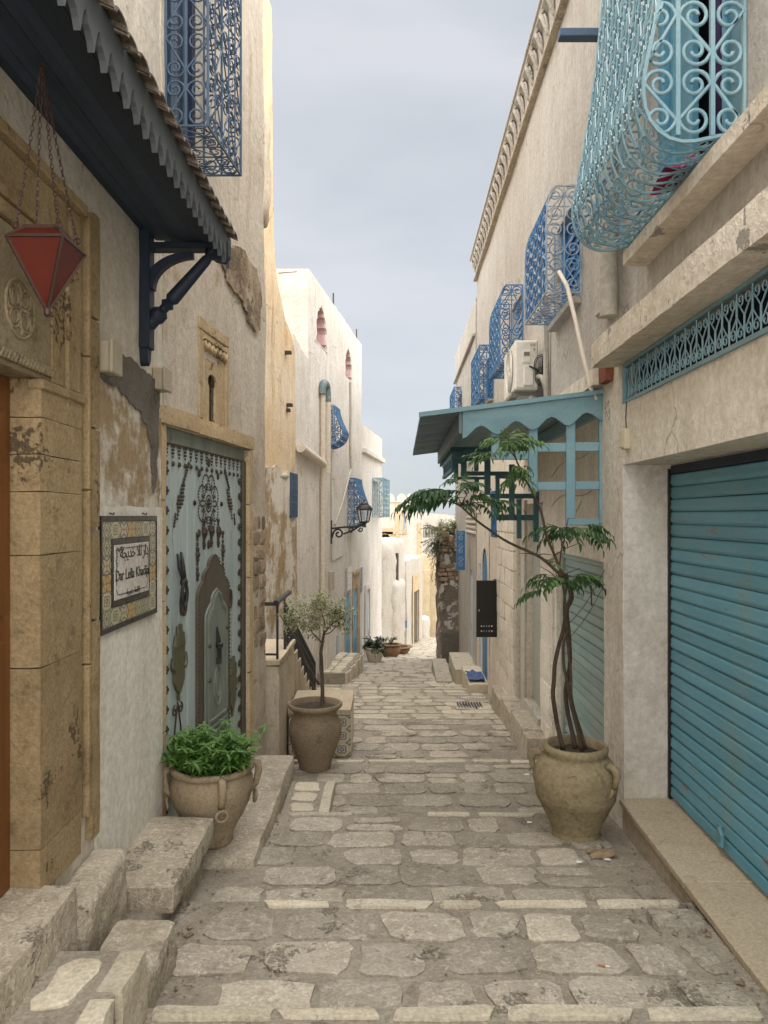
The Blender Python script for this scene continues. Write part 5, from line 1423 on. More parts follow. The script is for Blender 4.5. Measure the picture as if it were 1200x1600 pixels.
for i in range(4):
    for j in range(3):
        o = MB().box(-1.02 + .162 * i + .002, -1.02 + .162 * (i + 1) - .002, 7.900, 7.918, -2.145 - .145 * (j + 1) + .002, -2.145 - .145 * j - .002).build('tile', TILE_STEP, TB); uvquad(o.data)
    for j in range(3):
        o = MB().box(-.372, -.356, 7.925 + .2 * i + .002, 7.925 + .2 * (i + 1) - .002, -2.145 - .145 * (j + 1) + .002, -2.145 - .145 * j - .002).build('tile', TILE_STEP, TB); uvquad(o.data)

# ================================================================= ochre house
YH = thing('ochre_house', 'weathered ochre and white house behind the terrace with a ragged stepped top', 'house', (-1.9, 11, -2.9))
def ytop(u):
    pts = [(9.0, 8.5), (11.60, 8.0), (11.66, 5.2), (11.74, 4.5), (11.80, 4.05), (11.95, 3.75), (12.2, 3.55), (12.45, 3.3), (12.75, 3.2), (13.1, 2.9)]
    for (a, za), (c, zc) in zip(pts, pts[1:]):
        if u <= c: return za + (zc - za) * max(0, (u - a)) / (c - a)
    return pts[-1][1]
b = MB(); us = sorted(set(frange(9.0, 13.08, .10) + frange(11.56, 12.0, .02)))
nzr = 60
for u in us:
    zt = ytop(u) + .05 * n1(u * 6)
    for j in range(nzr + 1):
        z = -5 + (zt + 5) * j / nzr
        b.v.append((u, .02 + .02 * n1(u * 1.3, z) + .008 * n1(u * 4, z * 4), z))
for i in range(len(us) - 1):
    for j in range(nzr): b.f.append((i * (nzr + 1) + j, (i + 1) * (nzr + 1) + j, (i + 1) * (nzr + 1) + j + 1, i * (nzr + 1) + j + 1))
nv = len(b.v)
for i, u in enumerate(us):
    p = b.v[i * (nzr + 1) + nzr]; b.v.append(p); b.v.append((p[0], -3, p[2]))
for i in range(len(us) - 1): b.f.append((nv + 2 * i, nv + 2 * i + 1, nv + 2 * i + 3, nv + 2 * i + 2))
b.build('wall', M['plaster_yellow'], YH, FL3, smooth=40, normals=False)
rough_block('broken_wall_end', M['concrete'], YH, FW, -2.6, -1.655, 10.4, 10.95, 4.2, 5.95, amp=.05, res=.14, rnd=.16, seed=4)
wall('white_lower_wall', M['stained'], YH, FL3, 9.0, 13.06, -5, .95, seed=7, d0=.055, amp=.012, th=.05, top=lambda u: .75 + .25 * n1(u * 2.5) - .5 * max(0, u - 12.4))
for (px, py, l) in ((446, 551, .12), (448, 633, .12), (447, 641, .09)):
    u = u3(px - 2); z = zz(py, u)
    bx('beam_stub', M['stud'], YH, FL3, u - .04, u + .04, 0, l, z - .028, z + .028, .004)
b = MB()
b.tube([(11.98, .02, 3.95), (12.0, .32, 3.98)], .007, 4)
b.build('rebar', M['stud'], YH, FL3)
WG = MB()
u0_, u1_ = 12.55, 12.98
for k in range(6): WG.box(u0_ + (u1_ - u0_) * k / 5 - .01, u0_ + (u1_ - u0_) * k / 5 + .01, .06, .09, -.02, .74)
for k in range(7): WG.box(u0_, u1_, .062, .086, -.02 + .125 * k - .008, -.02 + .125 * k + .008)
for k in range(5):
    for j in range(6): WG.tube([(u0_ + .043 + .086 * k + x * .5, .075, .04 + .125 * j + y * .5) for x, y in s_scroll(.13, .2, 6)], .006, 4)
YW = bx('window', M['blue_grey'], YH, FL3, u0_, u1_, .03, .045, -.02, .74, 0); WG.build('window_grille', M['blue_grey'], YW, FL3)
tag(MB().tube([Pt(405, 745, 11.3), Pt(447, 744, 12.35)], .052, 12).build('drain_pipe', M['pipe'], None, smooth=50), 'short grey drain pipe jutting from the ochre house beside its narrow blue grille', 'pipe')

# ================================================================= tall white house
WH = thing('white_house', 'tall white house with two pink pointed arch openings near its roof', 'house', (-1.4, 16, -3.4))
uA, uB = 14.18, 20.56
holes = [(14.75, 15.95, 3.52, 4.42, .6), (17.95, 19.05, 3.42, 4.25, .6), (15.85, 16.45, 1.55, 2.32, .3), (18.45, 19.2, -.22, .88, .3),
         (15.42, 15.85, -2.5, -1.10, .10), (18.0, 18.62, -3.9, -1.93, .14), (19.05, 19.75, -4.1, -1.93, .16)]
wall('wall', M['plaster_white'], WH, FL3, uA, uB, -6, 4.78, holes, amp=.014, rag=.03, seed=11, th=5, top=lambda u: 4.78 + .03 * n1(u * 3))
wall('low_wall', M['plaster_white'], WH, FL3, 13.06, uA, -6, 3.22, seed=12, amp=.012, th=2.5, top=lambda u: 3.22 + .06 * n1(u * 4) - .22 * (u - 13.06), ends=True)
def cuspedarch(u0, u1, z0, z1):
    c = (u0 + u1) / 2; w = (u1 - u0) / 2; h = z1 - z0
    rt = [(w * .92, 0), (w * .92, h * .12), (w * .80, h * .15), (w * .82, h * .28), (w * .9, h * .42), (w * .86, h * .52), (w * .70, h * .56), (w * .72, h * .66), (w * .62, h * .76), (w * .44, h * .78), (w * .40, h * .86), (w * .22, h * .90), (w * .1, h * .94), (0, h)]
    return [(c + a, z0 + q) for a, q in rt] + [(c - a, z0 + q) for a, q in rt[-2::-1]]
for (a, c, z0_, z1_) in ((14.75, 15.95, 3.52, 4.42), (17.95, 19.05, 3.42, 4.25)):
    AR_ = MB().holed([(a - .002, z0_ - .002), (c + .002, z0_ - .002), (c + .002, z1_ + .002), (a - .002, z1_ + .002)], cuspedarch(a + .05, c - .05, z0_ + .02, z1_ - .03), -.03, .004).build('arch_opening', M['plaster_white'], WH, FL3)
    MB().holed([(a + .002, z0_ + .001), (c - .002, z0_ + .001), (c - .002, z1_ - .001), (a + .002, z1_ - .001)], cuspedarch(a + .055, c - .055, z0_ + .024, z1_ - .034), -.598, -.032).build('pink_reveal', M['pink'], AR_, FL3)
    bx('pink_back', M['pink'], AR_, FL3, a - .1, c + .1, -.75, -.61, z0_ - .1, z1_ + .1, 0)
for (u, z) in ((17.0, 4.8), (20.2, 4.78)):
    bx('rebar', M['stud'], WH, FL3, u, u + .03, -.1, -.07, z - .1, z + .35, 0)
def leafdoor(parent, fr, u0, u1, z0, z1, d, mat, name='door', n=2, knob=True):
    D = bx(name, mat, parent, fr, u0, u1, d - .05, d, z0, z1, .004)
    for k in range(n):
        a = u0 + (u1 - u0) * k / n + .03; c = u0 + (u1 - u0) * (k + 1) / n - .03
        for q0, q1 in ((.06, .42), (.50, .94)): bx('door_panel', mat, D, fr, a, c, d + .001, d + .018, z0 + (z1 - z0) * q0, z0 + (z1 - z0) * q1, .006)
    return D
leafdoor(WH, FL3, 18.01, 18.61, -3.9, -1.94, -.012, M['light_blue']); leafdoor(WH, FL3, 19.06, 19.74, -4.1, -1.94, -.012, M['light_blue'])
leafdoor(WH, FL3, 15.43, 15.84, -2.5, -1.15, -.025, M['pale_blue'], 'shutter', 1)
MB().holed([(15.41, -1.6), (15.86, -1.6), (15.86, -1.09), (15.41, -1.09)], [(15.44, -1.58)] + [(15.635 - .195 * cos(t), -1.35 + .21 * sin(t)) for t in [pi * i / 12 for i in range(13)]] + [(15.83, -1.58)], -.02, .006).build('arch_head', M['plaster_white'], WH, FL3)
MB().holed([(19.0, -4.2), (19.0, -1.45), (20.15, -1.45), (20.15, -4.2)], [(19.06, -4.19), (19.06, -1.93), (19.74, -1.93), (19.74, -4.19)], .008, .022).build('door_surround', M['lintel'], WH, FL3, bevel=.005)
bx('door_head', M['lintel'], WH, FL3, 19.02, 20.1, .024, .05, -1.55, -1.47, .005)
MB().holed([(17.93, -4.0), (17.93, -1.86), (18.7, -1.86), (18.7, -4.0)], [(18.0, -3.99), (18.0, -1.93), (18.62, -1.93), (18.62, -3.99)], .008, .02).build('door_surround', M['pipe'], WH, FL3, bevel=.005)
for (u0_, u1_, z0_, z1_, tm, nc, nr, nm) in ((18.15, 18.75, -1.86, -1.28, TILE_WHITE, 3, 4, 'white_tile_panel'), (20.30, 20.55, -2.10, -1.42, TILE_BLUE, 2, 5, 'cobalt_tile_panel')):
    PN = bx(nm, M['plaster_white'], WH, FL3, u0_, u1_, .012, .03, z0_, z1_, 0)
    for i in range(nc):
        for j in range(nr):
            o = MB().box(u0_ + (u1_ - u0_) * i / nc + .004, u0_ + (u1_ - u0_) * (i + 1) / nc - .004, .031, .044, z0_ + (z1_ - z0_) * j / nr + .004, z0_ + (z1_ - z0_) * (j + 1) / nr - .004).build('tile', tm, PN, FL3); uvquad(o.data)
for (a, c, z0_, z1_) in ((15.90, 16.42, 1.57, 2.30), (18.5, 19.15, -.2, .86)):
    W_ = bx('window', M['pale_blue'], WH, FL3, a, c, -.22, -.16, z0_, z1_, .003)
    for k in range(2): bx('window_pane', M['glass'], W_, FL3, a + .04 + (c - a) / 2 * k, a + (c - a) / 2 * (k + 1) - .04, -.158, -.15, z0_ + .06, z1_ - .06, 0)
bx('meter_box', M['boxgrey'], WH, FL3, 16.05, 16.25, .01, .09, -1.62, -1.22, .006)
bx('plinth_pier', M['plaster_white'], WH, FL3, 15.22, 15.75, -.02, .13, -4.4, -2.0, .012)
for k, z in enumerate((-2.0, -2.7)):
    bx('wall_slot', M['pale_blue'], WH, FL3, 16.9, 17.1, .008, .022, -3.2, -2.75, 0) if k else None
# pipes on the white house
def pipe(pts, r, mat, label, name='drain_pipe', cat='pipe', group=None, elbow=None, fr=FL3):
    o = MB().tube([fr(*p) for p in pts], r, 12).build(name, mat, None, smooth=50)
    return tag(o, label, cat, group)
pipe([(15.15, .07, 2.62), (15.15, .07, -4.0)], .055, M['pipewhite'], 'slim white downpipe running down the tall white house below a green elbow')
pipe([(15.52, .09, 2.48), (15.52, .09, .9)], .07, M['pipewhite'], 'thick pale pipe hanging under the green elbow on the tall white house')
el = [(15.10, .07, 2.50), (15.10, .07, 2.62)] + [(15.32 - .20 * cos(t), .08, 2.66 + .10 * sin(t)) for t in [pi * i / 10 for i in range(11)]] + [(15.52, .09, 2.40)]
pipe(el, .078, M['pipegreen'], 'dark green elbow joining two pipes on the tall white house', 'pipe_elbow')
pipe([(13.15, .10, 1.22), (15.02, .10, 1.06)], .085, M['pipewhite'], 'fat white pipe sloping across the wall below the green elbow')
pipe([(18.6, .03, 3.38), (18.65, .035, 2.6), (18.58, .03, 1.9), (18.72, .03, 1.2), (18.55, .03, 1.1), (17.5, .03, .3), (16.6, .03, -.2)], .028, M['pipe'], 'grey hose hanging from the second pink arch down the white wall', 'hose')
pipe([(16.25, .015, 1.4), (16.3, .015, -1.0), (17.6, .015, -.95)], .012, M['pipe'], 'thin cable running down the white wall past the street lamp', 'cable')
# podium in front of the white house
PD = thing('stone_podium', 'low stone platform with upright edge stones in front of the white house', 'platform', FL3(15.9, .3, -3.5))
wall('base', M['mortar'], PD, FL3, 14.95, 17.2, -4.6, -3.20, d0=.56, th=.56, amp=.006, seed=5)
for k in range(11):
    u = 14.97 + .2 * k
    rough_block('edge_stone', M['nosing'], PD, FL3, u, u + .185, .50, .60, -3.62 - .12 * (u - 15), -3.20 - .015 * (k % 3), amp=.008, res=.1, rnd=.02, seed=k)
for k in range(9):
    mb = MB(); u = 15.0 + .24 * k; stone_mesh(mb, -.02, .2, u, u + .21, .015, 0, cz=lambda Y: -3.2); mb.build('paving_stone', M['nosing'], PD, lambda a, b, c: FL3(b, a + .27, c), smooth=40)
    mb = MB(); stone_mesh(mb, -.02, .2, u + .05, u + .25, .015, 0, cz=lambda Y: -3.2); mb.build('paving_stone', M['nosing'], PD, lambda a, b, c: FL3(b, a + .04, c), smooth=40)
# bombe cages
def bombe(z0, z1, dt, db):
    h = z1 - z0
    return [(dt, z1)] + [(dt + (db - dt) * (t ** 1.5) , z1 - h * .62 * t) for t in [i / 7 for i in range(1, 8)]] + [(db * cos(t) * 1.0 if t < 1.4 else .06, z1 - h * .62 - h * .38 * sin(t)) for t in [pi / 2 * i / 7 for i in range(1, 8)]]
cage('window_cage', 'small pear shaped blue window cage high on the tall white house beside the green elbow', FL3, 15.82, 16.5, 1.50, 2.38, bombe(1.50, 2.38, .16, .36), M['blue'], 5, 4, bar=.010, sc=.0075, floor_bars=3)
cage('window_cage', 'pear shaped blue window cage directly behind the street lamp on the white house', FL3, 18.35, 19.3, -.30, .94, bombe(-.30, .94, .20, .44), M['blue'], 5, 5, bar=.011, sc=.009, floor_bars=3)
cage('window_cage', 'boxy pale turquoise window cage at the far end of the white row', FL3, 22.6, 24.1, -.04, 1.16, [(.34, 1.16), (.34, -.04)], M['aqua'], 4, 4, bar=.013, sc=.008, floor_bars=3)
# street lamp on its scroll bracket
SL = thing('street_lamp', 'black wall lantern on a scrolled iron bracket fixed to the white house', 'street lamp', FL3(16.3, 0, -.34))
ul = 16.3
LB = MB()
LB.box(ul - .03, ul + .03, .0, .03, -.62, -.10)
LB.tube([(ul, .02, -.28), (ul, .3, -.25), (ul, .60, -.24), (ul, .72, -.20)], .022, 6)
LB.tube([(ul, d, z) for d, z in [(.02 + .0, -.50)] + spiral(.17, -.40, .12, pi, 1.3, -1)], .020, 6)
LB.tube([(ul, d, z) for d, z in [(.28, -.40), (.40, -.36), (.52, -.30), (.62, -.24)]], .020, 6); LB.tube([(ul, d, z) for d, z in spiral(.45, -.33, .07, 0, 1.2, 1)], .014, 6)
LB.tube([(ul, d, z) for d, z in spiral(.66, -.30, .06, pi, 1.2, 1)], .014, 6)
LB.build('bracket', M['iron'], SL, FL3, smooth=50)
ld = .74
LT = MB()
LT.lathe([(.0, -.26), (.05, -.25), (.035, -.20), (.05, -.17), (.11, -.14), (.115, -.12)], FL3(ul, ld, 0), 6)
for k in range(6):
    a = 2 * pi * k / 6; c0 = Vector(FL3(ul, ld, 0))
    LT.tube([c0 + Vector((.11 * cos(a), .11 * sin(a), -.12)), c0 + Vector((.165 * cos(a), .165 * sin(a), .15))], .012, 5)
    b_ = 2 * pi * (k + 1) / 6
    LT.tube([c0 + Vector((.165 * cos(a), .165 * sin(a), .15)), c0 + Vector((.165 * cos(b_), .165 * sin(b_), .15))], .014, 5)
LT.lathe([(.19, .15), (.185, .165), (.12, .24), (.10, .25), (.10, .27), (.05, .31), (.02, .32), (.018, .36), (.0, .37)], FL3(ul, ld, 0), 6)
LT.build('lantern_frame', M['iron'], SL, smooth=30)
for k in range(6):
    a, b_ = 2 * pi * k / 6, 2 * pi * (k + 1) / 6; c0 = Vector(FL3(ul, ld, 0))
    q = [c0 + Vector((r_ * cos(t), r_ * sin(t), z)) for r_, t, z in ((.108, a, -.12), (.108, b_, -.12), (.160, b_, .15), (.160, a, .15))]
    MB().add([tuple(v) for v in q], [(0, 1, 2, 3)]).build('lamp_glass', M['lampglass'], SL, normals=False)

# ================================================================= lower house with ledge, rounded white houses
H3 = thing('parapet_house', 'lower white house with a stained parapet and ledge past the tall white house', 'house', (-.3, 22, -4.4))
wall('wall', M['plaster_white'], H3, FL3, 20.58, 24.9, -7, 2.60, [(22.75, 23.95, .02, 1.1, .25), (21.2, 21.9, -4.6, -2.15, .12)], seed=21, th=4, d0=-.01, amp=.012)
bx('ledge', M['plaster_white'], H3, FL3, 20.6, 24.95, -.02, .10, 1.78, 1.92, .01)
leafdoor(H3, FL3, 21.21, 21.89, -4.6, -2.16, -.02, M['pale_blue'])
MB().holed([(21.1, -4.7), (21.1, -2.0), (22.0, -2.0), (22.0, -4.7)], [(21.2, -4.69), (21.2, -2.15), (21.9, -2.15), (21.9, -4.69)], .005, .04).build('door_surround', M['plaster_white'], H3, FL3)
bx('window', M['pale_blue'], H3, FL3, 22.76, 23.94, -.2, -.14, .03, 1.09, 0)
def roundhouse(name, label, x0, x1, y0, y1, ztop, seed, mat, extra=None):
    T = thing(name, label, 'house', ((x0 + x1) / 2, y0, ztop - 3.5))
    rough_block('wall', mat, T, FW, x0, x1, y0, y1, -9, ztop, amp=.10, res=.32, rnd=.45, seed=seed)
    return T
f1 = lambda u, d, z: (-.06 + .28 * (u - 24.8) + d, u, z)
R1 = thing('rounded_house', 'low rounded limewashed house after the parapet house', 'house', f1(26, 0, -4.8))
rough_block('wall', M['plaster_far'], R1, f1, 24.6, 28.2, -3, .0, -9, -.80, amp=.07, res=.22, rnd=.42, seed=3)
rough_block('buttress', M['plaster_far'], R1, f1, 26.0, 27.3, -.6, .16, -9, -2.3, amp=.10, res=.2, rnd=.25, seed=8)
bx('slit_window', M['stud'], R1, f1, 26.55, 26.72, -.05, .055, -2.5, -1.35, 0)
bx('blue_plate', M['blue_wood'], R1, f1, 27.9, 28.0, -.03, .05, -4.25, -3.98, 0)
f2 = lambda u, d, z: (.86 + .2 * (u - 28.1) + d, u, z)
R2_ = thing('rounded_house', 'small limewashed house with a stone framed brown door at the bend', 'house', f2(29.5, 0, -5.1))
wall('wall', M['plaster_far'], R2_, f2, 28.1, 32.2, -9, -1.75, [(29.6, 31.0, -5.4, -2.75, .2)], seed=14, amp=.03, th=3, top=lambda u: -1.74 + .08 * n1(u))
leafdoor(R2_, f2, 29.62, 30.98, -5.3, -3.1, -.05, M['oldwood']); MB().holed([(29.4, -5.6), (29.4, -2.4), (31.2, -2.4), (31.2, -5.6)], [(29.6, -5.59), (29.6, -3.08), (31.0, -3.08), (31.0, -5.59)], .02, .05).build('door_surround', M['lintel'], R2_, f2)
rough_block('door_step', M['step'], R2_, f2, 29.5, 31.2, .05, .38, -6, -5.2, amp=.02, res=.2, rnd=.05)
rough_block('low_stub', M['plaster_far'], R2_, f2, 32.25, 33.4, -.6, .18, -9, -4.5, amp=.05, res=.25, rnd=.2, seed=3)
PW = thing('pale_ochre_wall', 'pale ochre plastered wall closing the street at the bend', 'wall', (2.2, 36, -5.9))
wall('wall', M['plaster_pale_ochre'], PW, lambda u, d, z: (u, 36 - d + .12 * u, z), .8, 3.6, -9, -1.95, [(3.0, 3.5, -6.2, -3.6, .2)], seed=17, amp=.03, th=.6)
rough_block('pier', M['plaster_pale_ochre'], PW, FW, 1.55, 2.25, 35.7, 36.2, -9, -2.6, amp=.03, res=.35, rnd=.06, seed=3)

# ---- far: battlemented tower, houses with a balcony
TW = thing('battlement_tower', 'square pale tower with rounded battlements rising over the far roofs', 'tower', (1, 50, -2))
fT = lambda u, d, z: (u, 50 - d, z)
wall('wall', M['plaster_far'], TW, fT, -1.6, 2.0, -10, .98, [(-.25, .55, -2.2, -1.15, .3), (1.28, 1.68, -.95, .35, .3)], seed=2, th=4, amp=.02)
bx('string_course', M['plaster_far'], TW, fT, -1.65, 2.06, -.02, .08, .92, 1.0, 0)
for k in range(5):
    u = -1.2 + .8 * k
    pts = [(u - .33, 1.0)] + [(u - .33 * cos(t), 1.02 + .5 * sin(t) ** .8) for t in [pi * i / 10 for i in range(11)]] + [(u + .33, 1.0)]
    MB().prism(pts, -.3, -.02).build('merlon', M['plaster_far'], TW, fT)
for k in range(4):
    pts = [(.3 + .8 * k - .3, 1.0)] + [(.3 + .8 * k - .33 * cos(t), 1.02 + .5 * sin(t)) for t in [pi * i / 10 for i in range(11)]] + [(.6 + .8 * k, 1.0)]
    MB().prism(pts, 2.0, 1.7, lambda p, q, t: (t, -p - .5, q)).build('merlon', M['plaster_far'], TW, fT)
bx('corner_stone', M['lintel'], TW, fT, .78, 1.02, .012, .05, -3, .85, 0); bx('stone_band', M['lintel'], TW, fT, -.6, 2.0, .012, .06, -1.25, -1.08, 0)
MB().holed([(-.55, -2.3), (-.55, -.85), (.6, -.85), (.6, -2.3)], [(-.3, -2.29), (-.3, -1.5)] + [(.05 - .35 * cos(t), -1.5 + .3 * sin(t)) for t in [pi * i / 8 for i in range(9)]] + [(.4, -2.29)], .012, .06).build('window_surround', M['lintel'], TW, fT)
bx('window', M['dark'], TW, fT, -.25, .55, -.25, -.2, -2.2, -1.15, 0)
for a in (1.2, 1.42, 1.66): bx('window_bar', M['lintel'], TW, fT, a, a + .1, -.05, .05, -1, .4, 0)
LW_ = thing('white_annexe', 'narrow white annexe with an ochre corner strip in front of the tower', 'house', (2, 44, -3))
wall('wall', M['plaster_far'], LW_, lambda u, d, z: (u, 44 - d, z), 1.42, 2.35, -10, -.30, seed=5, th=2, amp=.01)
bx('corner_strip', M['lintel'], LW_, lambda u, d, z: (u, 44 - d, z), 2.0, 2.2, .012, .05, -6, -.4, 0)
BH = thing('balcony_house', 'far white house with a black railed balcony', 'house', (3.6, 60, -4))
fB = lambda u, d, z: (u, 60 - d, z)
wall('wall', M['plaster_far'], BH, fB, 2.4, 7.0, -12, .2, [(3.0, 3.6, -5.0, -3.6, .2)], seed=5, th=5, amp=.01, top=lambda u: .35 - .1 * (u - 2.4))
wall('parapet', M['plaster_far'], BH, fB, 2.6, 5.2, -3.6, -1.75, seed=9, d0=.8, th=.8, amp=.01)
b = MB()
for k in range(20): b.tube([fB(2.7 + .12 * k, .75, -1.75), fB(2.7 + .12 * k + .03 * (k % 2), .75, -1.3), fB(2.7 + .12 * k, .75, -.95)], .03, 4)
b.box(2.6, 5.2, 59.22, 59.28, -.98, -.92)
b.build('balcony_railing', M['iron'], BH)
bx('window', M['dark'], BH, fB, 3.0, 3.6, -.15, -.1, -5, -3.6, 0)
FB = thing('flat_roof_house', 'distant brown box shaped house on the skyline', 'house', (5, 75, -3))
wall('wall', M['concrete'], FB, lambda u, d, z: (u, 75 - d, z), 4.0, 6.1, -14, .05, [(5.2, 5.6, -1.4, -.6, .2)], seed=5, th=4, amp=.01)
bx('roof_slab', M['slab'], FB, FW, 3.8, 6.4, 74.6, 79, .06, .2, 0)
for k, (x, y, w, z) in enumerate(((8, 66, 5, -.6), (13.5, 62, 5, .4), (-6, 58, 5, .2), (-13, 64, 7, -.5))):
    T = thing('far_house', ('plain white house far behind the ruined wall', 'plain white house far off behind the right row', 'plain white house hidden far off beyond the tower', 'plain white house far off past the left row')[k], 'house', (x, y, -6))
    wall('wall', M['plaster_far'], T, lambda u, d, zz_, y=y: (u, y - d, zz_), x - w / 2, x + w / 2, -14, z, [(x - .5, x + .3, z - 2.4, z - 1.2, .2)], seed=k, th=5, amp=.01, res=.6)
    bx('window', M['dark'], T, FW, x - .5, x + .3, y + .12, y + .18, z - 2.4, z - 1.2, 0)
# little pots by the blue doors
def smallpot(label, u, d, r, h, mat, flare=1.1):
    Y = u; loc = FL3(u, d, G(u) - .01)
    return pot('plant_pot', label, [(r * .62, 0), (r * .8, h * .2), (r, h * .6), (r * .98, h * .8), (r * .85, h * .88), (r * flare, h * .95), (r * flare, h), (r * .8, h), (r * .75, h * .8)], loc, mat, 'small pots by the far doors', n=18, soil=(r * .75, h * .85)), loc
def smallplant(label, loc, h0, r, n, mat, seed, lf=.06, trail=.3):
    T = thing('potted_plant', label, 'plant', (loc[0], loc[1], loc[2] + h0)); random.seed(seed)
    s_ = MB(); l_ = MB()
    for k in range(n):
        a = random.uniform(0, 2 * pi); c0 = Vector((loc[0], loc[1], loc[2] + h0))
        e = c0 + Vector((r * cos(a), r * sin(a), random.uniform(-trail, .25) * 1.0)); m_ = (c0 + e) / 2 + Vector((0, 0, .12))
        pts = [c0, m_, e]; s_.tube(pts, .006, 4)
        for q in range(8):
            t = .25 + .75 * q / 8; p = pts[0].lerp(pts[1], t * 2) if t < .5 else pts[1].lerp(pts[2], t * 2 - 1)
            leaflet(l_, p, Vector((random.gauss(0, 1), random.gauss(0, 1), random.gauss(0, .6))), Vector((0, 0, 1)), lf * random.uniform(.7, 1.3), lf * .45, .2, .2)
    s_.build('stems', mat, T, kind='stuff'); l_.build('foliage', mat, T, smooth=True, kind='stuff', normals=False)
_, lc = smallpot('white tub with a trailing dark green plant beside the second blue door', 20.15, .42, .24, .42, M['pipewhite'])
smallplant('dark green trailing plant spilling from the white tub', lc, .42, .34, 60, M['leaf_dark'], 3, .10)
_, lc = smallpot('round red brown pot in front of the flat bowl near the faded blue door', 22.2, .62, .30, .40, M['clay_red'])
smallplant('sparse twiggy plant in the round red brown pot', lc, .38, .2, 12, M['leaf_dark'], 4, .05, -.1)
smallpot('flat wide red brown bowl behind the round pot against the white wall', 23.4, .75, .34, .26, M['clay_red'], 1.25)
# ================================================================= right: shop house
random.seed(44)
RH = thing('shop_house', 'long cream plastered house on the right with blue roller shutters and a moulded cornice', 'house', FR(7, 0, -2.3))
holes = [(1.2, 5.21, -2.06, .36, .36), (1.6, 5.19, .80, 1.06, .10), (5.70, 7.45, -2.6, -.36, .10), (3.42, 4.66, 1.78, 3.40, .25), (6.50, 7.42, 1.95, 2.86, .22), (9.60, 10.5, 2.02, 2.92, .22), (12.6, 13.8, 2.05, 2.85, .22),
         (8.22, 9.15, -3.2, .15, .16), (9.45, 10.12, -3.2, .25, .16), (11.98, 12.36, -1.95, -1.05, .15), (13.25, 14.2, -3.4, -.50, .22), (12.0, 12.75, -.36, .42, .06), (14.35, 14.85, -3.3, -.95, .12)]
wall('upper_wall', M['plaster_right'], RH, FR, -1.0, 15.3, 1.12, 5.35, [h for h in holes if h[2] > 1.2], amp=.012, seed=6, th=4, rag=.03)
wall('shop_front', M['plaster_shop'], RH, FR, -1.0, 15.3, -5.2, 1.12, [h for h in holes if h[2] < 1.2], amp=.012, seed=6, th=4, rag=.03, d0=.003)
# pillar skin: greyer white inside the shutter reveal
MB().box(5.212, 5.216, -.355, .004, -1.995, .358).build('pillar_skin', M['pillar'], RH, FR) if False else None
rv = MB()
n_ = 14
for i in range(n_ + 1):
    for j in range(41):
        d = -.352 + .354 * i / n_; z = -1.998 + 2.356 * j / 40
        rv.v.append((5.203 - .006 * abs(n1(d * 6, z * 4)) - .004 * n1(d * 20, z * 12), d, z))
for i in range(n_):
    for j in range(40): rv.f.append((i * 41 + j, (i + 1) * 41 + j, (i + 1) * 41 + j + 1, i * 41 + j + 1))
rv.build('pillar_plaster', M['pillar'], RH, FR, smooth=True, normals=False)
# cornice with moulded brackets
def cz_(u): return 5.02
bx('cornice_base', M['step'], RH, FR, -1, 15.28, -.02, .075, 4.86, 4.90, .008)
bx('cornice_shelf', M['crnstone'], RH, FR, -1, 15.32, -.3, .15, 5.30, 5.335, .01)
cv = MB(); cv.prism([(.012, 4.902), (.012, 5.298), (.13, 5.298), (.12, 5.27), (.05, 5.22), (.025, 5.0)], -1, 15.3, lambda p, q, t: (t, p, q)); cv.build('cornice_cove', M['crnstone'], RH, FR)
k = 0
for u in frange(3.5, 15.2, .30):
    b = MB(); b.tube([(u, .03, 4.95), (u, .05, 5.0), (u, .10, 5.08), (u, .125, 5.16), (u, .16, 5.22)], [.02, .045, .035, .05, .045], 7)
    for sg in (-1, 1): b.tube([(u, .05, 4.98), (u + sg * .05, .075, 5.05), (u + sg * .075, .10, 5.13), (u + sg * .06, .13, 5.20)], [.012, .02, .02, .014], 5)
    b.tube([(u - .08, .15, 5.24), (u, .17, 5.22), (u + .08, .15, 5.24)], .022, 5)
    b.v = [(u + (a - u) * .8, d * .68, 5.3 - (5.3 - z) * .8) for a, d, z in b.v]
    b.build('cornice_bracket', M['crnstone'], RH, FR, smooth=True)
# slab band over the shop, its sill, the ragged ledge beyond
rough_block('overhang_slab', M['peeling'], RH, FR, .6, 5.32, -.02, .205, 1.065, 1.245, amp=.010, res=.14, rnd=.012, seed=3)
rough_block('window_sill', M['peeling'], RH, FR, 2.0, 4.74, -.02, .155, 1.60, 1.69, amp=.006, res=.14, rnd=.012, seed=5)
rough_block('ledge', M['peeling'], RH, FR, 5.62, 8.3, -.02, .115, 1.00, 1.13, amp=.010, res=.14, rnd=.012, seed=7)
BR = MB(); 
for k in range(1): rough_block('hollow_brick', M['brick'], RH, FR, 5.42, 5.61, -.02, .075, 1.0, 1.13, amp=.006, res=.06, rnd=.008, seed=7)
for q in range(3): bx('brick_hole', M['dark'], RH, FR, 5.352, 5.356, .0 + .025 * q, .018 + .025 * q, 1.02, 1.05, 0) if False else None
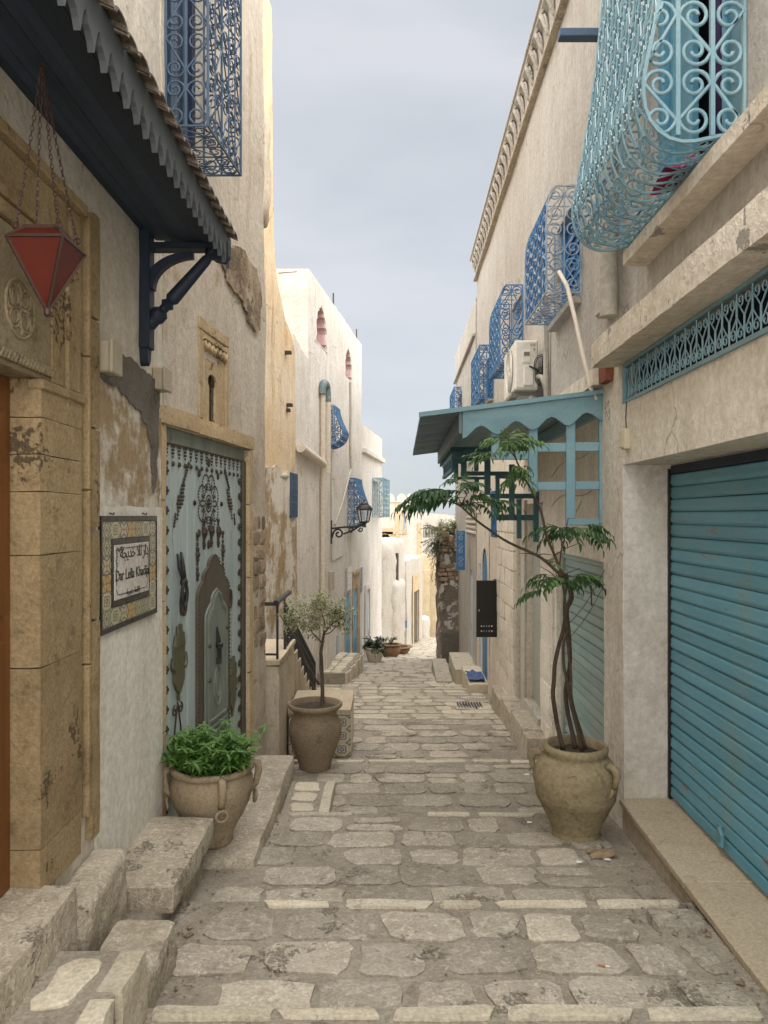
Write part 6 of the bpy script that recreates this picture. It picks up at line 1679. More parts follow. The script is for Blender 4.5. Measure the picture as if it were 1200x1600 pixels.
# big roller shutter
RS = bx('roller_shutter', M['navy'], RH, FR, 1.2, 5.208, -.355, -.335, -1.99, .355, 0, label='large teal roller shutter')
sh = .0875
def slat_mesh(mat, a, c, n, ztop, dep, par, fr, h=sh, name='slat'):
    prof = [(0, 0), (.010, -.006), (.014, -.018), (.012, -.035), (.016, -.05), (.015, -.066), (.006, -.078), (.001, -.0845), (-.012, -.0845), (-.012, 0)]
    for k in range(n):
        b = MB(); dz = random.uniform(-.001, .001); tl = random.uniform(-.0015, .0015)
        nq = 5
        for q in range(nq):
            u = a + (c - a) * q / (nq - 1); sag = random.uniform(-.0022, .0022); dent = random.uniform(-.004, .001) if 0 < q < nq - 1 else 0
            for d, z in prof: b.v.append((u, dep + d + (dent if d > .01 else 0), ztop - k * h + z + dz + tl * (1 - 2 * q / (nq - 1)) + sag * .5))
        m = len(prof)
        b.f = [(s_ * m + i, s_ * m + (i + 1) % m, (s_ + 1) * m + (i + 1) % m, (s_ + 1) * m + i) for s_ in range(nq - 1) for i in range(m)] + [tuple(range(m)), tuple((nq - 1) * m + i for i in range(m))[::-1]]
        b.build(name, mat, par, fr, smooth=25)
slat_mesh(M['teal'], 1.25, 5.165, 26, .29, -.33, RS, FR)
bx('bottom_bar', M['teal'], RS, FR, 1.25, 5.165, -.335, -.300, -1.992, -1.99 + .005, .002) if False else None
bx('guide_rail', M['black'], RS, FR, 5.17, 5.206, -.355, -.305, -1.99, .33, .002)
bx('shutter_box', M['navy'], RS, FR, 1.25, 5.16, -.34, -.312, .295, .352, .003)
hn = MB(); hn.tube([(4.35, -.315, -1.84), (4.33, -.295, -1.84), (4.28, -.29, -1.86), (4.28, -.29, -1.92), (4.33, -.295, -1.94), (4.36, -.315, -1.94)], .012, 6); hn.box(4.34, 4.40, -.33, -.305, -1.95, -1.83)
hn.build('shutter_lock', M['teal'], RS, FR)
# second shutter
R2s = bx('roller_shutter', M['navy'], RH, FR, 5.70, 7.45, -.098, -.088, -2.6, -.36, 0, label='dull grey green roller shutter')
slat_mesh(M['teal_dull'], 5.72, 7.38, 25, -.42, -.085, R2s, FR)
bx('frame_post', M['pier'], R2s, FR, 7.385, 7.445, -.085, -.04, -2.6, -.36, .003); bx('frame_head', M['teal_dull'], R2s, FR, 5.71, 7.38, -.085, -.05, -.418, -.362, .003)
# trellis panel in the slot over the big shutter
bx('vent_back', M['dark'], RH, FR, 1.6, 5.19, -.099, -.095, .80, 1.06, 0)
TP = MB().holed([(1.6, .785), (1.6, 1.062), (5.19, 1.062), (5.19, .785)], [(1.62, .808), (1.62, 1.042), (5.168, 1.042), (5.168, .808)], -.012, .018).build('vent_grille', M['aqua_wood'], RH, FR)
for k in range(19):
    u = 5.168 - .156 * (k + 1)
    b = MB()
    for sg in (-1, 1):
        pts = [(sg * (.0555 - .0555 * t), .808 + .234 * t) for t in ()]
        top = spiral(sg * .038, 1.002, .036, pi / 2 - sg * pi / 2, 1.2, -sg, 10)
        b.tube([(u + .078 + x, .004, z) for x, z in top[::-1] + [(sg * .003, .925), (sg * .001, .812)]], .0048, 4)
        bot = spiral(sg * .038 , .848, .036, pi / 2 - sg * pi / 2, 1.2, sg, 10)
        b.tube([(u + x, .004, z) for x, z in bot[::-1] + [(sg * .003, .925), (sg * .001, 1.04)]], .0048, 4)
    b.tube([(u, .004, .808), (u, .004, 1.042)], .004, 4)
    b.build('scroll', M['aqua'], TP, FR)
# shop ledge
LG = thing('shop_ledge', 'polished beige stone ledge in front of the large teal shutter', 'ledge', FR(3.5, .0, -2.2))
for a, c in ((1.0, 2.6), (2.603, 4.02), (4.023, 5.205)):
    bx('ledge_slab', M['slab'], LG, FR, a, c, -.352, .035, -2.04, -1.998, .006)
rough_block('ledge_base', M['concrete'], LG, FR, 1.0, 5.22, -.3, .012, -2.9, -2.042, amp=.008, res=.14, rnd=.01, seed=4)
# window behind the big cage
WB = MB().holed([(3.42, 1.78), (3.42, 3.40), (4.66, 3.40), (4.66, 1.78)], [(3.50, 1.84), (3.50, 3.34), (4.58, 3.34), (4.58, 1.84)], -.16, -.05).build('window', M['light_blue'], RH, FR, bevel=.004)
bx('dark_room', M['dark'], WB, FR, 3.45, 4.63, -.24, -.235, 1.8, 3.39, 0)
for (a, c) in ((3.52, 3.83), (4.22, 4.56)):
    MB().holed([(a, 1.86), (a, 3.32), (c, 3.32), (c, 1.86)], [(a + .05, 1.92), (a + .05, 3.26), (c - .05, 3.26), (c - .05, 1.92)], -.13, -.09).build('window_leaf', M['light_blue'], WB, FR, bevel=.003)
    bx('leaf_panel', M['teal'], WB, FR, a + .05, c - .05, -.12, -.11, 1.92, 3.26, 0)
cu_ = MB()
for k in range(12): cu_.tube([(3.86 + .03 * k, -.2, 1.86), (3.865 + .03 * k, -.2 + .01 * (k % 2), 3.3)], .02, 6)
cu_.build('curtain', M['purple'], WB, FR, smooth=True)
def shutwin(a, c, z0, z1, mat):
    W_ = MB().holed([(a, z0), (a, z1), (c, z1), (c, z0)], [(a + .05, z0 + .05), (a + .05, z1 - .05), (c - .05, z1 - .05), (c - .05, z0 + .05)], -.14, -.04).build('window', mat, RH, FR, bevel=.004)
    for k in range(2):
        p = a + .055 + (c - a - .11) / 2 * k; q = p + (c - a - .11) / 2 - .005
        bx('window_leaf', mat, W_, FR, p, q, -.12, -.09, z0 + .055, z1 - .055, .003)
        for j in range(7):
            zc = z0 + .1 + (z1 - z0 - .2) * j / 7
            MB().hexa([(p + .03, -.089, zc), (p + .03, -.089, zc + .05), (p + .03, -.068, zc - .01), (p + .03, -.068, zc), (q - .03, -.089, zc), (q - .03, -.089, zc + .05), (q - .03, -.068, zc - .01), (q - .03, -.068, zc)]).build('louvre', mat, W_, FR)
shutwin(6.50, 7.42, 1.95, 2.86, M['blue_wood']); shutwin(9.60, 10.5, 2.02, 2.92, M['pale_blue']); shutwin(12.6, 13.8, 2.05, 2.85, M['blue_wood'])
for a, c, z in ((6.45, 7.5, 1.87), (9.55, 10.6, 1.94), (12.5, 13.9, 1.96)): bx('window_sill', M['plaster_right'], RH, FR, a, c, -.02, .09, z, z + .06, .006)
# five cages
bp = [(.25, 3.60), (.28, 3.3), (.32, 2.9), (.36, 2.6), (.40, 2.35), (.44, 2.15), (.468, 2.02), (.475, 1.94), (.467, 1.87), (.44, 1.80), (.395, 1.745), (.33, 1.71), (.26, 1.705), (.19, 1.72), (.12, 1.735)]
cage('window_cage', 'large pale aqua window cage with a swollen scrollwork belly at the top right', FR, 3.36, 4.74, 1.735, 3.60, bp, M['aqua'], 13, 8, bar=.008, sc=.005, q1=18, q2=26, sidek=1.75, bottom=False, topcover=True, side_parts=True, floor_bars=6)
rounded = lambda z0, z1, d: [(d * .74, z1), (d * .88, z1 - .05), (d * .96, z1 - .14), (d, z1 - .28), (d, z0)]
cage('window_cage', 'rusty blue and white round topped window cage next to the large aqua one', FR, 6.42, 7.5, 1.95, 2.88, rounded(1.95, 2.88, .31), M['blue_rust'], 5, 4, bar=.008, sc=.006, q1=14, q2=18, side_parts=True, frontmat=M['blue'])
cage('window_cage', 'narrow blue round topped window cage above the air conditioner', FR, 9.5, 10.6, 1.98, 2.98, rounded(1.98, 2.98, .30), M['blue'], 5, 4, bar=.009, sc=.007)
cage('window_cage', 'boxy blue window cage beyond the air conditioner', FR, 12.5, 13.95, 2.0, 2.90, [(.24, 2.90), (.24, 2.0)], M['blue'], 5, 3, bar=.011, sc=.0085)
cage('window_cage', 'small far blue window cage near the end of the right row above the awning roof', FR, 18.7, 20.3, 2.3, 3.27, [(.22, 3.27), (.22, 2.3)], M['blue'], 4, 3, bar=.014, sc=.010)
# cloth and pot on the sill inside the big cage
cl = MB()
for i in range(15):
    for j in range(6):
        u = 3.62 + .022 * i; d = .10 + .03 * j
        cl.v.append((u, d, 1.72 + .03 * n1(u * 9, d * 9) + .12 * math.exp(-((u - 3.75) * 9) ** 2) * (1 - j / 6)))
for i in range(14):
    for j in range(5): cl.f.append((i * 6 + j, (i + 1) * 6 + j, (i + 1) * 6 + j + 1, i * 6 + j + 1))
tag(cl.build('cloth', M['magenta'], None, FR, smooth=True, normals=False), 'magenta cloth lying inside the large aqua window cage', 'cloth')

# pipes, hose
tag(MB().tube([FR(5.24, .10, 1.42), FR(5.24, .10, 5.0)], .062, 16).build('drain_pipe', M['pipe'], None, smooth=50), 'thick grey downpipe ending below the large aqua window cage', 'pipe')
tag(bx('pipe_chase', M['plaster_right'], None, FR, 5.36, 5.62, .0, .10, 1.5, 4.85, .02), 'plastered chase rising behind the thick grey downpipe', 'wall chase')
hp = [FR(6.35, .22, 2.02), FR(6.22, .24, 2.06), FR(6.1, .2, 1.9), FR(5.95, .16, 1.55), FR(5.8, .14, 1.25), FR(5.74, .10, 1.0), FR(5.72, .06, .9)]
tag(MB().tube(hp, .018, 8).build('hose', M['hose'], None, smooth=True), 'white hose hanging from the rusty window cage to the blue awning', 'hose')
tag(bx('flag_bracket', M['blue_grey'], None, FR, 5.18, 5.26, .0, .46, 3.38, 3.44, .006), 'dark iron arm sticking out above the large aqua window cage', 'bracket')
# air conditioner
AC = thing('air_conditioner', 'ivory air conditioner unit on a bracket above the blue awning', 'air conditioner', FR(8.4, .2, 1.36))
bx('body', M['ac'], AC, FR, 8.0, 8.83, .085, .34, 1.37, 1.91, .014)
fg = MB()
for r_ in (.05, .09, .13, .17, .205, .235): fg.tube([(8.36 + r_ * cos(t), .352, 1.64 + r_ * sin(t)) for t in [2 * pi * i / 28 for i in range(28)]], .005, 4, closed=True)
for k in range(12): fg.tube([(8.36, .356, 1.64), (8.36 + .24 * cos(k * pi / 6), .350, 1.64 + .24 * sin(k * pi / 6))], .004, 4)
fg.build('fan_grille', M['ac'], AC, FR)
MB().prism([(8.36 + .24 * cos(t), 1.64 + .24 * sin(t)) for t in [2 * pi * i / 28 for i in range(28)]], .3402, .344).build('fan_opening', M['acdark'], AC, FR)
bx('side_panel', M['ac'], AC, FR, 7.988, 7.999, .10, .325, 1.39, 1.89, .004)
hd = bx('handle_recess', M['ac'], AC, FR, 7.975, 7.987, .17, .26, 1.66, 1.80, .006); bx('handle_slot', M['acdark'], hd, FR, 7.968, 7.974, .185, .245, 1.735, 1.775, 0)
bx('valve_cover', M['ac'], AC, FR, 7.962, 7.987, .14, .25, 1.41, 1.63, .01)
for (d, z) in ((.12, 1.84), (.15, 1.84), (.12, 1.79)): bx('sticker', M['pipe'], AC, FR, 7.9845, 7.9865, d, d + .022, z, z + .03, 0)
bk = MB()
for u in (8.08, 8.74): bk.box(u, u + .035, .0, .36, 1.325, 1.36); bk.box(u, u + .035, .0, .03, 1.1, 1.33)
bk.box(8.02, 8.8, .30, .34, 1.30, 1.322); bk.box(7.9, 8.85, .34, .40, 1.27, 1.29)
bk.build('bracket', M['acdark'], AC, FR)
cb = MB()
cb.tube([FR(7.96, .19, 1.62), FR(7.93, .12, 1.58), FR(7.90, .06, 1.50), FR(7.92, .05, 1.7)], .010, 6)
for k in range(4): cb.tube([FR(7.9 + .02 * cos(t), .07 + (.05 + .008 * k) * cos(t), 1.50 + .12 * (k % 2) + (.08 + .01 * k) * sin(t)) for t in [2 * pi * i / 16 for i in range(16)]], .0055, 5, closed=True)
cb.build('cable', M['black'], AC, smooth=True)
cd = MB(); cd.tube([FR(7.80, .035, 1.15), FR(7.80, .04, 1.5), FR(7.80, .04, 2.3), FR(7.80, .04, 2.0)], .03, 8); cd.tube([FR(7.80, .04, 1.35), FR(7.85, .07, 1.48), FR(7.93, .1, 1.5)], .03, 8)
cd.build('duct', M['pipe'], AC, smooth=True)
# small junction box and wire on the pillar
JB = thing('junction_box', 'small ivory junction box with a black wire on the pillar under the trellis panel', 'junction box', FR(5.09, 0, .5))
bx('body', M['plastic'], JB, FR, 5.045, 5.125, .0, .05, .46, .60, .006); bx('lid', M['plastic'], JB, FR, 5.05, 5.12, .051, .06, .47, .59, .004)
MB().tube([FR(5.06, .03, .60), FR(5.07, .03, .68), FR(5.085, .02, .79)], .004, 5).build('wire', M['black'], JB)

# ================================================================= blue awning with lattice brackets
BA = thing('blue_awning', 'blue green timber awning with scalloped boards, stepped lattice sides and a corrugated roof', 'awning', FR(7.3, .5, .8))
ua, ub_ = 5.74, 9.05
def roofz(d): return .945 - .125 * d
rf = MB(); n = 0
us = frange(ua - .03, 9.25, .022)
for i, u in enumerate(us):
    w = .055 * abs(sin(u * pi / .17)) - .03
    for d in (.0, 1.43):
        rf.v += [(u, d, roofz(d) + .012 + w), (u, d, roofz(d) + .016 + w)]
for i in range(len(us) - 1):
    a = 4 * i; c = 4 * (i + 1)
    rf.f += [(a, c, c + 2, a + 2), (a + 1, a + 3, c + 3, c + 1), (a + 2, c + 2, c + 3, a + 3), (a, a + 1, c + 1, c)]
rf.build('corrugated_roof', M['roof_tin'], BA, FR, smooth=40)
def edge(u, t, mat, name='verge_strip'):
    MB().hexa([(u, 0, roofz(0) + .0), (u, 0, roofz(0) + .035), (u, 1.44, roofz(1.44) + .0), (u, 1.44, roofz(1.44) + .035), (u + t, 0, roofz(0)), (u + t, 0, roofz(0) + .035), (u + t, 1.44, roofz(1.44)), (u + t, 1.44, roofz(1.44) + .035)]).build(name, mat, BA, FR)
edge(ua - .055, .022, M['fascia_teal'])
def scallop(n, a, c, depth, amp):
    pts = [(a, 0), ]
    for k in range(n):
        p0 = a + (c - a) * k / n; w = (c - a) / n
        for i in range(9):
            t = i / 8
            pts.append((p0 + w * t, -depth + amp * (.5 - .5 * cos(2 * pi * t))))
    pts.append((c, 0)); 
    out = [pts[0]]
    for p in pts[1:]:
        if (Vector(p) - Vector(out[-1])).length > 1e-4: out.append(p)
    return out
side = scallop(4, .0, 1.10, .21, .085)
for uu in (ua - .03, ub_): MB().prism(side, uu, uu + .026, lambda p, q, t: (t, p, roofz(p) + q)).build('scalloped_board', M['fascia_teal'], BA, FR, bevel=.002)
front = scallop(26, ua, ub_ + .02, .165, .035)
MB().prism(front, 1.102, 1.126, lambda p, q, t: (p, t, roofz(1.1) + q)).build('front_board', M['tin'], BA, FR)
for k in range(8):
    a = .02 + .134 * k
    MB().hexa([(ua, a, roofz(a) - .018), (ua, a, roofz(a) - .004), (ua, a + .131, roofz(a + .131) - .018), (ua, a + .131, roofz(a + .131) - .004), (ub_, a, roofz(a) - .018), (ub_, a, roofz(a) - .004), (ub_, a + .131, roofz(a + .131) - .018), (ub_, a + .131, roofz(a + .131) - .004)]).build('soffit_board', M['fascia_teal'], BA, FR, bevel=.002)
bx('wall_plate', M['aqua_wood'], BA, FR, ua, ub_, .0, .04, .78, .90, .004)
def bar(mat, u, d0, d1, z0, z1, t=.045, name='lattice_bar'):
    bx(name, mat, BA, FR, u, u + t, d0, d1, z0, z1, .004)
A_ = M['aqua_wood']
uu = ua + .0
# near side lattice, stepping in towards the wall
for (d0, d1, z0, z1) in ((.0, .03, -.06, .80), (.218, .289, -.02, .73), (.512, .582, .19, .725), (.81, .872, .44, .70)):
    bar(A_, uu, d0, d1, z0, z1)
for (d0, d1, z0, z1) in ((.031, .217, .505, .575), (.290, .511, .50, .57), (.583, .809, .44, .505), (.031, .217, .205, .27), (.290, .511, .20, .265), (.031, .289, -.075, -.022)):
    bar(A_, uu + .003, d0, d1, z0, z1, .04)
# far side: key pattern, its shade put into the darker colour
B_ = M['awning_shaded']; uf = 8.42
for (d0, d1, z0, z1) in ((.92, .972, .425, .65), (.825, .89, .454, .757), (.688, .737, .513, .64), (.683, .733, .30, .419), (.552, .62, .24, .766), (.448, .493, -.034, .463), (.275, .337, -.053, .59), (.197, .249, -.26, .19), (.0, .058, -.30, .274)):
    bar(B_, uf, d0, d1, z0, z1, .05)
for (d0, d1, z0, z1) in ((.337, .89, .464, .512), (.61, .972, .419, .452), (.62, .825, .63, .67), (.0, .552, .20, .256), (.13, .493, .43, .462), (.0, .484, -.053, .012), (.56, 1.01, .737, .795)):  # last bar is the shadow beam under the roof, built solid and dark
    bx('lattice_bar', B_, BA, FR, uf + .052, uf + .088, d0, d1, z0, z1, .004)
# front hanging rail, eave shade put into its dark colour
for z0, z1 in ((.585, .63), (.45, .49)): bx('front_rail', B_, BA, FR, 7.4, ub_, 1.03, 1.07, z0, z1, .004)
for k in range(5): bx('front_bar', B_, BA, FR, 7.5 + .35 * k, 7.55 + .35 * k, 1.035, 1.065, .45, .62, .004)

# ================================================================= doorway piers, ashlar, cabinet, blue doors further down
for (a, c, z1) in ((8.22, 9.15, .15), (9.45, 10.12, .25)):
    D = bx('grey_door', M['pier'], RH, FR, a + .003, c - .003, -.155, -.06, -3.2, z1 - .003, .004)
    bx('door_base', M['plaster_far'], RH, FR, a + .01, c - .01, -.055, -.02, -3.2, G((a + c) / 2) + .28, .006)
b_z = frange(-3.4, .55, .27)
for j, (a, c) in enumerate(zip(b_z, b_z[1:])):
    cuts = [10.16] + [10.16 + (11.94 - 10.16) * (k + (.5 if j % 2 else 0)) / 3 for k in range(0 if j % 2 else 1, 3)] + [11.94]
    for p, q in zip(cuts, cuts[1:]):
        rough_block('ashlar_block', M['ashlar'], RH, FR, p + .006, q - .006, -.02, .028 + random.uniform(-.004, .006), a + .005, c - .005, amp=.006, res=.13, rnd=.012, seed=j * 3 + p)
rough_block('pier_stone', M['ashlar'], RH, FR, 7.56, 8.18, -.02, .03, -3.2, -.1, amp=.008, res=.15, rnd=.015, seed=77)
for j in range(4): rough_block('pier_stone', M['ashlar'], RH, FR, 7.62, 8.12, .0, .045, -2.55 + .42 * j, -2.20 + .42 * j, amp=.008, res=.12, rnd=.015, seed=80 + j)
bx('white_strip', M['plaster_far'], RH, FR, 9.16, 9.44, -.02, .045, -3.2, .2, .008)
# blue grille window under the awning
BG = bx('window', M['blue_wood'], RH, FR, 12.0, 12.75, -.06, -.03, -.36, .42, 0)
g = MB()
for k in range(8): g.tube([(12.02 + .101 * k, .01, -.36), (12.02 + .101 * k, .01, .42)], .012, 5)
for z in (-.3, .0, .36): g.box(12.0, 12.75, .0, .02, z, z + .02)
for k in range(7): g.tube([(12.07 + .101 * k + x, .01, .18 + y) for x, y in s_scroll(.09, .3, 7)], .007, 4)
g.build('window_grille', M['blue'], BG, FR)
# meter cabinet with its black door swung open
MC = thing('meter_cabinet', 'black metal cabinet door standing open from the white block wall', 'cabinet', FR(12.0, .16, -1.6))
bx('cabinet_box', M['black'], MC, FR, 11.98, 12.34, -.14, .03, -1.95, -1.06, .004)
hl = []
dpl = MB()
hz = [(-1.885, -1.86), (-1.805, -1.78)]
for z0, z1 in ((-1.97, -1.885), (-1.86, -1.805), (-1.78, -1.05)): dpl.box(11.95, 11.972, .02, .345, z0, z1)
for z0, z1 in hz:
    e = [.02] + [x for k in range(5) for x in (.09 + .042 * k, .09 + .042 * k + .022)] + [.345]
    for a, c in zip(e[::2], e[1::2]): dpl.box(11.95, 11.972, a, c, z0, z1)
dpl.build('cabinet_door', M['black'], MC, FR)
MB().box(11.965, 11.99, .34, .35, -1.97, -1.05).build('door_edge', M['stud'], MC, FR)
bx('latch', M['pipe'], MC, FR, 11.94, 11.949, .30, .32, -1.55, -1.52, 0)
leafdoor(RH, FR, 13.26, 14.19, -3.35, -.52, -.022, M['blue_wood'], 'blue_door')
MB().holed([(13.1, -3.5), (13.1, -.2), (14.34, -.2), (14.34, -3.5)], [(13.27, -3.49), (13.27, -1.1)] + [(13.725 - .455 * cos(t), -1.1 + .5 * sin(t)) for t in [pi * i / 12 for i in range(13)]] + [(14.18, -3.49)], .005, .018).build('door_surround', M['ashlar'], RH, FR)
bx('pilaster', M['ashlar'], RH, FR, 14.36, 14.9, -.02, .09, -3.6, .2, .01) if False else None
for j in range(3): bx('moulding', M['ashlar'], RH, FR, 14.3, 15.25, -.02, .02 + .012 * j, .05 + .09 * j, .12 + .09 * j, .006)
leafdoor(RH, FR, 14.36, 14.84, -3.3, -.96, -.02, M['pale_blue'], 'door', 1)
# next house on the right
NH = thing('end_house', 'cream house at the far end of the right row with a stained parapet', 'house', FR(17, 0, -3.6))
wall('wall', M['plaster_right'], NH, FR, 15.32, 21.0, -6, 4.55, [(18.8, 20.2, 2.35, 3.2, .2), (15.9, 16.6, -3.6, -1.2, .15)], seed=16, th=4, d0=.02, amp=.014)
bx('parapet_band', M['plaster_right'], NH, FR, 15.34, 21.0, .03, .09, 3.75, 3.82, .01)
for j in range(4): bx('moulding', M['ashlar'], NH, FR, 15.34, 17.4, .0, .045 + .012 * (j % 2), -.05 - .11 * j, .0 - .11 * j, .006)
leafdoor(NH, FR, 15.91, 16.59, -3.6, -1.21, -.01, M['pale_blue'], 'door', 1)
bx('window', M['blue_wood'], NH, FR, 18.82, 20.18, -.15, -.1, 2.36, 3.19, 0)
BS = MB().box(16.95, 16.98, .10, .30, -1.25, -.34).build('open_shutter', M['blue_wood'], NH, FR)
g = MB()
for j in range(3):
    g.tube([(16.945, .20 + x, -.45 - .3 * j + y) for x, y in s_scroll(.15, .24, 8)], .006, 4)
g.build('shutter_ironwork', M['pale_blue'], BS, FR)
# kerb, steps, cloth
KB = thing('raised_kerb', 'rough raised kerb along the right wall between the shutter and the blue doors', 'kerb', FR(9.5, .12, -2.7))
for k, (a, c) in enumerate(((7.72, 8.9), (8.92, 10.2), (10.22, 11.6))):
    zt = -2.33 - .12 * ((a + c) / 2 - 8.3)
    rough_block('kerb_stone', M['step'], KB, FR, a, c, -.02, .265 - .05 * k, -3.6, zt, amp=.016, res=.12, rnd=.03, seed=k + 50)
rough_block('sill_stone', M['plaster_far'], KB, FR, 8.2, 9.2, -.1, .06, -3, -2.26, amp=.008, res=.12, rnd=.02, seed=59)
ST = thing('door_step', 'pale block step with a blue cloth on it before the blue door on the right', 'step', FR(13.8, .3, -3.2))
rough_block('step_block', M['nosing'], ST, FR, 13.2, 14.9, -.02, .36, -4, -3.02, amp=.012, res=.14, rnd=.03, seed=61)
rough_block('step_block', M['nosing'], ST, FR, 14.95, 16.9, -.02, .48, -4, -3.12, amp=.012, res=.16, rnd=.03, seed=62)
rough_block('step_block', M['paver'], ST, FR, 15.2, 17.6, .50, .85, -4.2, -3.40, amp=.012, res=.16, rnd=.03, seed=63)
cl = MB(); n = 18
for i in range(n):
    for j in range(n):
        u = 13.35 + .75 * i / (n - 1) + .05 * n1(i * .5, j * .4); d = .04 + .30 * j / (n - 1) + .03 * n1(j * .5, i * .3, 4)
        z = -3.0 + .05 * abs(n1(u * 5, d * 11)) + .035 * n1(u * 14, d * 14) + .02
        if d > .37: z -= (d - .37) * 2
        cl.v.append((u, d, z))
for i in range(n - 1):
    for j in range(n - 1): cl.f.append((i * n + j, (i + 1) * n + j, (i + 1) * n + j + 1, i * n + j + 1))
tag(cl.build('cloth', M['rag'], None, FR, smooth=True, normals=False), 'crumpled blue cloth lying on the pale step by the blue door', 'cloth')
# ================================================================= ruined wall with plants on top
RW = thing('ruined_wall', 'crumbling end of a stone rubble wall with plaster remnants on the right', 'wall', (1.9, 20.3, -4))
wcore = rough_block('wall_core', plaster('ruin_plaster', (.30, .26, .22), (.14, .105, .075), (.07, .05, .035), .95, (.46, .43, .38), .53, .8, True, 1.0, off=(3, 7, 1)), RW, FW, 1.52, 2.4, 20.0, 21.5, -6, -.72, amp=.06, res=.16, rnd=.06, seed=3)
random.seed(70); k = 0
z = -3.1
while z < -.72:
    h = random.uniform(.06, .13); x = 1.50
    while x < 2.36:
        w = random.uniform(.08, .24)
        if z > -1.0 or n1(x * 1.3, z * 1.6, 3) > .08:
            rough_block('rubble_stone', M['rubble'], RW, FW, x + .01, min(x + w, 2.4), 19.955 + random.uniform(-.03, .03), 20.2, z + .008, z + h, amp=.025, res=.06, rnd=.025, seed=k); k += 1
        x += w + .015
    z += h + .012
for q in range(10):
    rough_block('rubble_stone', M['rubble'], RW, FW, 1.5 + .09 * q, 1.62 + .09 * q, 19.95 + .1 * (q % 3), 20.3 + .1 * (q % 2), -.74, -.62 + .09 * ((q * 7) % 4), amp=.03, res=.08, rnd=.04, seed=q + 200)
for q in range(7):
    rough_block('rubble_stone', M['rubble'], RW, FW, 1.47, 1.62, 20.15 + .17 * q, 20.3 + .17 * q, -1.2 - .3 * (q % 4), -1.02 - .3 * (q % 4), amp=.03, res=.08, rnd=.04, seed=q + 300)
rough_block('grey_render', M['cement'], RW, FW, 1.56, 2.38, 19.86, 20.02, -6, -3.15, amp=.02, res=.14, rnd=.03, seed=19)
def shrub(label, c, r, n, mat, seed, lf=(.05, .09), name='wall_plant', thin=.35, up=.5, cat='plant'):
    T = thing(name, label, cat, c); random.seed(seed); l_ = MB(); s_ = MB(); c0 = Vector(c)
    for k in range(max(8, n // 22)):
        dv = Vector((random.gauss(0, 1) * r[0], random.gauss(0, 1) * r[1], abs(random.gauss(0, 1)) * r[2] * up + random.uniform(-.5, .5) * r[2])) * .8
        e = c0 + dv; m_ = c0 + dv * .5 + Vector((0, 0, .15 * r[2]))
        s_.tube([c0, m_, e], .008, 4)
        for q in range(22):
            p = (c0.lerp(m_, 1) if q < 5 else m_.lerp(e, random.random() * 1.15)) + Vector((random.gauss(0, .05), random.gauss(0, .05), random.gauss(0, .05))) * (r[0] * 2)
            leaflet(l_, p, Vector((random.gauss(0, 1), random.gauss(0, 1), random.gauss(.3, .7))), Vector((0, 0, 1)), random.uniform(*lf), random.uniform(*lf) * thin, .2, .3)
    s_.build('stems', M['bark_grey'], T, kind='stuff'); l_.build('foliage', mat, T, smooth=True, kind='stuff', normals=False)
shrub('grey green straggly shrub hanging over the left edge of the ruined wall', (1.52, 20.2, -.72), (.30, .3, .62), 1300, M['grass'], 3, thin=.4, up=-.9)
shrub('pale dry grass tuft on top of the ruined wall', (1.75, 20.6, -.60), (.28, .3, .32), 900, M['leaf_dry'], 4, (.12, .26), thin=.09)
shrub('bright green bush on top of the ruined wall beside the blue shutter', (2.15, 21.0, -.45), (.24, .3, .36), 1200, M['leaf_light'], 5)
shrub('twiggy grey shrub behind the dry grass on the ruined wall', (1.65, 21.6, -.45), (.32, .3, .36), 700, M['grass'], 6, (.04, .07))
# ================================================================= small litter
def paper(label, px, py, Y, s, mat='paper', name='paper_scrap', cat='litter'):
    x = xx(px, Y); z0 = G(Y) + .014; b = MB(); n = 5
    for i in range(n):
        for j in range(n):
            b.v.append((x + s * (i / 4 - .5) + .3 * s * n1(i * .9, j * .8, px), Y + s * .7 * (j / 4 - .5), z0 + .35 * s * abs(n1(i * 1.1 + px, j * 1.3)) + .002))
    for i in range(n - 1):
        for j in range(n - 1): b.f.append((i * n + j, (i + 1) * n + j, (i + 1) * n + j + 1, i * n + j + 1))
    tag(b.build(name, M[mat], None, normals=False), label, cat)
paper('crumpled white paper scrap left of the mossy jar foot', 905, 1328, 4.62, .035)
paper('crumpled white paper scrap right of the brown cardboard by the jar', 949, 1326, 4.66, .038)
paper('small white paper scrap on the paving before the raised kerb', 823, 1196, 6.9, .045)
paper('small white paper scrap on the paving left of the mossy jar', 827, 1264, 5.35, .035)
paper('flattened brown cardboard piece at the foot of the mossy jar', 942, 1314, 4.74, .17, 'card', 'cardboard')
CG = thing('cigarette_end', 'cigarette end lying on the paving near the bottom right', 'litter', (xx(943, 3.3), 3.3, G(3.3) + .012))
p0 = Vector((xx(935, 3.3), 3.30, G(3.3) + .019)); p1 = Vector((xx(945, 3.3), 3.29, G(3.29) + .019)); p2 = Vector((xx(951, 3.3), 3.285, G(3.28) + .019))
MB().tube([p0, p1], .004, 8).build('filter', M['cigar'], CG); MB().tube([p1, p2], .004, 8).build('paper_tip', M['paper'], CG)
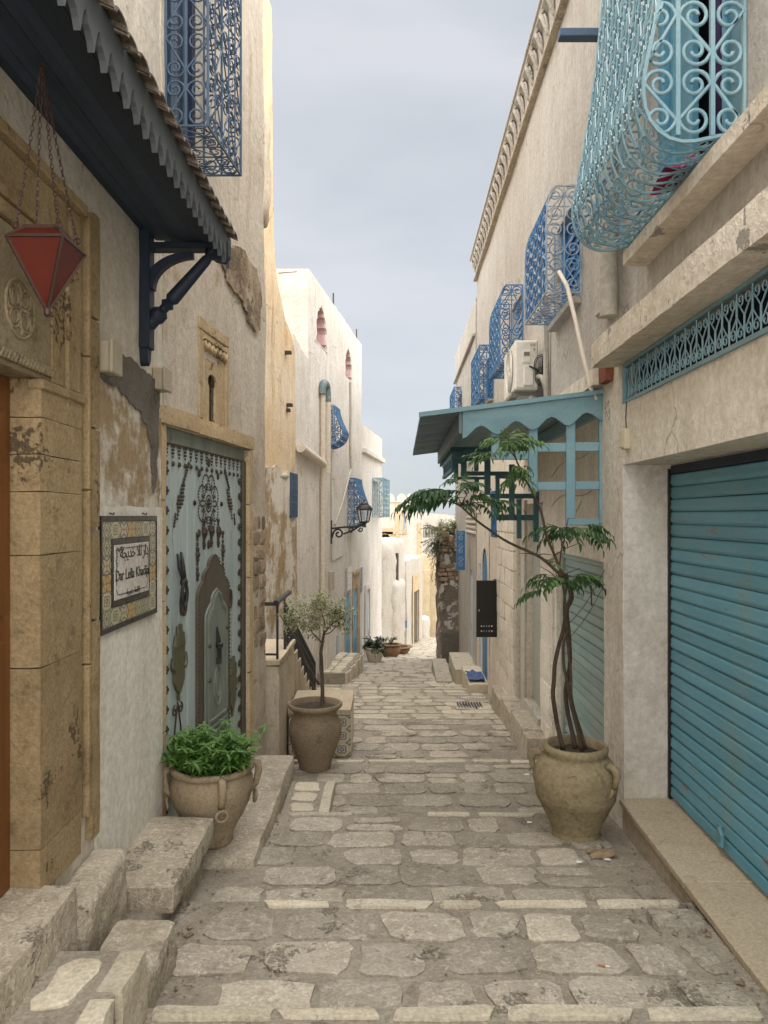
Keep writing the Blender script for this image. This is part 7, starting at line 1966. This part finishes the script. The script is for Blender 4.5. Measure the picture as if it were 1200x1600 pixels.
tag(rough_block('loose_stone', M['paver'], None, FW, 1.34, 1.60, 3.60, 3.78, G(3.7) - .05, G(3.7) + .05, amp=.02, res=.06, rnd=.03, seed=5), 'loose broken stone lying against the shop ledge', 'stone')
dr = MB()
for k in range(9): dr.box(1.18 + .045 * k, 1.20 + .045 * k, 11.6, 11.95, G(11.6) - .03, G(11.95) + .045 + .0)
tag(dr.build('drain_grate', M['iron'], None), 'iron drain grate set in the paving near the right wall', 'drain grate')

# red strings tying the stems to the pillar, loose wires under the awning
st_ = MB()
a1, a2 = Vector(T_(886, 978)), Vector(T_(884, 1003))
w1, w2 = Vector(FR(5.69, .004, zz(890, 5.69))), Vector(FR(5.69, .004, zz(912, 5.69)))
for a, c in ((a1, w1), (a2, w2)):
    st_.tube([a.lerp(c, t) - Vector((0, 0, .04 * sin(pi * t))) for t in [i / 8 for i in range(9)]], .003, 4)
m_ = a1.lerp(w1, .62); st_.tube([m_, m_ + Vector((0, 0, -.05)), m_ + Vector((.003, 0, -.12))], .005, 4)
tag(st_.build('string', M['lantern_frame'], None), 'dark red strings tying the slender tree stems to the pillar', 'string')
wr = MB()
for (za, zb) in ((.62, .40), (.28, .10)):
    wr.tube([FR(5.76 + 1.9 * t, .012, za + (zb - za) * t - .05 * sin(pi * t * 2)) for t in [i / 20 for i in range(21)]], .005, 4)
wr.tube([FR(6.35, .02, .13 ) , FR(6.4, .06, .02), FR(6.5, .05, -.02), FR(6.55, .02, .06)], .006, 5); wr.box(*[0] * 6) if False else None
tag(wr.build('cable', M['pipe'], None), 'loose thin cables drooping along the wall under the blue awning', 'cable')

tw_ = MB(); random.seed(77)
for (px, py, n) in ((722, 790, 6), (802, 698, 5), (884, 832, 5), (872, 905, 5), (838, 868, 3), (866, 868, 2)):
    for k in range(n):
        c0 = Vector(T_(px, py)); d_ = Vector((random.gauss(0, .06), random.gauss(0, .05), random.uniform(.0, .09)))
        tw_.tube([c0, c0 + d_ * .6 + Vector((0, 0, .01)), c0 + d_ * 1.3], [.0045, .0035, .002], 5)
tw_.build('twigs', M['bark'], TR, smooth=True, kind='stuff')
